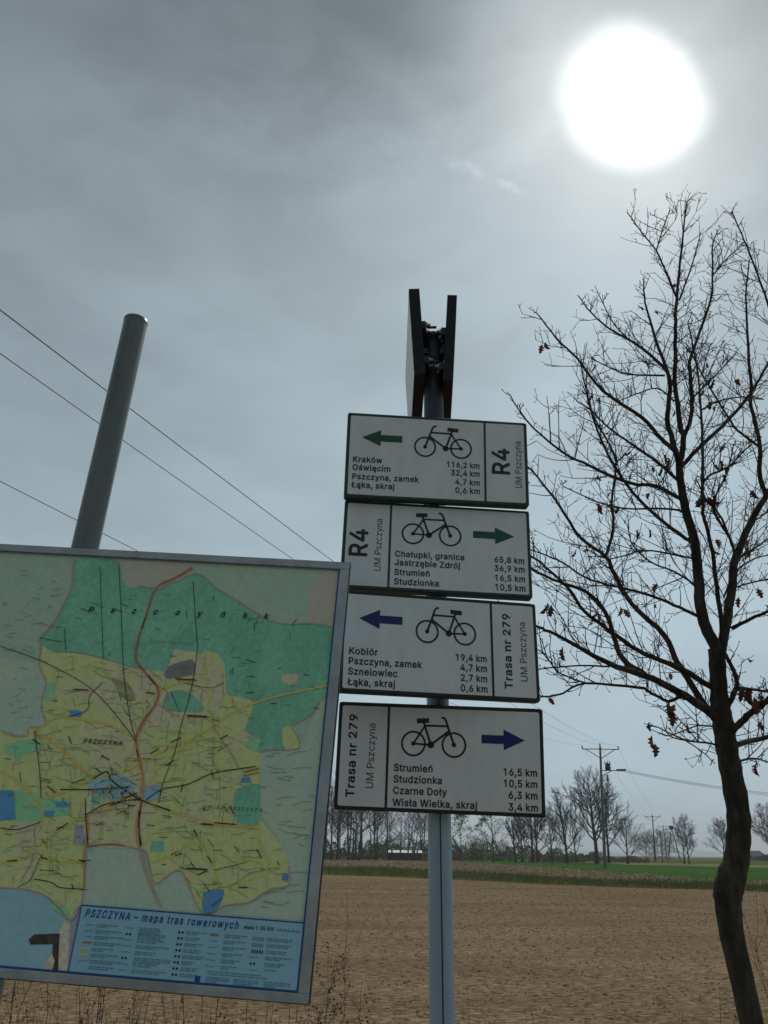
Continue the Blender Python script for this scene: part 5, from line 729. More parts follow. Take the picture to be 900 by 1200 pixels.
# ---------------------------------------------------------------- map board
BLOC = np.array([-0.07260262, 1.62445156, 2.17521362]); BM = Rm(-0.03571697, -0.03361788, 0.05699763)
BW, BH = 1.20, 0.82
board = thing('map_board', (0, 0, 0), 'framed cycling map of Pszczyna on a leaning grey pole', 'map board')
place(board, BLOC, BM)
def b2(x, y):
    """survey of a photographed point of the printed sheet: its place on the board (metres from the top right corner)"""
    r = ray(x, y); n = BM[:, 1]; t = ((BLOC - CAM) @ n) / (r @ n); q = BM.T @ (CAM + r * t - BLOC); return (q[0], q[2])
B2 = lambda pts: [b2(*p) for p in pts]
m_frame = mat('frame_aluminium', (0.44, 0.50, 0.54), 0.45, metal=0.35, scale=9, col2=(0.34, 0.38, 0.40), fine=0.06)
m_back = mat('board_back', (0.30, 0.32, 0.33), 0.6, scale=5, var=0.2)
m_rim = mat('board_rim', (0.03, 0.034, 0.036), 0.6, scale=9, var=0.2)
MC = {}; MAPK = 2.3
def mc(name, c, c2=None, scale=14, fine=0.05, fs=110):
    def print_tone(t): return t if max(t) <= 0.12 else tuple(x * min(MAPK, 0.84 / max(t)) for x in t)
    c = print_tone(c); c2 = print_tone(c2) if c2 else None
    m = mat('print_' + name, c, 0.5, scale=scale, col2=c2 or tuple(x * 0.88 for x in c), fine=fine, fscale=fs, spec=0.3)
    MC[name] = len(MC); MC_M.append(m)
MC_M = []
mc('base', (0.215, 0.315, 0.262), (0.235, 0.31, 0.24), 7)
mc('forest', (0.105, 0.275, 0.195), (0.13, 0.32, 0.225), 9, 0.09)
mc('field', (0.40, 0.46, 0.20), (0.37, 0.41, 0.20), 15, 0.06)
mc('town', (0.34, 0.325, 0.225), (0.36, 0.385, 0.195), 22, 0.07)
mc('pink', (0.29, 0.275, 0.235), (0.26, 0.285, 0.23), 12)
mc('grey', (0.245, 0.335, 0.29), (0.28, 0.345, 0.265), 9)
mc('lake', (0.20, 0.36, 0.47), (0.22, 0.38, 0.45), 5, 0.04)
mc('pond', (0.09, 0.27, 0.50), None, 20, 0.05)
mc('wood', (0.14, 0.36, 0.21), (0.19, 0.39, 0.22), 20)
mc('road', (0.44, 0.36, 0.10), (0.50, 0.43, 0.12), 30)
mc('yellow', (0.52, 0.52, 0.12), None, 30)
mc('orange', (0.47, 0.22, 0.09), None, 30)
mc('red', (0.25, 0.105, 0.07), (0.19, 0.08, 0.055), 20)
mc('bound', (0.30, 0.20, 0.19), None, 30)
mc('ink', (0.028, 0.035, 0.03), None, 40, 0)
mc('thin', (0.18, 0.215, 0.14), None, 40, 0)
mc('thing', (0.11, 0.165, 0.135), None, 40, 0)
mc('legend', (0.19, 0.365, 0.475), (0.205, 0.375, 0.465), 4, 0.03)
mc('navy', (0.012, 0.045, 0.17), None, 40, 0)
mc('text', (0.075, 0.17, 0.22), None, 60, 0.1, 200)
mc('blot', (0.11, 0.105, 0.095), (0.07, 0.06, 0.05), 60, 0.2)
mc('paper', (0.45, 0.42, 0.34), (0.38, 0.33, 0.26), 30, 0.15)
mc('violet', (0.23, 0.235, 0.30), None, 30)
mp_mb = MB()
LV = [0]
def lay(k): return lambda q: np.column_stack([q[:, 0], np.full(len(q), 0.0032 - k * 0.00028), q[:, 1]])
def area(name, pts, k, sm=3):
    P = B2(pts)
    if sm > 1: P = smooth_path(P + P[:1], sm)[:-1]
    P = np.array(P); P[:, 0] = np.clip(P[:, 0], -BW + 0.02, -0.0205); P[:, 1] = np.clip(P[:, 1], -BH + 0.0172, -0.0165)
    keep = [0]
    for i in range(1, len(P)):
        if np.hypot(*(P[i] - P[keep[-1]])) > 1e-4: keep.append(i)
    poly2d(mp_mb, P[keep], lay(k), MC[name])
def line(name, pts, wpx, k, sm=3):
    P = smooth_path(B2(pts), sm) if len(pts) > 2 else np.array(B2(pts))
    stroke2d(mp_mb, P, wpx * 0.00152, lay(k), False, MC[name])
# base sheet over the whole print
poly2d(mp_mb, [(-BW + 0.019, -BH + 0.0165), (-0.0195, -BH + 0.0165), (-0.0195, -0.0155), (-BW + 0.019, -0.0155)], lay(0), MC['base'])
FOREST = [(86, 654), (85, 672), (83, 690), (74, 708), (64, 727), (47, 747), (47, 755), (62, 763), (90, 764), (110, 768), (140, 777), (160, 783), (175, 785), (190, 798), (215, 785), (232, 768), (241, 761), (246, 765), (262, 773), (264, 780), (264, 800), (268, 815), (285, 820), (300, 822), (291, 835), (284, 850), (281, 866), (290, 876), (302, 881), (320, 878), (336, 880), (350, 877), (348, 866), (343, 852), (365, 838), (375, 822), (383, 813), (388, 775), (391, 735), (366, 730), (340, 731), (320, 728), (296, 715), (270, 698), (255, 690), (243, 678), (232, 672), (222, 673), (208, 681), (196, 683), (186, 690), (165, 686), (156, 690), (144, 680), (140, 660), (126, 654)]
COMM = [(50, 756), (62, 764), (90, 765), (140, 777), (175, 785), (215, 785), (241, 761), (262, 775), (264, 800), (268, 815), (298, 822), (282, 866), (300, 881), (306, 882), (305, 905), (302, 950), (312, 968), (330, 990), (338, 1015), (339, 1037), (320, 1041), (305, 1049), (290, 1058), (262, 1061), (250, 1069), (236, 1069), (226, 1050), (213, 1021), (200, 1023), (185, 1035), (178, 1030), (172, 1000), (160, 994), (140, 991), (102, 991), (100, 1010), (97, 1040), (95, 1060), (86, 1078), (78, 1075), (65, 1060), (50, 1048), (25, 1042), (0, 1040), (-90, 1030), (-120, 960), (-80, 880), (-30, 850), (0, 856), (15, 862), (32, 862), (33, 853), (53, 850), (52, 840), (48, 830), (50, 815), (54, 800), (51, 790), (46, 780)]
area('pink', [(140, 656), (226, 661), (223, 672), (205, 681), (194, 684), (186, 691), (165, 687), (155, 691), (142, 679)], 1, 2)
area('pink', [(366, 690), (375, 672), (396, 668), (393, 731), (366, 730), (358, 720)], 1, 2)
area('grey', [(306, 882), (350, 878), (386, 800), (381, 880), (357, 1079), (262, 1072), (292, 1060), (339, 1037), (330, 990), (303, 950)], 1, 1)
area('grey', [(100, 991), (160, 993), (178, 1030), (200, 1022), (213, 1021), (236, 1070), (95, 1060)], 1, 1)
area('grey', [(0, 770), (45, 778), (54, 800), (48, 830), (53, 850), (33, 853), (32, 862), (0, 856), (-60, 840), (-90, 800)], 1, 1)
area('forest', FOREST, 2, 2)
area('field', COMM, 3, 2)
# towns
for p in ([(88, 855), (150, 838), (176, 870), (180, 930), (172, 965), (165, 992), (105, 990), (90, 965), (102, 935), (112, 905)],
          [(205, 760), (240, 768), (262, 790), (262, 825), (235, 845), (205, 850), (168, 855), (176, 820), (188, 800)],
          [(70, 800), (110, 792), (150, 800), (158, 835), (120, 828), (85, 815)], [(15, 965), (45, 955), (48, 990), (30, 1040), (15, 1040), (22, 1000)],
          [(225, 930), (240, 920), (245, 960), (215, 965)], [(128, 775), (180, 790), (182, 810), (150, 822), (132, 800)]):
    area('town', p, 4, 3)
area('violet', [(87, 966), (97, 966), (99, 990), (87, 990)], 5, 1)
area('violet', [(190, 783), (225, 772), (226, 790), (195, 795)], 4, 2)
area('wood', [(17, 926), (48, 930), (50, 955), (48, 962), (18, 962)], 5, 1)
area('wood', [(53, 800), (64, 799), (63, 820), (51, 820)], 5, 1)
area('forest', [(276, 925), (303, 918), (304, 950), (301, 970), (281, 966), (273, 946)], 5, 2)
area('forest', [(196, 811), (214, 808), (233, 820), (238, 833), (215, 834), (190, 829)], 5, 2)
area('forest', [(177, 985), (191, 986), (192, 998), (176, 998)], 5, 1)
area('wood', [(6, 872), (40, 866), (44, 878), (25, 885), (22, 893), (16, 885), (6, 882)], 5, 2)
area('forest', [(108, 934), (118, 931), (117, 943), (106, 944)], 5, 1)
area('wood', [(52, 935), (82, 939), (80, 955), (51, 957)], 5, 1)
area('wood', [(300, 882), (281, 868), (290, 860), (306, 866)], 4, 1)
area('field', [(331, 853), (343, 850), (350, 866), (349, 877), (334, 879), (330, 862)], 4, 2)
area('town', [(264, 870), (284, 855), (296, 862), (278, 882)], 5, 1)
area('town', [(330, 790), (350, 790), (346, 802), (332, 800)], 4, 2)
area('wood', [(55, 1058), (78, 1064), (82, 1074), (66, 1068)], 6, 1)
area('pond', [(-18, 926), (15, 926), (18, 960), (-20, 963)], 6, 1)
area('pond', [(64, 939), (82, 941), (80, 946), (65, 946)], 6, 1)
area('pond', [(52, 950), (64, 950), (62, 957), (51, 957)], 6, 1)
area('pond', [(238, 1046), (250, 1042), (262, 1043), (260, 1055), (250, 1070), (237, 1068)], 6, 2)
area('pond', [(284, 911), (292, 910), (294, 917), (281, 917)], 6, 1)
area('pond', [(331, 1023), (338, 1024), (337, 1033), (330, 1031)], 6, 1)
area('lake', [(165, 922), (188, 920), (186, 935), (165, 938)], 6, 2)
area('pond', [(83, 832), (95, 833), (92, 842), (82, 838)], 6, 2)
area('lake', [(-110, 1037), (0, 1042), (25, 1042), (48, 1048), (58, 1056), (64, 1068), (74, 1076), (82, 1080), (88, 1083), (84, 1110), (78, 1142), (-110, 1130)], 5, 1)
area('violet', [(84, 1075), (90, 1062), (96, 1062), (84, 1140), (76, 1142), (80, 1110)], 6, 1)
# boundaries
line('bound', FOREST[:7], 1.6, 6, 3)
line('bound', FOREST[-18:-3], 1.6, 6, 2)
line('bound', COMM[18:48], 1.5, 6, 2)
line('bound', [(0, 856), (15, 862), (32, 862), (33, 853), (53, 850), (52, 840), (48, 830), (50, 815), (54, 800), (46, 780), (47, 755)], 1.5, 6, 2)
line('bound', [(302, 881), (320, 878), (350, 877), (348, 862), (342, 850), (365, 838), (375, 822), (388, 812)], 1.2, 6, 2)
line('thin', FOREST[7:14], 1, 6, 2)
# roads
for p, w, n, k in (
    ([(0, 903), (20, 915), (36, 930), (48, 941)], 2.6, 'road', 7), ([(48, 936), (75, 928), (110, 912), (140, 905), (165, 895), (190, 880), (220, 868), (250, 851), (270, 836), (300, 823), (340, 812), (386, 803)], 2.6, 'road', 7),
    ([(40, 856), (65, 841), (78, 840), (120, 847), (140, 855), (158, 866)], 2.6, 'road', 7), ([(40, 856), (70, 876), (100, 905), (111, 914)], 3.2, 'road', 7),
    ([(166, 937), (195, 949), (225, 958), (260, 966), (304, 969)], 3.0, 'road', 7), ([(25, 998), (45, 990), (70, 972), (100, 955), (130, 941), (160, 930)], 3.0, 'road', 7),
    ([(102, 955), (103, 975), (100, 990), (98, 1040)], 2.2, 'orange', 8), ([(226, 968), (235, 985), (246, 1005), (255, 1030), (258, 1042)], 2.2, 'yellow', 7),
    ([(180, 1010), (205, 1000), (230, 985)], 1.6, 'yellow', 7), ([(250, 1041), (275, 1035), (310, 1025), (326, 1014)], 2.2, 'yellow', 7), ([(299, 970), (304, 985), (310, 1000), (316, 1015)], 2.2, 'yellow', 7),
    ([(241, 775), (243, 800), (246, 830), (249, 851)], 2.2, 'yellow', 7), ([(40, 1003), (70, 1008), (95, 1010)], 3.5, 'yellow', 7), ([(165, 935), (190, 895), (226, 868)], 1.5, 'yellow', 7), ([(180, 812), (210, 800), (226, 800)], 2.4, 'yellow', 7),
    ([(28, 935), (50, 950), (49, 968)], 1.8, 'road', 7), ([(0, 1012), (30, 1004), (38, 1000)], 3, 'road', 7), ([(38, 1000), (36, 1012), (25, 1030)], 1.6, 'bound', 7),
    ([(112, 952), (135, 948), (150, 955)], 1.6, 'orange', 8), ([(145, 935), (158, 930), (165, 938)], 3, 'yellow', 7), ([(165, 870), (150, 890), (146, 905)], 2, 'road', 7),
    ([(225, 665), (205, 677), (190, 683), (181, 692), (176, 705), (170, 725), (163, 745), (159, 764), (160, 775), (172, 790), (183, 803), (186, 815), (180, 829), (170, 841), (161, 858), (159, 868)], 2.8, 'red', 9),
    ([(159, 868), (163, 890), (167, 910), (166, 936), (161, 960), (160, 975), (163, 993)], 3.2, 'orange', 9), ([(184, 802), (187, 815), (180, 830), (162, 858)], 1.2, 'orange', 10),
    ([(163, 993), (170, 1020), (180, 1045), (189, 1063)], 2.6, 'bound', 9), ([(100, 992), (130, 989), (145, 991)], 1.6, 'red', 8), ([(286, 905), (304, 900)], 2.0, 'red', 8), ([(286, 909), (304, 905)], 1.4, 'red', 8)):
    line(n, p, w, k)
for p, w in (([(0, 757), (40, 771), (70, 785), (100, 802), (125, 825), (150, 856), (160, 870)], 0.9), ([(117, 664), (119, 720), (121, 771)], 0.8), ([(139, 660), (142, 720), (145, 790), (152, 840), (158, 864)], 0.9),
             ([(226, 680), (230, 740), (231, 761), (228, 785), (221, 820), (212, 850), (205, 880), (190, 920), (187, 940)], 0.9), ([(110, 912), (125, 904), (131, 915), (153, 930), (166, 938), (200, 950)], 1.6),
             ([(170, 938), (190, 925), (220, 919), (250, 906), (300, 898)], 1.2), ([(166, 940), (163, 962), (164, 992)], 1.2), ([(46, 747), (60, 750), (72, 752)], 0.8), ([(75, 736), (77, 762)], 0.8), ([(0, 970), (20, 972), (48, 963)], 1),
             ([(100, 935), (100, 955), (103, 990)], 1.2), ([(100, 955), (125, 942), (165, 936)], 1.2), ([(290, 1010), (250, 1020)], .7), ([(48, 1002), (36, 1030), (20, 1040)], .7), ([(40, 1030), (60, 1034), (70, 1040), (97, 1042)], 1.0), ([(300, 731), (303, 720)], .6),
             ([(200, 810), (205, 822), (210, 834)], .7), ([(215, 800), (245, 806), (262, 800)], .7), ([(40, 857), (46, 900), (48, 935)], 1.0), ([(70, 925), (110, 925), (150, 922)], 1.3), ([(248, 1062), (260, 1052)], .6), ([(120, 800), (105, 815), (102, 832), (80, 840)], .9)):
    line('ink', p, w, 10, 3)
r2 = random.Random(5)
def inside(poly, x, y):
    c = False; j = len(poly) - 1
    for i in range(len(poly)):
        (xi, yi), (xj, yj) = poly[i], poly[j]
        if (yi > y) != (yj > y) and x < (xj - xi) * (y - yi) / (yj - yi) + xi: c = not c
        j = i
    return c
n = 0
while n < 430:                                       # field paths and streams of the farmland
    x, y = r2.uniform(0, 338), r2.uniform(770, 1065)
    if not inside(COMM, x, y): continue
    a = r2.choice((0.15, 0.1, -0.2, 1.45, 1.5, -0.5)) + r2.uniform(-0.15, 0.15); L = r2.uniform(6, 26)
    q = [(x + t * L * math.cos(a) + r2.uniform(-.8, .8), y - t * L * math.sin(a) * (1 if a < 1 else 1) + r2.uniform(-.8, .8)) for t in (0, .35, .7, 1)]
    if all(inside(COMM, *p) for p in q): line('thin', q, r2.uniform(.45, .8), 7, 2)
    n += 1
n = 0
while n < 100:                                       # unreadable small print: place names
    x, y = r2.uniform(0, 335), r2.uniform(775, 1060)
    if not inside(COMM, x, y): continue
    L = r2.uniform(4, 12); a = r2.choice((0.07, 0.07, 0.07, -0.45, 0.9, 1.4)) + r2.uniform(-.05, .05)
    nm = r2.choice(('ink', 'ink', 'thin', 'ink', 'red'))
    line(nm, [(x, y), (x + L * math.cos(a), y + L * math.sin(a))], r2.uniform(.5, .95), 11, 1); n += 1
n = 0
while n < 60:
    x, y = r2.uniform(60, 388), r2.uniform(665, 875)
    if not inside(FOREST, x, y): continue
    L = r2.uniform(5, 13); a = r2.choice((0.05, 0.1, -0.15, 1.5, 0.35, -0.9))
    line('thing' if n % 3 else 'ink', [(x, y), (x + L * math.cos(a), y + L * math.sin(a))], r2.uniform(.5, 1.0), 7, 1); n += 1
for i in range(70):
    x, y = r2.uniform(305, 380), r2.uniform(885, 1070)
    if inside(COMM, x, y): continue
    if x > 392 - (y - 700) * 0.085: continue
    L = r2.uniform(6, 24); a = r2.uniform(-.5, .6)
    if x + L > 386 - (y - 760) * 0.09: continue
    line('thing', [(x, y), (x + L * .5, y + L * .5 * math.sin(a)), (x + L, y + L * .4 * math.sin(a * 1.5))], .6, 7, 2)
for i in range(40):
    x, y = r2.uniform(0, 70), r2.uniform(665, 850)
    if inside(FOREST, x, y) or inside(COMM, x, y): continue
    L = r2.uniform(5, 16); line('thing', [(x, y), (x + L, y + r2.uniform(-3, 4))], .6, 7, 1)
for (x, y, L, hgt) in ((205, 796, 26, 4), (218, 839, 26, 5), (235, 966, 16, 4), (217, 1018, 27, 4), (145, 888, 40, 1.2), (145, 891, 22, 1.2), (100, 965, 22, 1.2), (170, 812, 12, 3), (108, 871, 22, 1), (182, 874, 24, 1), (12, 862, 6, 1), (85, 808, 20, 3)):
    line('red', [(x, y), (x + L, y + L * .055)], hgt * .45, 12, 1)
    if hgt > 2: line('ink', [(x + 2, y - .5), (x + L - 2, y - .5 + (L - 4) * .055)], hgt * .35, 13, 1)
KN = [(120, 870), (160, 870), (112, 912), (166, 938), (100, 955), (40, 1000), (40, 856), (210, 840), (250, 850), (226, 958), (232, 1020), (258, 1040), (310, 1020), (300, 969), (70, 1040), (180, 1010), (75, 800), (140, 800), (183, 803), (245, 800), (20, 915), (60, 900), (280, 900), (200, 920), (255, 905), (215, 880), (20, 970), (275, 1000), (200, 985), (90, 1020)]
for i in range(95):                                  # lanes joining the villages
    a_, b_ = r2.sample(KN, 2)
    if math.dist(a_, b_) > 62: continue
    m1 = ((a_[0] * 2 + b_[0]) / 3 + r2.uniform(-5, 5), (a_[1] * 2 + b_[1]) / 3 + r2.uniform(-5, 5)); m2 = ((a_[0] + 2 * b_[0]) / 3 + r2.uniform(-5, 5), (a_[1] + 2 * b_[1]) / 3 + r2.uniform(-5, 5))
    if inside(COMM, *m1) and inside(COMM, *m2):
        k_ = r2.choice(('thin', 'road', 'yellow', 'thin', 'bound')); line(k_, [a_, m1, m2, b_], 0.8 if k_ == 'thin' else 1.3, 7, 3)
for (x, y, L, a) in ((38, 866, 12, .6), (80, 862, 10, 1.2), (55, 921, 13, .65), (84, 918, 16, -.33), (66, 973, 16, -.55), (118, 885, 12, .5), (146, 935, 12, -.35), (128, 944, 14, -.3), (176, 883, 12, -.5), (194, 897, 12, -.55), (200, 870, 13, -.45), (212, 928, 10, -1.3), (251, 964, 26, .08),
        (270, 946, 9, 1.1), (258, 866, 10, -.5), (160, 878, 10, 1.35), (163, 950, 20, 1.6), (163, 975, 16, 1.4), (227, 972, 9, 1.1), (243, 1003, 10, 1.0), (301, 995, 12, 1.1), (280, 1040, 10, 0.02), (92, 1008, 8, .3), (48, 1005, 8, .2), (8, 1009, 12, -.05), (205, 1003, 8, -.4), (170, 724, 13, 1.9), (174, 792, 12, .95), (150, 945, 9, -.2), (112, 900, 9, .7), (232, 1025, 12, -.4), (84, 1036, 6, 1.2)):
    line('ink', [(x, y), (x + L * math.cos(a), y + L * math.sin(a))], 1.25, 12, 1)
area('lake', [(100, 915), (128, 905), (150, 912), (156, 930), (138, 938), (112, 930)], 5, 2)
for i in range(90):                                  # streets of the town
    x, y = r2.gauss(132, 17), r2.gauss(922, 20); L = r2.uniform(4, 13); a = r2.choice((0.1, -0.4, 1.2, 1.6, -0.9, .6)) + r2.uniform(-.2, .2)
    line(r2.choice(('ink', 'thin', 'thin', 'road', 'navy', 'bound')), [(x, y), (x + L * .5 * math.cos(a) + r2.uniform(-.6, .6), y + L * .5 * math.sin(a)), (x + L * math.cos(a), y + L * math.sin(a))], r2.uniform(.5, 1.1), 11, 2)
for i in range(26):
    x, y = r2.gauss(60, 22), r2.gauss(985, 24); L = r2.uniform(4, 11); a = r2.uniform(0, 3.1)
    if x > 2: line('thin', [(x, y), (x + L * math.cos(a), y + L * math.sin(a))], .6, 11, 1)
# names lettered across the map
def mtext(s, x, y, cap_px, name, k, ang=0.0, bold=True, slant=0.0, align='c', track=0.0, width=None):
    X, Y = b2(x, y)
    text(mp_mb, s, X, Y, cap_px * 0.0016, lay(k), bold, align, width, ang, track, slant, MC[name])
for ch, x, y in zip('Pszczyńsk', (105, 131, 156, 181, 207, 233, 260, 286, 311), (718, 718, 719, 720, 721, 722, 723, 724, 725)):
    mtext(ch, x, y, 8.5 if ch == 'P' else 8.0, 'ink', 12, 0.02, True, 0.28)
mtext('PSZCZYNA', 120, 872, 5.2, 'ink', 14, 0.0, True, 0.15, track=0.12)
mtext('gmina Pszczyna', 200, 754, 4.0, 'thing', 9, 0.0, False, 0.2, track=0.16)
mtext('gmina Pszczyna', 272, 949, 4.6, 'ink', 12, 0.02, False, 0.2, track=0.20)
for ch, x, y in zip('ory', (4, 31, 57), (709, 710, 712)): mtext(ch, x, y, 6, 'thing', 8, 0.02, False, 0.2)
# sharply worn patch where a sticker was torn off
area('paper', [(68, 1094), (75, 1078), (82, 1082), (79, 1139), (48, 1137), (60, 1118), (64, 1104)], 8, 1)
area('blot', [(33, 1101), (40, 1095), (70, 1094), (69, 1106), (36, 1107)], 9, 1)
area('blot', [(62, 1104), (69, 1104), (68, 1138), (61, 1137), (64, 1126), (61, 1118)], 9, 1)
sheet_o = mp_mb.build('map_sheet', MC_M, board)

# legend panel
lg = MB(); mp_keep = mp_mb; mp_mb = lg
LT = [(92.5, 1060), (357.5, 1080)]
pTL, pTR = b2(92.5, 1060.5), b2(357.5, 1080)
pBL, pBR = (b2(79, 1143)[0], -BH + 0.0168), (-0.0205, -BH + 0.0168)
pTL = (pBL[0], pTL[1]); pTR = (-0.0205, pTL[1])
poly2d(lg, [pBL, pBR, pTR, pTL], lay(14), MC['legend'])
stroke2d(lg, [pTL, pTR], 0.0022, lay(15), False, MC['navy'])
stroke2d(lg, [pTL, pBL], 0.0020, lay(15), False, MC['navy'])
W_ = pTR[0] - pTL[0]; H_ = pTL[1] - pBL[1]
def L2(u, v): return (pTL[0] + u * W_, pTL[1] - v * H_)
text(lg, 'PSZCZYNA – mapa tras rowerowych', *L2(0.022, 0.17), 0.0128, lay(16), True, 'l', 0.69 * W_, 0, 0.10, 0.18, MC['navy'])
text(lg, 'skala 1: 35 000', *L2(0.735, 0.155), 0.0060, lay(16), True, 'l', 0.135 * W_, 0, 0.02, 0, MC['ink'])
stroke2d(lg, [L2(0.885, 0.11), L2(0.885, 0.14), L2(0.985, 0.14)], 0.0011, lay(16), False, MC['navy'])
for i in range(5): stroke2d(lg, [L2(0.892 + i * .019, 0.115), L2(0.900 + i * .019, 0.115)], 0.0016, lay(16), False, MC['text'])
def block(u, v, w, lines, name='text'):
    """unreadable legend text as rows of short word strokes"""
    for i in range(lines):
        x = u; end = u + w * (1 if i < lines - 1 else r2.uniform(.45, .95))
        while x < end - 0.006:
            q = min(end, x + r2.uniform(0.012, 0.034))
            stroke2d(lg, [L2(x, v + i * 0.030), L2(q, v + i * 0.030)], 0.0019, lay(16), False, MC[name]); x = q + 0.004
cols = ((0.045, 0.085, .13, [2, 2, 2, 2, 2, 2, 2, 2]), (0.225, 0.275, .15, [4, 3, 2, 2, 2, 3, 2, 2]), (0.455, 0.485, .09, [2, 2, 2, 2, 2, 2, 2, 2]), (0.60, 0.655, .115, [2, 2, 2, 2, 2, 2]), (0.785, 0.845, .13, [2, 2, 2, 2, 2, 1]))
for ci, (us, ut, w, rows) in enumerate(cols):
    for ri, nl in enumerate(rows):
        v = 0.27 + ri * (0.088 if ci < 3 else 0.092)
        if ci >= 3 and ri > 5: break
        block(ut, v, w * r2.uniform(.6, 1.1), nl)
        nm = 'red' if (ci, ri) in ((0, 3), (3, 0)) else ('yellow' if (ci, ri) == (0, 5) else ('road' if (ci, ri) == (0, 4) else 'text'))
        if ci in (2,) or (ci, ri) in ((1, 1), (1, 5), (4, 4)):
            for q in range(2): disc2d(lg, L2(us + q * .015, v + .015), 0.0021, lay(16), MC['ink'], 8)
        elif (ci, ri) in ((4, 0), (4, 1)):
            for q in range(3): stroke2d(lg, [L2(us - .005, v + q * .02), L2(us + .045, v + q * .02)], 0.0013, lay(16), False, MC['text'])
        elif (ci, ri) == (4, 2):
            for q in range(5): stroke2d(lg, [L2(us + q * .011, v - .005), L2(us + q * .011, v + .05)], 0.0024, lay(16), False, MC['ink'])
        elif (ci, ri) != (0, 7):
            stroke2d(lg, [L2(us - .01, v + .012), L2(us + .03, v + .012)], 0.0035 if nm != 'text' else 0.0012, lay(16), False, MC[nm])
for q in range(2): block(0.60 + q * .01, 0.815 + q * .035, .35, 1)
stroke2d(lg, [L2(0.565, 0.89), L2(0.565, 0.975)], 0.010, lay(16), False, MC['navy'])
for u, w, nl in ((0.60, .10, 3), (0.72, .11, 3), (0.85, .115, 3)): block(u, 0.90, w, nl)
lg.build('legend_panel', MC_M, board)
mp_mb = mp_keep

# blue keyline, frame, back, pole
mb = MB()
e0, e1 = 0.0200, 0.0165
K = [(-BW + e0, -BH + e1), (-e0, -BH + e1), (-e0, -e1 + .0005), (-BW + e0, -e1 + .0005)]
stroke2d(mb, [(-BW + .0205, -BH + .018), (-.0215, -BH + .018)], 0.0024, lay(17))
stroke2d(mb, [(-.0215, -BH + .018), (-.0215, -.017)], 0.0026, lay(17.3))
stroke2d(mb, [(-.0215, -.0168), (-BW + .0205, -.0168)], 0.0016, lay(17))
mb.build('blue_keyline', MC_M[MC['navy']], board)
mb = MB()
def bar(x0, x1, z0, z1, y0, y1): mb.box(((x0 + x1) / 2, (y0 + y1) / 2, (z0 + z1) / 2), (x1 - x0, y1 - y0, z1 - z0))
fw, fh = 0.0195, 0.0155
bar(-BW, 0, -fh, 0, -0.004, 0.018); bar(-BW, 0, -BH, -BH + fh, -0.004, 0.018)
bar(-fw, 0, -BH + fh, -fh, -0.004, 0.018); bar(-BW, -BW + fw, -BH + fh, -fh, -0.004, 0.018)
fr = mb.build('frame', m_frame, board)
bv = fr.modifiers.new('bevel', 'BEVEL'); bv.width = 0.0012; bv.segments = 2; bv.limit_method = 'ANGLE'
mb = MB(); bar(-BW + fw, -fw, -BH + fh, -fh, 0.0036, 0.016); mb.build('back_plate', m_back, board)
mb = MB()
bar(-BW + .001, 0.0014, 0.0002, 0.0016, 0.0, 0.019); bar(-BW + .001, 0.0014, -BH - 0.0016, -BH - 0.0002, 0.0, 0.019); bar(0.0002, 0.0016, -BH, 0, 0.0, 0.019)
mb.build('edge_strip', m_rim, board)
mb = MB()
pa, pb = np.array([-0.594, 0.05, -0.82]), np.array([-0.626, 0.05, 0.664])
down = pa + (pa - pb) * 0.98
# carry the pole down to the ground plane
g0 = BLOC + BM @ pa; g1 = BLOC + BM @ pb; k_ = (g0[2] + 0.05) / (g1[2] - g0[2]); base_p = pa - (pb - pa) * k_
mb.tube([base_p, pa, (pa + pb) / 2, pb], 0.0300, 32); mb.build('pole', m_pole, board)
ax = (pb - pa) / np.linalg.norm(pb - pa)
mb = MB(); mb.tube([pb - ax * 0.004, pb + ax * 0.0025, pb + ax * 0.004], [0.0308, 0.0308, 0.028], 32); mb.build('cap', m_pole, board)
for zz in (-0.12, -0.66):
    c = pa + (pb - pa) * ((zz - pa[2]) / (pb[2] - pa[2]))
    mb = MB(); mb.tube([c - ax * .018, c + ax * .018], 0.034, 24); mb.box((c[0], 0.0185, c[2]), (0.16, 0.005, 0.035)); mb.build('clamp', m_dark, board)
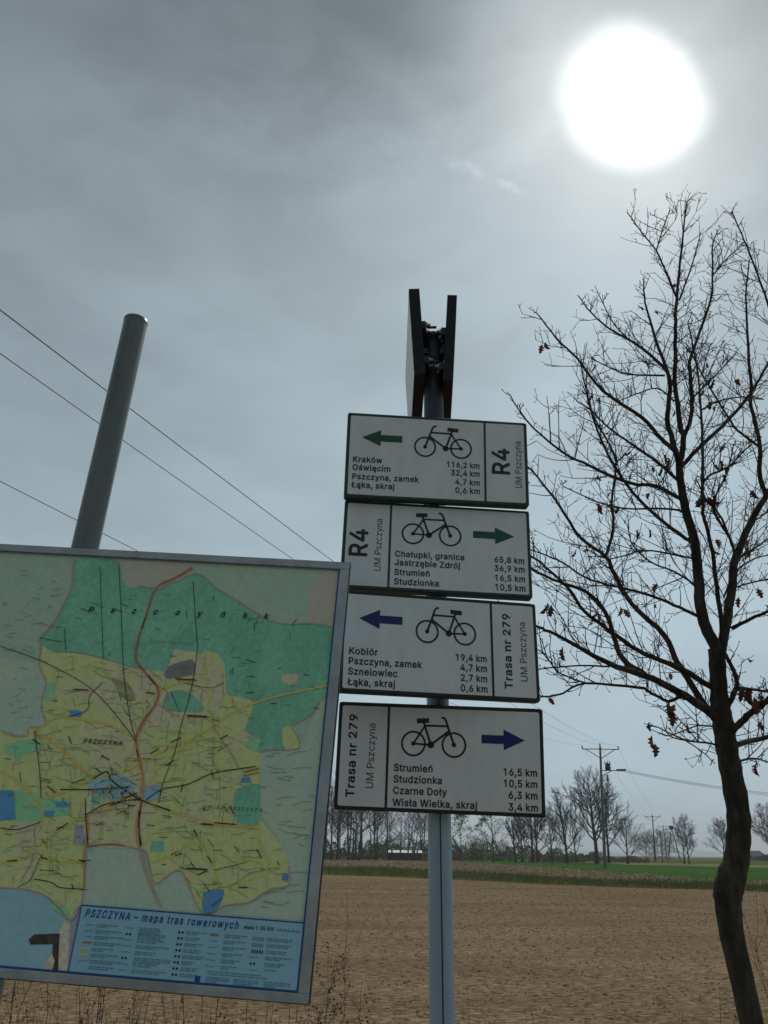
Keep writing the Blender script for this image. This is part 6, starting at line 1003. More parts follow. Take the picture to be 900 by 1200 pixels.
# ---------------------------------------------------------------- the young oak beside the signs
m_bark = mat('oak_bark', (0.072, 0.066, 0.048), 0.9, scale=11, col2=(0.030, 0.026, 0.021), bump=0.012, bscale=34, stretch=(1, 1, 0.35), spec=0.2, fine=0.25, fscale=30)
m_twig = mat('oak_twig', (0.034, 0.028, 0.025), 0.85, scale=20, var=0.35, spec=0.2)
m_leaf = mat('withered_leaf', (0.12, 0.050, 0.022), 0.75, scale=14, col2=(0.06, 0.022, 0.014), transl=0.3)
TY = 4.8
LIMBS = []   # px, py, Y, r samples of what is already built
def depth_of(P): return float((np.asarray(P) - CAM) @ FWD)
def limb(mb, pix, r0, r1, dY=0.0, sides=8, start=None, sub=4, jit=0.006, taper=1.0):
    """one limb surveyed from the photograph, with its own depth"""
    px = smooth_path(pix, sub)
    if start is None:
        best = (1e9, TY)
        for (qx, qy, qY) in LIMBS:
            d = (qx - px[0][0]) ** 2 + (qy - px[0][1]) ** 2
            if d < best[0]: best = (d, qY)
        start = best[1]
    L = np.concatenate([[0], np.cumsum(np.linalg.norm(np.diff(px, axis=0), axis=1))]); s = L / L[-1]
    Y = start + dY * s + 0.03 * abs(dY) * np.sin(s * 7 + r0)
    P = np.array([at_y(x, y, yy) for (x, y), yy in zip(px, Y)])
    P[1:-1] += rng.normal(0, jit * 0.35, (len(P) - 2, 3)) * np.minimum(1, r0 / 3)
    rp = r1 + (r0 - r1) * (1 - s) ** taper
    rad = 0.86 * np.array([r * depth_of(p) / FPX for r, p in zip(rp, P)])
    mb.tube(P - TB, rad, sides)
    for (x, y), yy in zip(px, Y): LIMBS.append((x, y, yy))
    return P, rad
tb0 = at_y(881, 1200, TY)
TB = np.array([tb0[0] + 0.03, TY, 0.0])
oak = thing('oak_tree', TB, 'bare young oak with crooked trunk and a few withered brown leaves', 'tree')
mb = MB()
trunk_px = [(881, 1200), (868, 1141), (858, 1098), (853.5, 1062), (853, 1046), (857, 1028), (863, 1008), (865.5, 978), (865, 950), (857.5, 908), (852, 879), (848, 850), (844, 830), (842.5, 810), (841, 785), (840, 762)]
tr_r = [13.6, 13.4, 13.8, 14.8, 16.4, 16.0, 14.0, 13.4, 13.2, 12.6, 12.3, 12.2, 11.2, 9.8, 9.4, 9.6]
px = smooth_path(trunk_px, 4); rr = np.interp(np.linspace(0, 1, len(px)), np.linspace(0, 1, len(tr_r)), tr_r)
P = np.array([at_y(x, y, TY) for x, y in px]); rad = np.array([r * depth_of(p) / FPX for r, p in zip(rr, P)])
rad = rad * (1 + 0.035 * np.sin(np.arange(len(rad)) * 1.9) + 0.02 * np.sin(np.arange(len(rad)) * 4.3))
P = np.vstack([[TB[0], TY, -0.05], [TB[0] - 0.004, TY, 0.15], [TB[0] - 0.008, TY, 0.45], P]); rad = np.concatenate([[rad[0] * 1.5, rad[0] * 1.2, rad[0] * 1.05], rad])
mb.tube(P - TB, rad, 16)
# knot swelling on the bend
kp = at_y(842.5, 1038, TY - 0.05)
a = [kp + np.array([0.02, -0.02, -0.05]), kp + np.array([0.0, -0.03, 0.0]), kp + np.array([0.012, -0.02, 0.05])]
mb.tube(np.array(a) - TB, [0.012, 0.030, 0.010], 9)
for (x, y) in px: LIMBS.append((x, y, TY))
main = []
A = lambda pix, r0, r1, dY=0.0, **k: main.append(limb(mb, pix, r0, r1, dY, **k))
A([(841, 772), (838, 757), (827, 735), (821, 710), (819, 685), (814, 635), (803, 597), (797, 562), (796, 540)], 8.2, 4.8, 0.05, sides=10)
A([(842, 776), (846, 757), (851, 730), (857.5, 690), (860, 662), (867, 642), (877.5, 617), (888, 597), (900, 577), (915, 552), (922, 520)], 7.0, 3.0, 0.25, sides=10)
mb.build('trunk', m_bark, oak)
mb = MB()
B = lambda pix, r0, r1, dY=0.0, **k: main.append(limb(mb, pix, r0, r1, dY, **k))
B([(796, 542), (791, 528), (787, 511), (782, 493), (783.5, 475), (785, 456), (784.6, 443), (779, 427), (764, 383), (755, 347), (754.5, 326)], 4.2, 0.8, -0.35)
B([(796, 545), (799, 530), (801, 511), (797, 499), (793, 467), (790, 440), (791.5, 420), (791.5, 385), (793, 351), (797, 306), (805, 237)], 4.2, 0.8, 0.2)
B([(793, 349), (778, 313), (769, 294), (752, 272), (735, 249)], 1.5, 0.7, -0.3)
B([(769, 294), (778, 265), (785, 246)], 1.0, 0.6, 0.15)
B([(801, 511), (807.5, 497), (811, 475), (809, 440), (809, 420), (824, 378), (834, 347), (835, 316), (834.6, 289), (841, 270)], 3.0, 0.8, 0.4)
B([(835, 323), (852, 303), (868, 288)], 1.2, 0.6, 0.2)
B([(796, 352), (810, 313), (821, 273)], 1.3, 0.6, -0.2)
B([(845, 757), (846, 735), (840, 690), (835, 647), (826, 610), (823.5, 591), (823.5, 538), (822, 493), (818, 440), (812, 405), (806, 378)], 3.6, 0.9, -0.45)
B([(900, 577), (895, 574), (890, 555), (891, 525), (886, 500), (880, 475), (880, 452), (876, 392), (874, 347), (878, 305)], 3.4, 0.8, 0.1, start=TY + 0.22)
B([(922, 525), (915, 420), (900, 358), (883, 309.6), (872.5, 282), (858, 249)], 2.6, 0.8, -0.2, start=TY + 0.28)
B([(799, 546), (823.5, 520), (854, 491.6), (880, 460), (892, 440), (905, 415)], 3.0, 1.6, 0.5)
B([(889, 523), (864, 504), (854, 490), (823.5, 440), (806, 405)], 1.8, 0.8, -0.4)
B([(861, 650), (856, 632), (845, 615), (835, 595), (827, 584), (815, 560)], 2.0, 0.8, -0.3)
B([(858, 736), (880, 725), (905, 715), (930, 706)], 2.8, 1.6, -0.4)
B([(864, 655), (885, 642), (905, 628)], 1.8, 1.0, 0.4)
B([(858, 690), (875, 684), (905, 678)], 1.4, 0.8, 0.5)
B([(875, 618), (890, 606), (910, 594)], 1.5, 0.8, 0.5)
B([(850, 832), (856, 822), (863, 806), (863.5, 797), (858, 782), (850, 766)], 3.8, 2.4, -0.15)
B([(863, 806), (882, 808), (905, 810)], 2.4, 1.4, -0.4)
B([(853, 862), (865, 849), (880, 836), (903, 817), (925, 800)], 5.0, 3.2, -0.5)
B([(860, 874), (872, 870), (903, 863), (930, 858)], 4.0, 2.4, 0.3)
B([(864, 893), (878, 889), (890, 890), (903, 894)], 1.7, 0.9, 0.4)
# low limbs reaching left towards the signs
B([(842, 846), (834, 837), (793, 809), (755, 792), (710, 776), (652, 744), (630, 735), (600, 722)], 6.2, 1.3, -0.75)
B([(758, 793), (730, 772), (719, 746), (710, 718), (688, 694), (666, 686), (646, 678), (625, 668), (606, 652)], 4.2, 1.2, 0.35)
B([(840, 808), (831, 804), (797, 783), (755, 766), (724, 746), (684, 716), (670, 694), (650, 674), (626, 654), (604, 640)], 4.2, 1.2, -0.3)
B([(843, 850), (834, 838), (810, 802), (793, 775), (778, 744), (742, 709), (721, 675), (710, 652), (680, 630), (655, 592), (623, 551), (604, 540)], 4.8, 1.0, 0.55)
B([(710, 652), (719, 620), (717, 589), (722, 545), (719, 530), (690, 475), (687, 433)], 2.0, 0.7, 0.25)
B([(800, 813), (783, 822), (760, 810), (748, 806), (686, 801), (660, 812), (637, 816), (605, 808)], 2.4, 0.9, -0.25)
B([(688, 801), (658, 790), (645, 776), (632, 762), (612, 752)], 1.3, 0.7, -0.2)
B([(714, 781), (680, 780), (634, 784), (600, 790)], 1.3, 0.7, 0.25)
B([(818, 722), (797, 712), (768, 700), (735, 690), (693, 680), (660, 660), (634, 648), (606, 640)], 2.4, 0.8, -0.4)
B([(800, 586), (793, 582), (770, 570), (738, 566), (693, 547), (655, 527), (617, 493), (598, 463)], 2.9, 0.8, -0.6)
B([(813, 636), (799, 628), (770, 606), (741, 577), (720, 545), (700, 505), (690, 468), (683, 440), (679.6, 416)], 2.7, 0.8, 0.5)
B([(795, 534), (787, 525), (770, 509), (752, 489), (707, 458), (676, 420), (652, 396), (630, 368)], 3.3, 0.9, -0.4)
B([(781, 434), (759, 413), (738, 399), (710, 382), (692, 365), (678, 347)], 2.3, 0.7, 0.35)
B([(738, 399), (720, 380), (712, 366), (705, 352)], 1.1, 0.6, -0.2)
B([(779, 440), (742, 439), (717, 432), (693, 420)], 1.5, 0.7, 0.3)
B([(798, 566), (784, 553), (768, 540), (740, 520), (712, 500), (694, 482), (676, 470)], 2.5, 0.8, 0.5)
B([(823.5, 566), (832, 557), (854, 547), (868, 532), (886, 515)], 1.7, 0.8, -0.4)
B([(858, 640), (846, 608), (836, 591), (847, 564), (854, 547), (860, 520)], 1.8, 0.8, -0.4)
B([(816, 655), (790, 650), (755, 645), (715, 655), (690, 645)], 1.5, 0.7, -0.6)
B([(819, 690), (795, 672), (765, 660), (742, 640), (735, 615)], 1.6, 0.7, -0.5)
B([(803, 600), (780, 596), (735, 596), (700, 588), (660, 570)], 1.6, 0.7, 0.6)
B([(848, 700), (862, 670), (884, 655), (905, 650)], 1.4, 0.8, -0.6)
B([(808, 470), (826, 452), (846, 432), (862, 415)], 1.4, 0.7, 0.4)
B([(823, 480), (842, 470), (870, 465), (895, 468)], 1.3, 0.7, -0.5)
B([(790, 470), (770, 455), (745, 462), (725, 470)], 1.2, 0.7, -0.3)
B([(852, 880), (835, 872), (800, 866), (765, 850), (758, 853)], 1.6, 0.7, -0.35)
B([(800, 866), (822, 880), (838, 895)], 0.9, 0.6, -0.1)
B([(848, 855), (820, 850), (785, 862), (770, 858)], 1.2, 0.6, 0.3)
mb.build('limbs', m_bark, oak)

# twigs growing from every limb
mb = MB(); tips = []; nodes = []
def twig(p, d, L, r, lev):
    n = 4
    pts = [np.array(p)]; d = d / np.linalg.norm(d)
    for i in range(n):
        d = d + rng.normal(0, 0.11, 3) + np.array([0, 0, 0.07]); d /= np.linalg.norm(d)
        pts.append(pts[-1] + d * L / n)
    pts = np.array(pts)
    mb.tube(pts - TB, np.linspace(r, max(r * 0.5, 0.0013), n + 1), 4, 0, False, True)
    nodes.append(pts[2]); tips.append((pts[-1], d))
    # bud cluster at the tip
    b = octv * (0.0028 + 0.0022 * rng.random()) ; b[:, 2] *= 1.5
    mb.add(b + pts[-1] - TB, [(0, 2, 4), (2, 1, 4), (1, 3, 4), (3, 0, 4), (2, 0, 5), (1, 2, 5), (3, 1, 5), (0, 3, 5)])
    if lev > 0:
        k = rng.integers(1, 4) if L > 0.1 else rng.integers(0, 3)
        for i in range(k):
            j = rng.integers(1, n + 1); side = np.cross(d, rng.normal(0, 1, 3)); side /= np.linalg.norm(side)
            ang = rng.uniform(0.6, 1.15)
            twig(pts[j], d * math.cos(ang) + side * math.sin(ang), L * rng.uniform(0.3, 0.6), r * 0.7, lev - 1)
for P, rad in main:
    L = np.concatenate([[0], np.cumsum(np.linalg.norm(np.diff(P, axis=0), axis=1))])
    s = 0.10 if rad[0] > 0.02 else 0.03
    while s < L[-1]:
        i = min(np.searchsorted(L, s), len(P) - 1)
        r = rad[i]
        p = P[i]; d = P[i] - P[i - 1]; d /= max(np.linalg.norm(d), 1e-6)
        side = np.cross(d, rng.normal(0, 1, 3)); side /= np.linalg.norm(side)
        side[2] += 0.4; ang = rng.uniform(0.7, 1.2)
        big = rng.random() < 0.36
        Lt = rng.uniform(0.18, 0.48) if big else rng.uniform(0.05, 0.20)
        Lt *= 0.25 + 0.75 * min(1, (L[-1] - s) / 0.7)
        twig(p, d * math.cos(ang) + side * math.sin(ang), Lt, 0.0036 if big else 0.0026, 2 if big else 1)
        s += rng.uniform(0.018, 0.056) if r < 0.015 else rng.uniform(0.028, 0.085)
mb.build('twigs', m_twig, oak)

# withered lobed leaves still hanging on
def leaf_mesh(L, curl, seed):
    rr_ = random.Random(seed); mb = MB()
    n = 15; xs = np.linspace(0, 1, n)
    prof = (0.30 * np.sin(np.pi * xs ** 0.8) ** 0.8) * (1 + 0.45 * np.cos(xs * 2 * math.pi * 3.6 + rr_.uniform(-.5, .5))) * 0.8 + 0.012
    vs = []
    for x, w in zip(xs, prof):
        zc_ = -curl * x * x * 0.6; up = w * rr_.uniform(0.5, 1.1)
        vs += [(-w, up * 0.7, -x + abs(zc_) * 0.2), (0, zc_, -x), (w, up * 0.7, -x + abs(zc_) * 0.2)]
    fs = []
    for i in range(n - 1):
        a = 3 * i; fs += [(a, a + 1, a + 4, a + 3), (a + 1, a + 2, a + 5, a + 4)]
    vs = np.array(vs) * L
    mb.add(vs, fs, 0, True)
    mb.tube([(0, 0, 0), (0.003, 0, L * .12), (0, 0.004, L * .22)], 0.0009, 4)
    return mb.mesh('dead_leaf', m_leaf)
leafM = [leaf_mesh(0.085 + 0.008 * i, 0.3 + 0.2 * (i % 3), i) for i in range(6)]
nl = 0
def put_leaf(p, sc, rot):
    global nl
    o = bpy.data.objects.new('dead_leaf', leafM[nl % 6]); COL.objects.link(o); o.parent = oak
    o.location = tuple(np.array(p) - TB); o.rotation_euler = rot; o.scale = (sc,) * 3; nl += 1
def near_Y(x, y):
    return min(LIMBS, key=lambda q: (q[0] - x) ** 2 + (q[1] - y) ** 2)[2]
SPOT = [(764, 862, 1.25), (767, 872, 1.1), (785, 822, 1.2), (791, 826, 1.0), (790, 836, .9), (793, 806, 1.0), (796, 812, .8), (876, 806, 1.25), (882, 808, 1.2), (888, 812, 1.1), (871, 808, .9), (884, 818, 1.0), (698, 590, 1.1), (701, 594, .9), (727, 711, .8), (731, 714, .8), (642, 706, .9), (646, 710, .8),
        (777, 532, 1.1), (783, 536, 1.1), (780, 542, 1.0), (776, 546, .9), (824, 578, 1.1), (829, 582, 1.0), (833, 586, .9), (820, 584, .9), (840, 632, .8), (748, 708, .7), (660, 758, .8), (834, 470, .7), (838, 476, .7), (850, 548, .8), (846, 556, .8), (806, 848, .7), (843, 538, .8), (862, 445, .7), (700, 556, .8), (760, 620, .8), (770, 684, .8), (866, 700, .8), (888, 690, .8), (880, 575, .8), (872, 650, .8), (760, 578, .7), (745, 622, .7), (638, 402, .8), (635, 404, .7)]
for x, y, sc in SPOT:
    put_leaf(at_y(x, y, near_Y(x, y)), sc * 0.8, (rng.uniform(-.5, .5), rng.uniform(-.5, .5), rng.uniform(0, 6.28)))
idx = rng.permutation(len(nodes))
for i in idx[:45]:
    put_leaf(nodes[i], rng.uniform(0.35, 0.65), (rng.uniform(-1, 1), rng.uniform(-1, 1), rng.uniform(0, 6.28)))

# ---------------------------------------------------------------- bare trees, shrubs and wood beyond the fields
m_fbark = mat('far_bark', (0.10, 0.088, 0.073), 0.95, scale=2, var=0.35, spec=0.1)
m_fbrown = mat('far_bark_warm', (0.105, 0.080, 0.055), 0.95, scale=2, var=0.3, spec=0.1)
m_birch = mat('birch_bark', (0.22, 0.21, 0.19), 0.9, scale=3, col2=(0.08, 0.075, 0.07), spec=0.1)
m_fresh = mat('fresh_leaf', (0.17, 0.22, 0.07), 0.8, scale=0.8, col2=(0.12, 0.17, 0.055), transl=0.4)
m_conifer = mat('conifer_green', (0.055, 0.100, 0.038), 0.9, scale=0.7, col2=(0.036, 0.066, 0.030), transl=0.15)
m_bushgreen = mat('bush_green', (0.085, 0.125, 0.045), 0.9, scale=0.5, col2=(0.085, 0.08, 0.042), transl=0.25)
def bare(seed, h, clear, spread, r, lev1=16, upright=0.25, dens=1.0, lean=0.0, fork=0, sides=4, mins=0.0100):
    """trunk and crown meshes of a leafless tree, height h, first limbs at clear*h"""
    g = np.random.default_rng(seed); T = MB(); K = MB()
    def path(p, d, L, n, wob, up):
        pts = [np.array(p, float)]
        for i in range(n):
            d = d + g.normal(0, wob, 3) + np.array([0, 0, up]); d = d / np.linalg.norm(d); pts.append(pts[-1] + d * L / n)
        return np.array(pts), d
    def br(p, d, L, r, lev):
        P, d2 = path(p, d, L, 5 if lev > 1 else 3, 0.09, upright * 0.22)
        K.tube(P, np.linspace(max(r, mins), max(r * 0.4, mins * 0.75), len(P)), 4 if lev > 2 else 3, 0, False)
        if lev <= 0: return
        k = max(2, int(round((5.4 if lev >= 2 else 4) * dens)))
        for i in range(k):
            t = 0.18 + 0.80 * (i + g.random() * .8) / k; q = t * (len(P) - 1); j = min(int(q), len(P) - 2)
            pp = P[j] + (P[j + 1] - P[j]) * (q - j); dd = P[j + 1] - P[j]; dd /= np.linalg.norm(dd)
            s = np.cross(dd, g.normal(0, 1, 3)); s /= np.linalg.norm(s); a = g.uniform(0.35, 0.85)
            br(pp, dd * math.cos(a) + s * math.sin(a), L * g.uniform(0.42, 0.68) * (1.15 - 0.45 * t), r * 0.55, lev - 1)
    P, d = path((0, 0, 0), np.array([lean, 0, 1.0]), h * 0.94, 9, 0.035, 0.04)
    rad = r * (1 - np.linspace(0, 1, 10) ** 1.1 * 0.88); rad[0] *= 1.35
    T.tube(P, rad, 8)
    for i in range(lev1):
        t = clear + (0.97 - clear) * ((i + g.random() * .8) / lev1) ** 0.9; q = t * 9; j = min(int(q), 8); pp = P[j] + (P[j + 1] - P[j]) * (q - j)
        az = i * 2.4 + g.uniform(-.5, .5); el = g.uniform(0.15, 0.65) + upright * 0.8 + 0.6 * t * upright
        d = np.array([math.cos(az) * math.cos(el), math.sin(az) * math.cos(el), math.sin(el)])
        u_ = min(1, max(0, (t - clear) / (1 - clear))); w = (0.62 + 0.38 * math.sin(math.pi * min(1, u_ * 1.6 + .1))) * (1 - u_ ** 2.2) + 0.10
        br(pp, d, 1.55 * spread * h * (0.25 + 0.75 * w), rad[j] * 0.5, 3)
    return T, K
def far_tree(name, loc, TK, mT, mK, label, group=None, rz=0.0, cat='tree'):
    t = thing(name, loc, label, cat, group); t.rotation_euler = (0, 0, rz)
    TK[0].build('trunk', mT, t); TK[1].build('crown', mK, t); return t
def spot(x, Y): return (float(at_y(x, 1003, Y)[0]), Y, 0.0)
def hgt(x, top, Y): return float(at_y(x, top, Y)[2])

WOOD = 'bare trees along the edge of the wood'
wl = 'slender bare tree in the wood seen below the lowest route sign'
protos = []
for i, (sp, r) in enumerate(((0.20, 0.22), (0.25, 0.27), (0.17, 0.19))):
    protos.append(far_tree('woodland_tree', spot((388, 421, 440)[i], 175 + 6 * i), bare(20 + i, 17 + i, 0.30, sp, r, 15, 0.35, 0.8), m_fbark, m_fbark, wl, WOOD))
for i, x in enumerate((376, 381, 393, 399, 405, 410, 415, 427, 432, 446, 451, 370, 437, 418, 402, 385)):
    c = copy_tree(protos[i % 3]); c.location = spot(x + rng.uniform(-4, 4), 178 + 45 * rng.random()); c.rotation_euler = (0, 0, rng.uniform(0, 6.28)); s = rng.uniform(.75, 1.1); c.scale = (s, s, s)
for i in range(16):     # further back in the wood
    c = copy_tree(protos[(i + 1) % 3]); c.location = spot(rng.uniform(330, 500), 235 + 60 * rng.random()); c.rotation_euler = (0, 0, rng.uniform(0, 6.28)); s = rng.uniform(.7, 1.0); c.scale = (s, s, s)
b = far_tree('leaning_birch', spot(476, 190), bare(31, 15, 0.4, 0.15, 0.14, 13, 0.1, 0.8, 0.28), m_fbark, m_fbark, 'leaning thin tree before the white shed at the wood edge', 'thin leaning trees by the white shed')
b2_ = copy_tree(b); b2_.location = spot(484, 193); b2_.rotation_euler = (0, 0, 0.35)

# budding green trees just right of the post
def leafy(name, loc, h, w, n, m, label, seed, group=None, stem=0.09, size=0.55, low=0.25, mT=None):
    g = np.random.default_rng(seed); t = thing(name, loc, label, 'tree', group)
    T, K = bare(seed, h, low, w / h * 0.5, stem, 12, 0.2, 0.6); T.build('trunk', mT or m_birch, t)
    nk = K.n
    V_ = np.concatenate(K.v)
    vv = V_[g.integers(0, nk, n)] + g.normal(0, 0.28, (n, 3))
    for p in vv:
        a = g.normal(0, 1, 3); a /= np.linalg.norm(a); b_ = np.cross(a, g.normal(0, 1, 3)); b_ /= np.linalg.norm(b_); s = size * g.uniform(.4, 1)
        K.add([p - a * s * .5, p + b_ * s * .35, p + a * s * .5, p - b_ * s * .35], [(0, 1, 2, 3)], 1)
    o = K.build('crown', [m_fbark, m], t); return t
leafy('birch_tree', spot(541, 178), 15.5, 9, 2600, m_fresh, 'pale green birch coming into leaf right of the post', 41)
leafy('birch_tree', spot(521, 196), 14, 8, 2200, m_fresh, 'pale green birch half hidden behind the sign post', 42)
# dark evergreens behind
def conifer(loc, h, w, seed):
    g = np.random.default_rng(seed); t = thing('evergreen_tree', loc, 'dark green bushy evergreen behind the bare trees of the wood', 'tree', 'evergreens at the back of the wood')
    mb = MB(); mb.tube([(0, 0, 0), (0, 0, h * .96)], [0.16, 0.03], 6); mb.build('trunk', m_fbark, t)
    mb = MB()
    for i in range(900):
        q = g.random() ** 0.7; zz = h * (1 - q * .93); R_ = w * .62 * math.sin(math.pi * min(1, q * .62 + .1)) * g.uniform(.25, 1.1) * (1 + .25 * math.sin(q * 19 + seed)); az = g.random() * 6.28
        p = np.array([R_ * math.cos(az), R_ * math.sin(az), zz - R_ * .25]); dr = np.array([math.cos(az), math.sin(az), -.35]); sd = np.array([-math.sin(az), math.cos(az), g.normal(0, .4)])
        s = 0.35 + .5 * q * g.random()
        mb.add([p - dr * s * .4, p + sd * s * .35, p + dr * s * .8, p - sd * s * .35], [(0, 1, 2, 3)])
    mb.build('crown', m_conifer, t); return t
for i, (x, top, Y, w) in enumerate(((437, 980, 240, 5), (452, 977, 245, 6), (466, 974, 250, 6), (474, 972, 256, 6.5), (497, 982, 250, 5), (552, 976, 250, 6), (566, 972, 256, 6), (559, 980, 240, 5), (590, 983, 250, 5), (533, 986, 230, 5))):
    conifer(spot(x, Y), hgt(x, top, Y), w, 60 + i)
# undergrowth of the wood: nobody could count it
mb = MB()
for i in range(7500):
    x = rng.uniform(330, 760); Y = rng.uniform(196, 255); p = np.array(spot(x, Y)); lim = 3.4 if x < 640 else 2.0
    if 448 < x < 500: lim = 0.5 if Y < 203 else 3.0
    p[2] = lim * rng.random() ** 1.5 * (0.7 + 0.5 * math.sin(x * .11) * math.sin(x * .037 + 1))
    a = rng.normal(0, 1, 3); a /= np.linalg.norm(a); b_ = np.cross(a, rng.normal(0, 1, 3)); b_ /= np.linalg.norm(b_); s = rng.uniform(.25, .8)
    mb.add([p - a * s * .5, p + b_ * s * .3, p + a * s * .5, p - b_ * s * .3], [(0, 1, 2, 3)], int(rng.random() < .45))
tag(mb.build('undergrowth', [m_bushgreen, m_fbrown]), kind='stuff')

def one(x, top, Y, label, seed, clear, spread, r, lev1=16, upright=.25, dens=1.0, m=None, lean=0.0, name='bare_tree', group=None):
    return far_tree(name, spot(x, Y), bare(seed, hgt(x, top, Y), clear, spread, r, lev1, upright, dens, lean), m or m_fbark, m or m_fbark, label, group)
one(578, 948, 170, 'single thin bare tree standing clear below the lowest sign', 71, .22, .24, .17, 15, .2, .8)
one(604, 944, 178, 'twin-looking bare tree under the right end of the lowest sign', 72, .18, .20, .24, 15, .5, .9)
one(612, 948, 184, 'bare tree with dense upright branches under the lowest sign', 73, .15, .22, .22, 15, .5, .9)
one(624, 934, 180, 'brownish bare tree beside the corner of the lowest sign', 74, .12, .26, .26, 17, .4, 1.0, m_fbrown)
one(630, 938, 190, 'brownish broad bare tree just right of the sign corner', 75, .12, .26, .26, 17, .4, 1.0, m_fbrown)
one(647, 945, 200, 'lower brownish bare tree left of the tall upright one', 76, .12, .28, .22, 15, .4, 1.0, m_fbrown)
one(664, 924, 180, 'tall upright bare tree left of the broad one by the power pole', 77, .16, .21, .30, 18, .5, .9)
one(675, 950, 196, 'small bare tree between the tall upright and the broad crown', 78, .14, .30, .18, 14, .4, 1.0)
one(699, 905, 176, 'largest bare tree, broad rounded crown behind the power pole', 79, .20, .28, .42, 24, .32, 1.0)
one(713, 930, 188, 'bare tree hidden partly behind the concrete power pole', 80, .2, .28, .30, 16, .35, 1.0)
one(735, 961, 180, 'small bare tree at the right end of the tree row', 81, .14, .34, .20, 16, .3, 1.0)
one(757, 983, 230, 'low bare bush left of the second power pole', 82, .05, .55, .12, 16, .2, 1.0, name='bare_bush')
one(767, 978, 236, 'low bare bush in front of the second power pole', 83, .05, .5, .12, 16, .2, 1.0, name='bare_bush')
one(776, 977, 240, 'low bare bush right of the second power pole', 84, .05, .5, .12, 16, .2, 1.0, name='bare_bush')
one(801, 960, 185, 'left one of the two slim bare trees on the open field', 85, .12, .26, .14, 18, .3, .9)
one(807, 955, 183, 'right, taller one of the two slim bare trees on the field', 86, .12, .22, .15, 18, .4, .9)
one(848, 963, 200, 'small pale bare tree left of the oak trunk', 87, .16, .32, .18, 18, .3, 1.1, m_fbrown)
one(906, 944, 172, 'pale bare tree at the right edge of the view', 88, .14, .27, .26, 20, .35, 1.1, m_fbrown)

# the wood goes on behind: far trunks, brush and budding bushes in one mass
mb = MB()
for i in range(10000):
    x = rng.uniform(300, 700); Y = rng.uniform(262, 300); p = np.array(spot(x, Y))
    top = 6.2 if x < 520 else (5.6 if x < 600 else 5.0 - (x - 600) * .03)
    top *= 0.75 + .35 * math.sin(x * .21) * math.sin(x * .053 + 2) + .15 * math.sin(x * .5)
    p[2] = top * rng.random() ** 0.8
    a = rng.normal(0, 1, 3); a[2] *= 2.2; a /= np.linalg.norm(a); b_ = np.cross(a, rng.normal(0, 1, 3)); b_ /= np.linalg.norm(b_); s = rng.uniform(.4, 1.3)
    mb.add([p - a * s * .5, p + b_ * s * .16, p + a * s * .5, p - b_ * s * .16], [(0, 1, 2, 3)], int(rng.random() < (.75 if x > 590 else .5)))
tag(mb.build('far_wood', [m_conifer, m_fbrown]), kind='stuff')
# low shed with a pale roof glimpsed between the trunks
m_shed = mat('shed_wall', (0.10, 0.10, 0.09), 0.9, scale=1, var=.2); m_shedroof = mat('pale_roof', (0.70, 0.73, 0.75), 0.4, scale=1, var=.08)
sx = spot(475, 199); shed = thing('low_shed', sx, 'long low shed with bright pale roof at the wood edge', 'shed')
mb = MB(); mb.box((0, 2, 0.75), (7.6, 3, 1.5)); mb.build('wall', m_shed, shed)
for k, (x0, x1) in enumerate(((-3.9, -3.3), (-2.9, -1.3), (-0.9, 0.5), (0.8, 1.5), (2.2, 2.6), (3.0, 3.9))):
    mb = MB(); mb.add([(x0, -.3, 1.6), (x1, -.3, 1.6), (x1, 2.0, 2.15), (x0, 2.0, 2.15), (x0, 4.2, 1.6), (x1, 4.2, 1.6)], [(0, 1, 2, 3), (3, 2, 5, 4), (0, 3, 4), (1, 5, 2), (0, 4, 5, 1)]); mb.build('roof_panel', m_shedroof, shed)
# dark roofed farmhouse far right, half below the field's rim
m_hroof = mat('dark_roof', (0.035, 0.033, 0.034), 0.8, scale=1, var=.2); m_hwall = mat('house_wall', (0.16, 0.15, 0.14), 0.9, scale=1, var=.15)
hp = spot(886, 400); hs = thing('farmhouse', hp, 'small dark-roofed farmhouse far off right of the oak trunk', 'house')
mb = MB(); mb.box((0, 3, 1.0), (9.0, 6, 2.0)); mb.build('wall', m_hwall, hs)
mb = MB(); mb.add([(-5, -.4, 1.9), (5, -.4, 1.9), (3.4, 3, 4.3), (-3.4, 3, 4.3), (-5, 6.4, 1.9), (5, 6.4, 1.9)], [(0, 1, 2, 3), (3, 2, 5, 4), (0, 3, 4), (1, 5, 2), (0, 4, 5, 1)]); mb.build('roof', m_hroof, hs)
for x0 in (-2.5, 0, 2.5):
    mb = MB(); mb.box((x0, -.02, 1.1), (.9, .06, .9)); mb.build('window', m_hroof, hs)
def hedge(x, Y, w, h, label, seed):
    g = np.random.default_rng(seed); t = thing('shrub', spot(x, Y), label, 'shrub'); mb = MB()
    for i in range(420):
        p = g.normal(0, 1, 3); p /= np.linalg.norm(p); p *= g.random() ** .4; p = np.array([p[0] * w / 2, p[1] * w * .3, (p[2] * .5 + .5) * h])
        a = g.normal(0, 1, 3); a /= np.linalg.norm(a); b_ = np.cross(a, g.normal(0, 1, 3)); b_ /= np.linalg.norm(b_); s = .5
        mb.add([p - a * s, p + b_ * s, p + a * s, p - b_ * s], [(0, 1, 2, 3)])
    mb.build('foliage', m_conifer, t)
    mb = MB(); mb.tube([(0, 0, 0), (0, 0, h * .6)], [.1, .04], 5); mb.build('stem', m_fbark, t)
hedge(873, 380, 6, 2.9, 'low dark shrub left of the far farmhouse', 1); hedge(899, 380, 8, 2.6, 'low dark shrub right of the far farmhouse', 2)

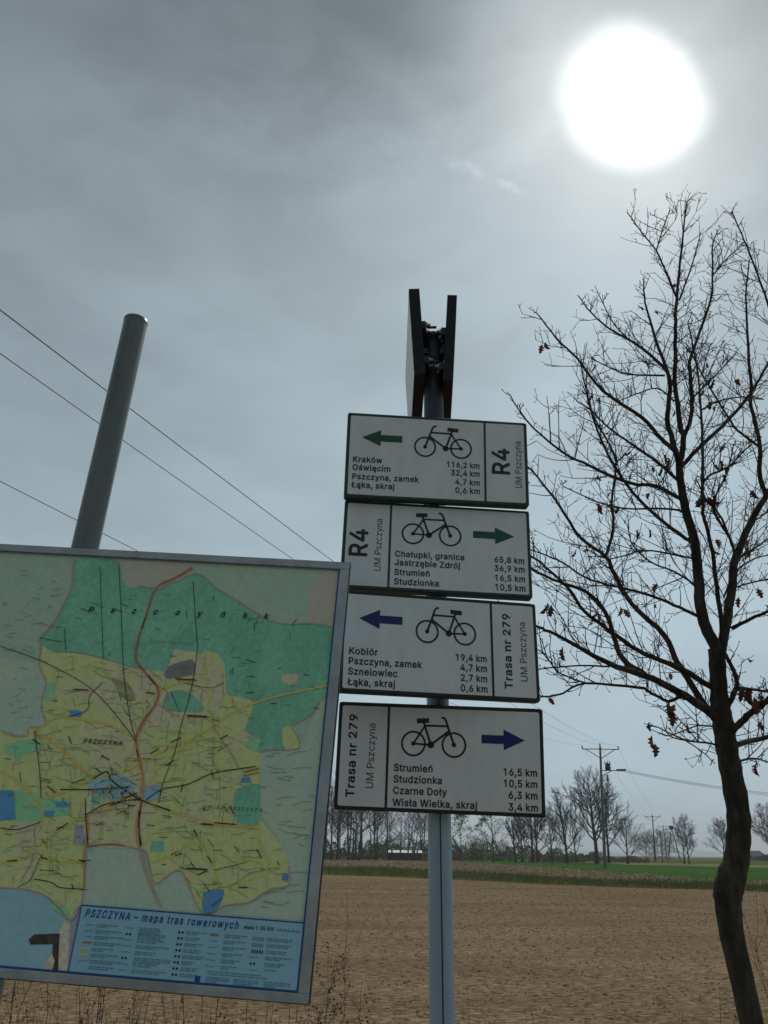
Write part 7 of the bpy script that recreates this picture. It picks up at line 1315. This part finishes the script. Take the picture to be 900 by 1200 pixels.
# ---------------------------------------------------------------- power line
m_conc = mat('pole_concrete', (0.20, 0.195, 0.18), 0.9, scale=2, var=.25, fine=.15, fscale=9)
m_wire = mat('wire', (0.05, 0.05, 0.055), 0.6, scale=4, var=.1)
def power_pole(base, top, label, arm_dir, aw=1.35, big=True):
    base = np.array(base, float); top = np.array(top, float); t = thing('power_pole', base, label, 'power pole'); H_ = top - base
    ad = np.array([*arm_dir, 0]); ad /= np.linalg.norm(ad)
    mb = MB(); mb.tube([(0, 0, -.2), H_ * .5, H_], [.23, .185, .135], 10); mb.build('pole', m_conc, t)
    ac = H_ - np.array([0, 0, .35])
    mb = MB(); mb.tube([ac - ad * aw, ac + ad * aw], [.085, .085], 4); mb.build('crossarm', m_dark, t)
    for s in (-1, 1):
        mb = MB(); mb.tube([ac + ad * s * aw * .82, ac - (0, 0, 1.25) + ad * s * .1], [.05, .05], 4); mb.build('brace', m_dark, t)
    for q in (-aw * .97, 0, aw * .97):
        c = (ac + ad * q) if q else H_
        mb = MB(); mb.tube([c, c + (0, 0, .14), c + (0, 0, .24), c + (0, 0, .34), c + (0, 0, .42)], [.05, .06, .11, .08, .05], 8); mb.build('insulator', m_dark, t)
    return t, base, H_, ad, ac
Y1 = 115.0
ends = [at_y(725, 874.5, Y1), at_y(703, 873, Y1), at_y(681, 873, Y1)]
adir = (ends[0] - ends[2])[:2]
b1 = gnd(709, 1017.6); b1 = at_y(709, 1017, Y1); b1[2] = 0
pole1 = power_pole(b1, at_y(703.2, 874.6, Y1), 'tall grey concrete power pole with crossarm beside the largest bare tree', adir, 2.6)
t1, bb, HH1, ad1, ac1 = pole1
# side bracket with the branch line's fittings
br_c = at_y(705, 903, Y1) - bb; br_e = at_y(722, 902.5, Y1) - bb; low = at_y(706, 909, Y1) - bb
mb = MB(); mb.tube([br_c, br_e], [.08, .07], 4); mb.tube([low, br_c + (br_e - br_c) * .75], [.05, .05], 4); mb.build('side_bracket', m_dark, t1)
mb = MB(); q = br_c + (br_e - br_c) * .45
mb.tube([q, q + (0, 0, .3), q + (0, 0, .8), q + (0, 0, 1.05)], [.32, .42, .28, .08], 9)
for s in (-.3, 0, .3): mb.tube([q + np.array([s, 0, .7]), q + np.array([s * 1.2, 0, 1.25])], [.09, .05], 6)
mb.build('switch_gear', m_dark, t1)
for k in range(4):
    c = br_e + (br_e - br_c) * (.10 + .16 * k); mb = MB(); mb.tube([c + (-.12, 0, .05), c + (.12, 0, -.06)], [.16, .16], 8); mb.tube([c + (-.25, 0, .0), c + (.25, 0, 0)], [.06, .06], 6); mb.build('insulator', m_dark, t1)
mb = MB(); l0 = at_y(706, 914, Y1) - bb; l1 = at_y(712, 914, Y1) - bb
mb.tube([l0, l1], [.06, .06], 4); mb.tube([l1 - (0, 0, .2), l1 + (0, 0, .7)], [.13, .10], 7); mb.build('arrester', m_dark, t1)
p2b, p2t = spot(767.5, 240), at_y(764.4, 955.5, 240.)
pole2 = power_pole(p2b, p2t, 'second power pole with crossarm rising behind the low bushes', (1, -.35), 2.15)
p3b, p3t = spot(781, 350), at_y(777.2, 967.5, 350.)
pole3 = power_pole(p3b, p3t, 'most distant power pole with a flat crossarm', (1, -.35), 2.2)
# splayed two-legged pole
ap = at_y(786.5, 969, 300.); ab = spot(787, 300); at_ = thing('braced_pole', ab, 'two-legged braced pole right of the distant power poles', 'power pole')
for xx in (782.5, 797):
    q = at_y(xx, 1004, 300.) - np.array(ab); q[2] = -.1
    mb = MB(); mb.tube([q, ap - np.array(ab)], [.22, .16], 7); mb.build('leg', m_conc, at_)
mb = MB(); c = ap - np.array(ab); mb.tube([c - (2.6, 0, .9), c + (.6, 0, -.5)], [.12, .12], 4); mb.build('crossarm', m_dark, at_)
mb = MB(); mb.box(c - (0, 0, .2), (1.3, .8, 1.1)); mb.build('switch_gear', m_dark, at_)

def wire(name, a, b, sag, r, label, group, n=60):
    a = np.array(a, float); b = np.array(b, float); tt = np.linspace(0, 1, n)[:, None]
    P = a + (b - a) * tt; P[:, 2] -= 4 * sag * (tt * (1 - tt))[:, 0]
    mb = MB(); mb.tube(P - a, r, 6); o = mb.build(name, m_wire); o.location = tuple(a)
    return tag(o, label, 'wire', group)
x0, y0, z0, sg, hw, dz = -13.75571263, -9.93313139, 7.68175618, 1.70919288, 2.01113716, 1.15419096
dd = np.array([ends[1][0] - x0, ends[1][1] - y0]); dd /= np.hypot(*dd); pr = np.array([dd[1], -dd[0], 0])
WL = ('uppermost wire crossing the sky at upper left', 'middle wire crossing the sky behind the grey pole', 'lowest wire at left, vanishing behind the map board')
for k, (side, o) in enumerate(((1, 0), (0, 1), (-1, 2))):
    wire('power_wire', np.array([x0, y0, z0 + (dz if side == 0 else 0)]) + pr * hw * side, ends[o], sg, 0.0085, WL[k], 'overhead wires')
for q in (-1, 0, 1):
    a = bb + ac1 + ad1 * q * 2.5 + (0, 0, .4); c = np.array(p2b) + pole2[4] + pole2[3] * q * 2.1 + (0, 0, .4)
    wire('power_wire', a, c, 2.0, 0.013, 'thin far wire between the tall pole and the second pole', 'far overhead wires')
    c2 = np.array(p3b) + pole3[4] + pole3[3] * q * 2.1 + (0, 0, .4)
    wire('power_wire', c, c2, 1.2, 0.013, 'thin far wire between the second and the farthest pole', 'last overhead wires')
for k, (ya, yb) in enumerate(((901.5, 930.5), (902.6, 932), (903.6, 934))):
    wire('power_wire', at_y(728, ya, Y1), at_y(1000, yb + 8, 100.), 0.5, 0.022, 'branch wire running right from the tall pole to behind the oak', 'branch wires')

# ---------------------------------------------------------------- dry weeds in the foreground
m_dry = mat('dry_stalk', (0.10, 0.070, 0.045), 0.9, scale=8, col2=(0.06, 0.036, 0.026), transl=0.1)
m_redtwig = mat('red_shoot', (0.11, 0.055, 0.042), 0.8, scale=8, var=.3)
m_pale = mat('pale_dry_grass', (0.32, 0.25, 0.14), 0.9, scale=6, col2=(0.2, 0.15, 0.08), transl=0.3)
def weed(x, ytop, Y, label, seed, branches=5, r=.003, m=None, heads=0, name='dry_weed', lean=0.0, group='dry weeds below the map board', stems=1, blades=0):
    g = np.random.default_rng(seed); h = float(at_y(x, ytop, Y)[2]); bx = float(at_y(x, ytop, Y)[0])
    t = thing(name, (bx, Y, 0), label, 'weed', group); H = MB()
    for s in range(stems):
        hh = h * (1 if s == 0 else g.uniform(.82, 1.0)); dx, dy = g.normal(0, .05, 2) if s else (0, 0); lx = lean + g.normal(0, .05) * (s > 0)
        P = np.array([(dx + lx * hh * (q ** 1.5) + g.normal(0, .005), dy + g.normal(0, .005), hh * q) for q in np.linspace(0, 1, 9)])
        if s == 0: P[:, 0] -= P[-1, 0]
        mb = MB(); mb.tube(P, np.linspace(r, r * .45, 9), 5)
        for k in range(branches):
            q = g.uniform(.45, .97); i = min(int(q * 8), 7); az = g.random() * 6.28; L = h * g.uniform(.05, .20)
            e = P[i] + np.array([math.cos(az) * L * .6, math.sin(az) * L * .6, L]); mid = (P[i] + e) / 2 + np.array([math.cos(az), math.sin(az), -.2]) * L * .1
            mb.tube([P[i], mid, e], [r * .5, r * .4, r * .3], 4, 0, False)
            for b_ in range(heads):
                c = P[i] + (e - P[i]) * g.uniform(.5, 1.05) + g.normal(0, .012, 3)
                mb.add(octv * g.uniform(.003, .0075) + c, [(0, 2, 4), (2, 1, 4), (1, 3, 4), (3, 0, 4), (2, 0, 5), (1, 2, 5), (3, 1, 5), (0, 3, 5)])
        mb.build('stem', m or m_dry, t)
    if blades:
        mb = MB()
        for k in range(blades * 2):
            a = g.random() * 6.28; L = h * g.uniform(.5, .98); w = .0028; o_ = np.array([g.normal(0, .08), g.normal(0, .08), 0]); o2 = o_ + np.array([math.cos(a) * L * .25, math.sin(a) * L * .25, L])
            mb.tube([o_, (o_ + o2) / 2 + (0, 0, L * .08), o2], [w, w * .8, w * .3], 3, 0, False)
        mb.build('grass_blades', m_pale, t)
    return t
lab = 'dry brown weed stalk below the map board'
for i, (x, yt, Y, st, bl) in enumerate(((18, 1150, 4.6, 2, 8), (42, 1140, 4.4, 1, 6), (70, 1165, 4.7, 2, 10), (117, 1120, 4.2, 2, 5), (128, 1130, 4.3, 2, 6), (158, 1150, 4.8, 2, 8), (178, 1152, 4.5, 2, 6), (232, 1128, 4.2, 2, 6), (215, 1160, 4.7, 2, 6), (258, 1140, 4.5, 2, 6), (290, 1165, 4.9, 2, 8), (318, 1150, 4.6, 1, 6), (340, 1168, 4.4, 2, 6), (60, 1120, 5.2, 1, 4), (100, 1150, 5.2, 2, 6))):
    weed(x, yt, Y, lab, 100 + i, 5, .0032, None, 3, stems=st, blades=bl, lean=rng.normal(0, .05))
weed(393, 1124, 4.3, 'dark herb with seed heads right of the board corner', 200, 26, .0026, None, 6, lean=.08, group=None)
weed(424, 1150, 4.4, 'shorter herb with seed heads between board and post', 201, 20, .0022, None, 5, lean=.08, group=None)
weed(407, 1045, 4.6, 'single bare thin stalk right of the map board', 202, 2, .0018, None, 0, group=None)
weed(372, 1180, 4.5, 'low dry herb at the board corner', 203, 16, .002, None, 5, group=None)
weed(508 + 38, 1150, 4.6, 'thin reddish stalk right of the post foot', 204, 2, .0014, m_redtwig, 0, group=None)
for i, (x, yt, Y) in enumerate(((870, 1068, 4.2), (884, 1100, 4.3), (843, 1160, 4.0), (800, 1185, 4.2), (893, 1060, 4.5))):
    weed(x, yt, Y, ('tallest red-brown shoot right of the oak trunk', 'shorter red-brown shoot right of the oak trunk', 'red-brown shoot left of the oak trunk foot', 'lowest shoot left of the oak trunk', 'red-brown shoot at the right picture edge')[i], 300 + i, 5, .0024, m_redtwig, 0, name='bramble_shoot', lean=-.12 if x > 850 else .1, group='shoots around the oak')
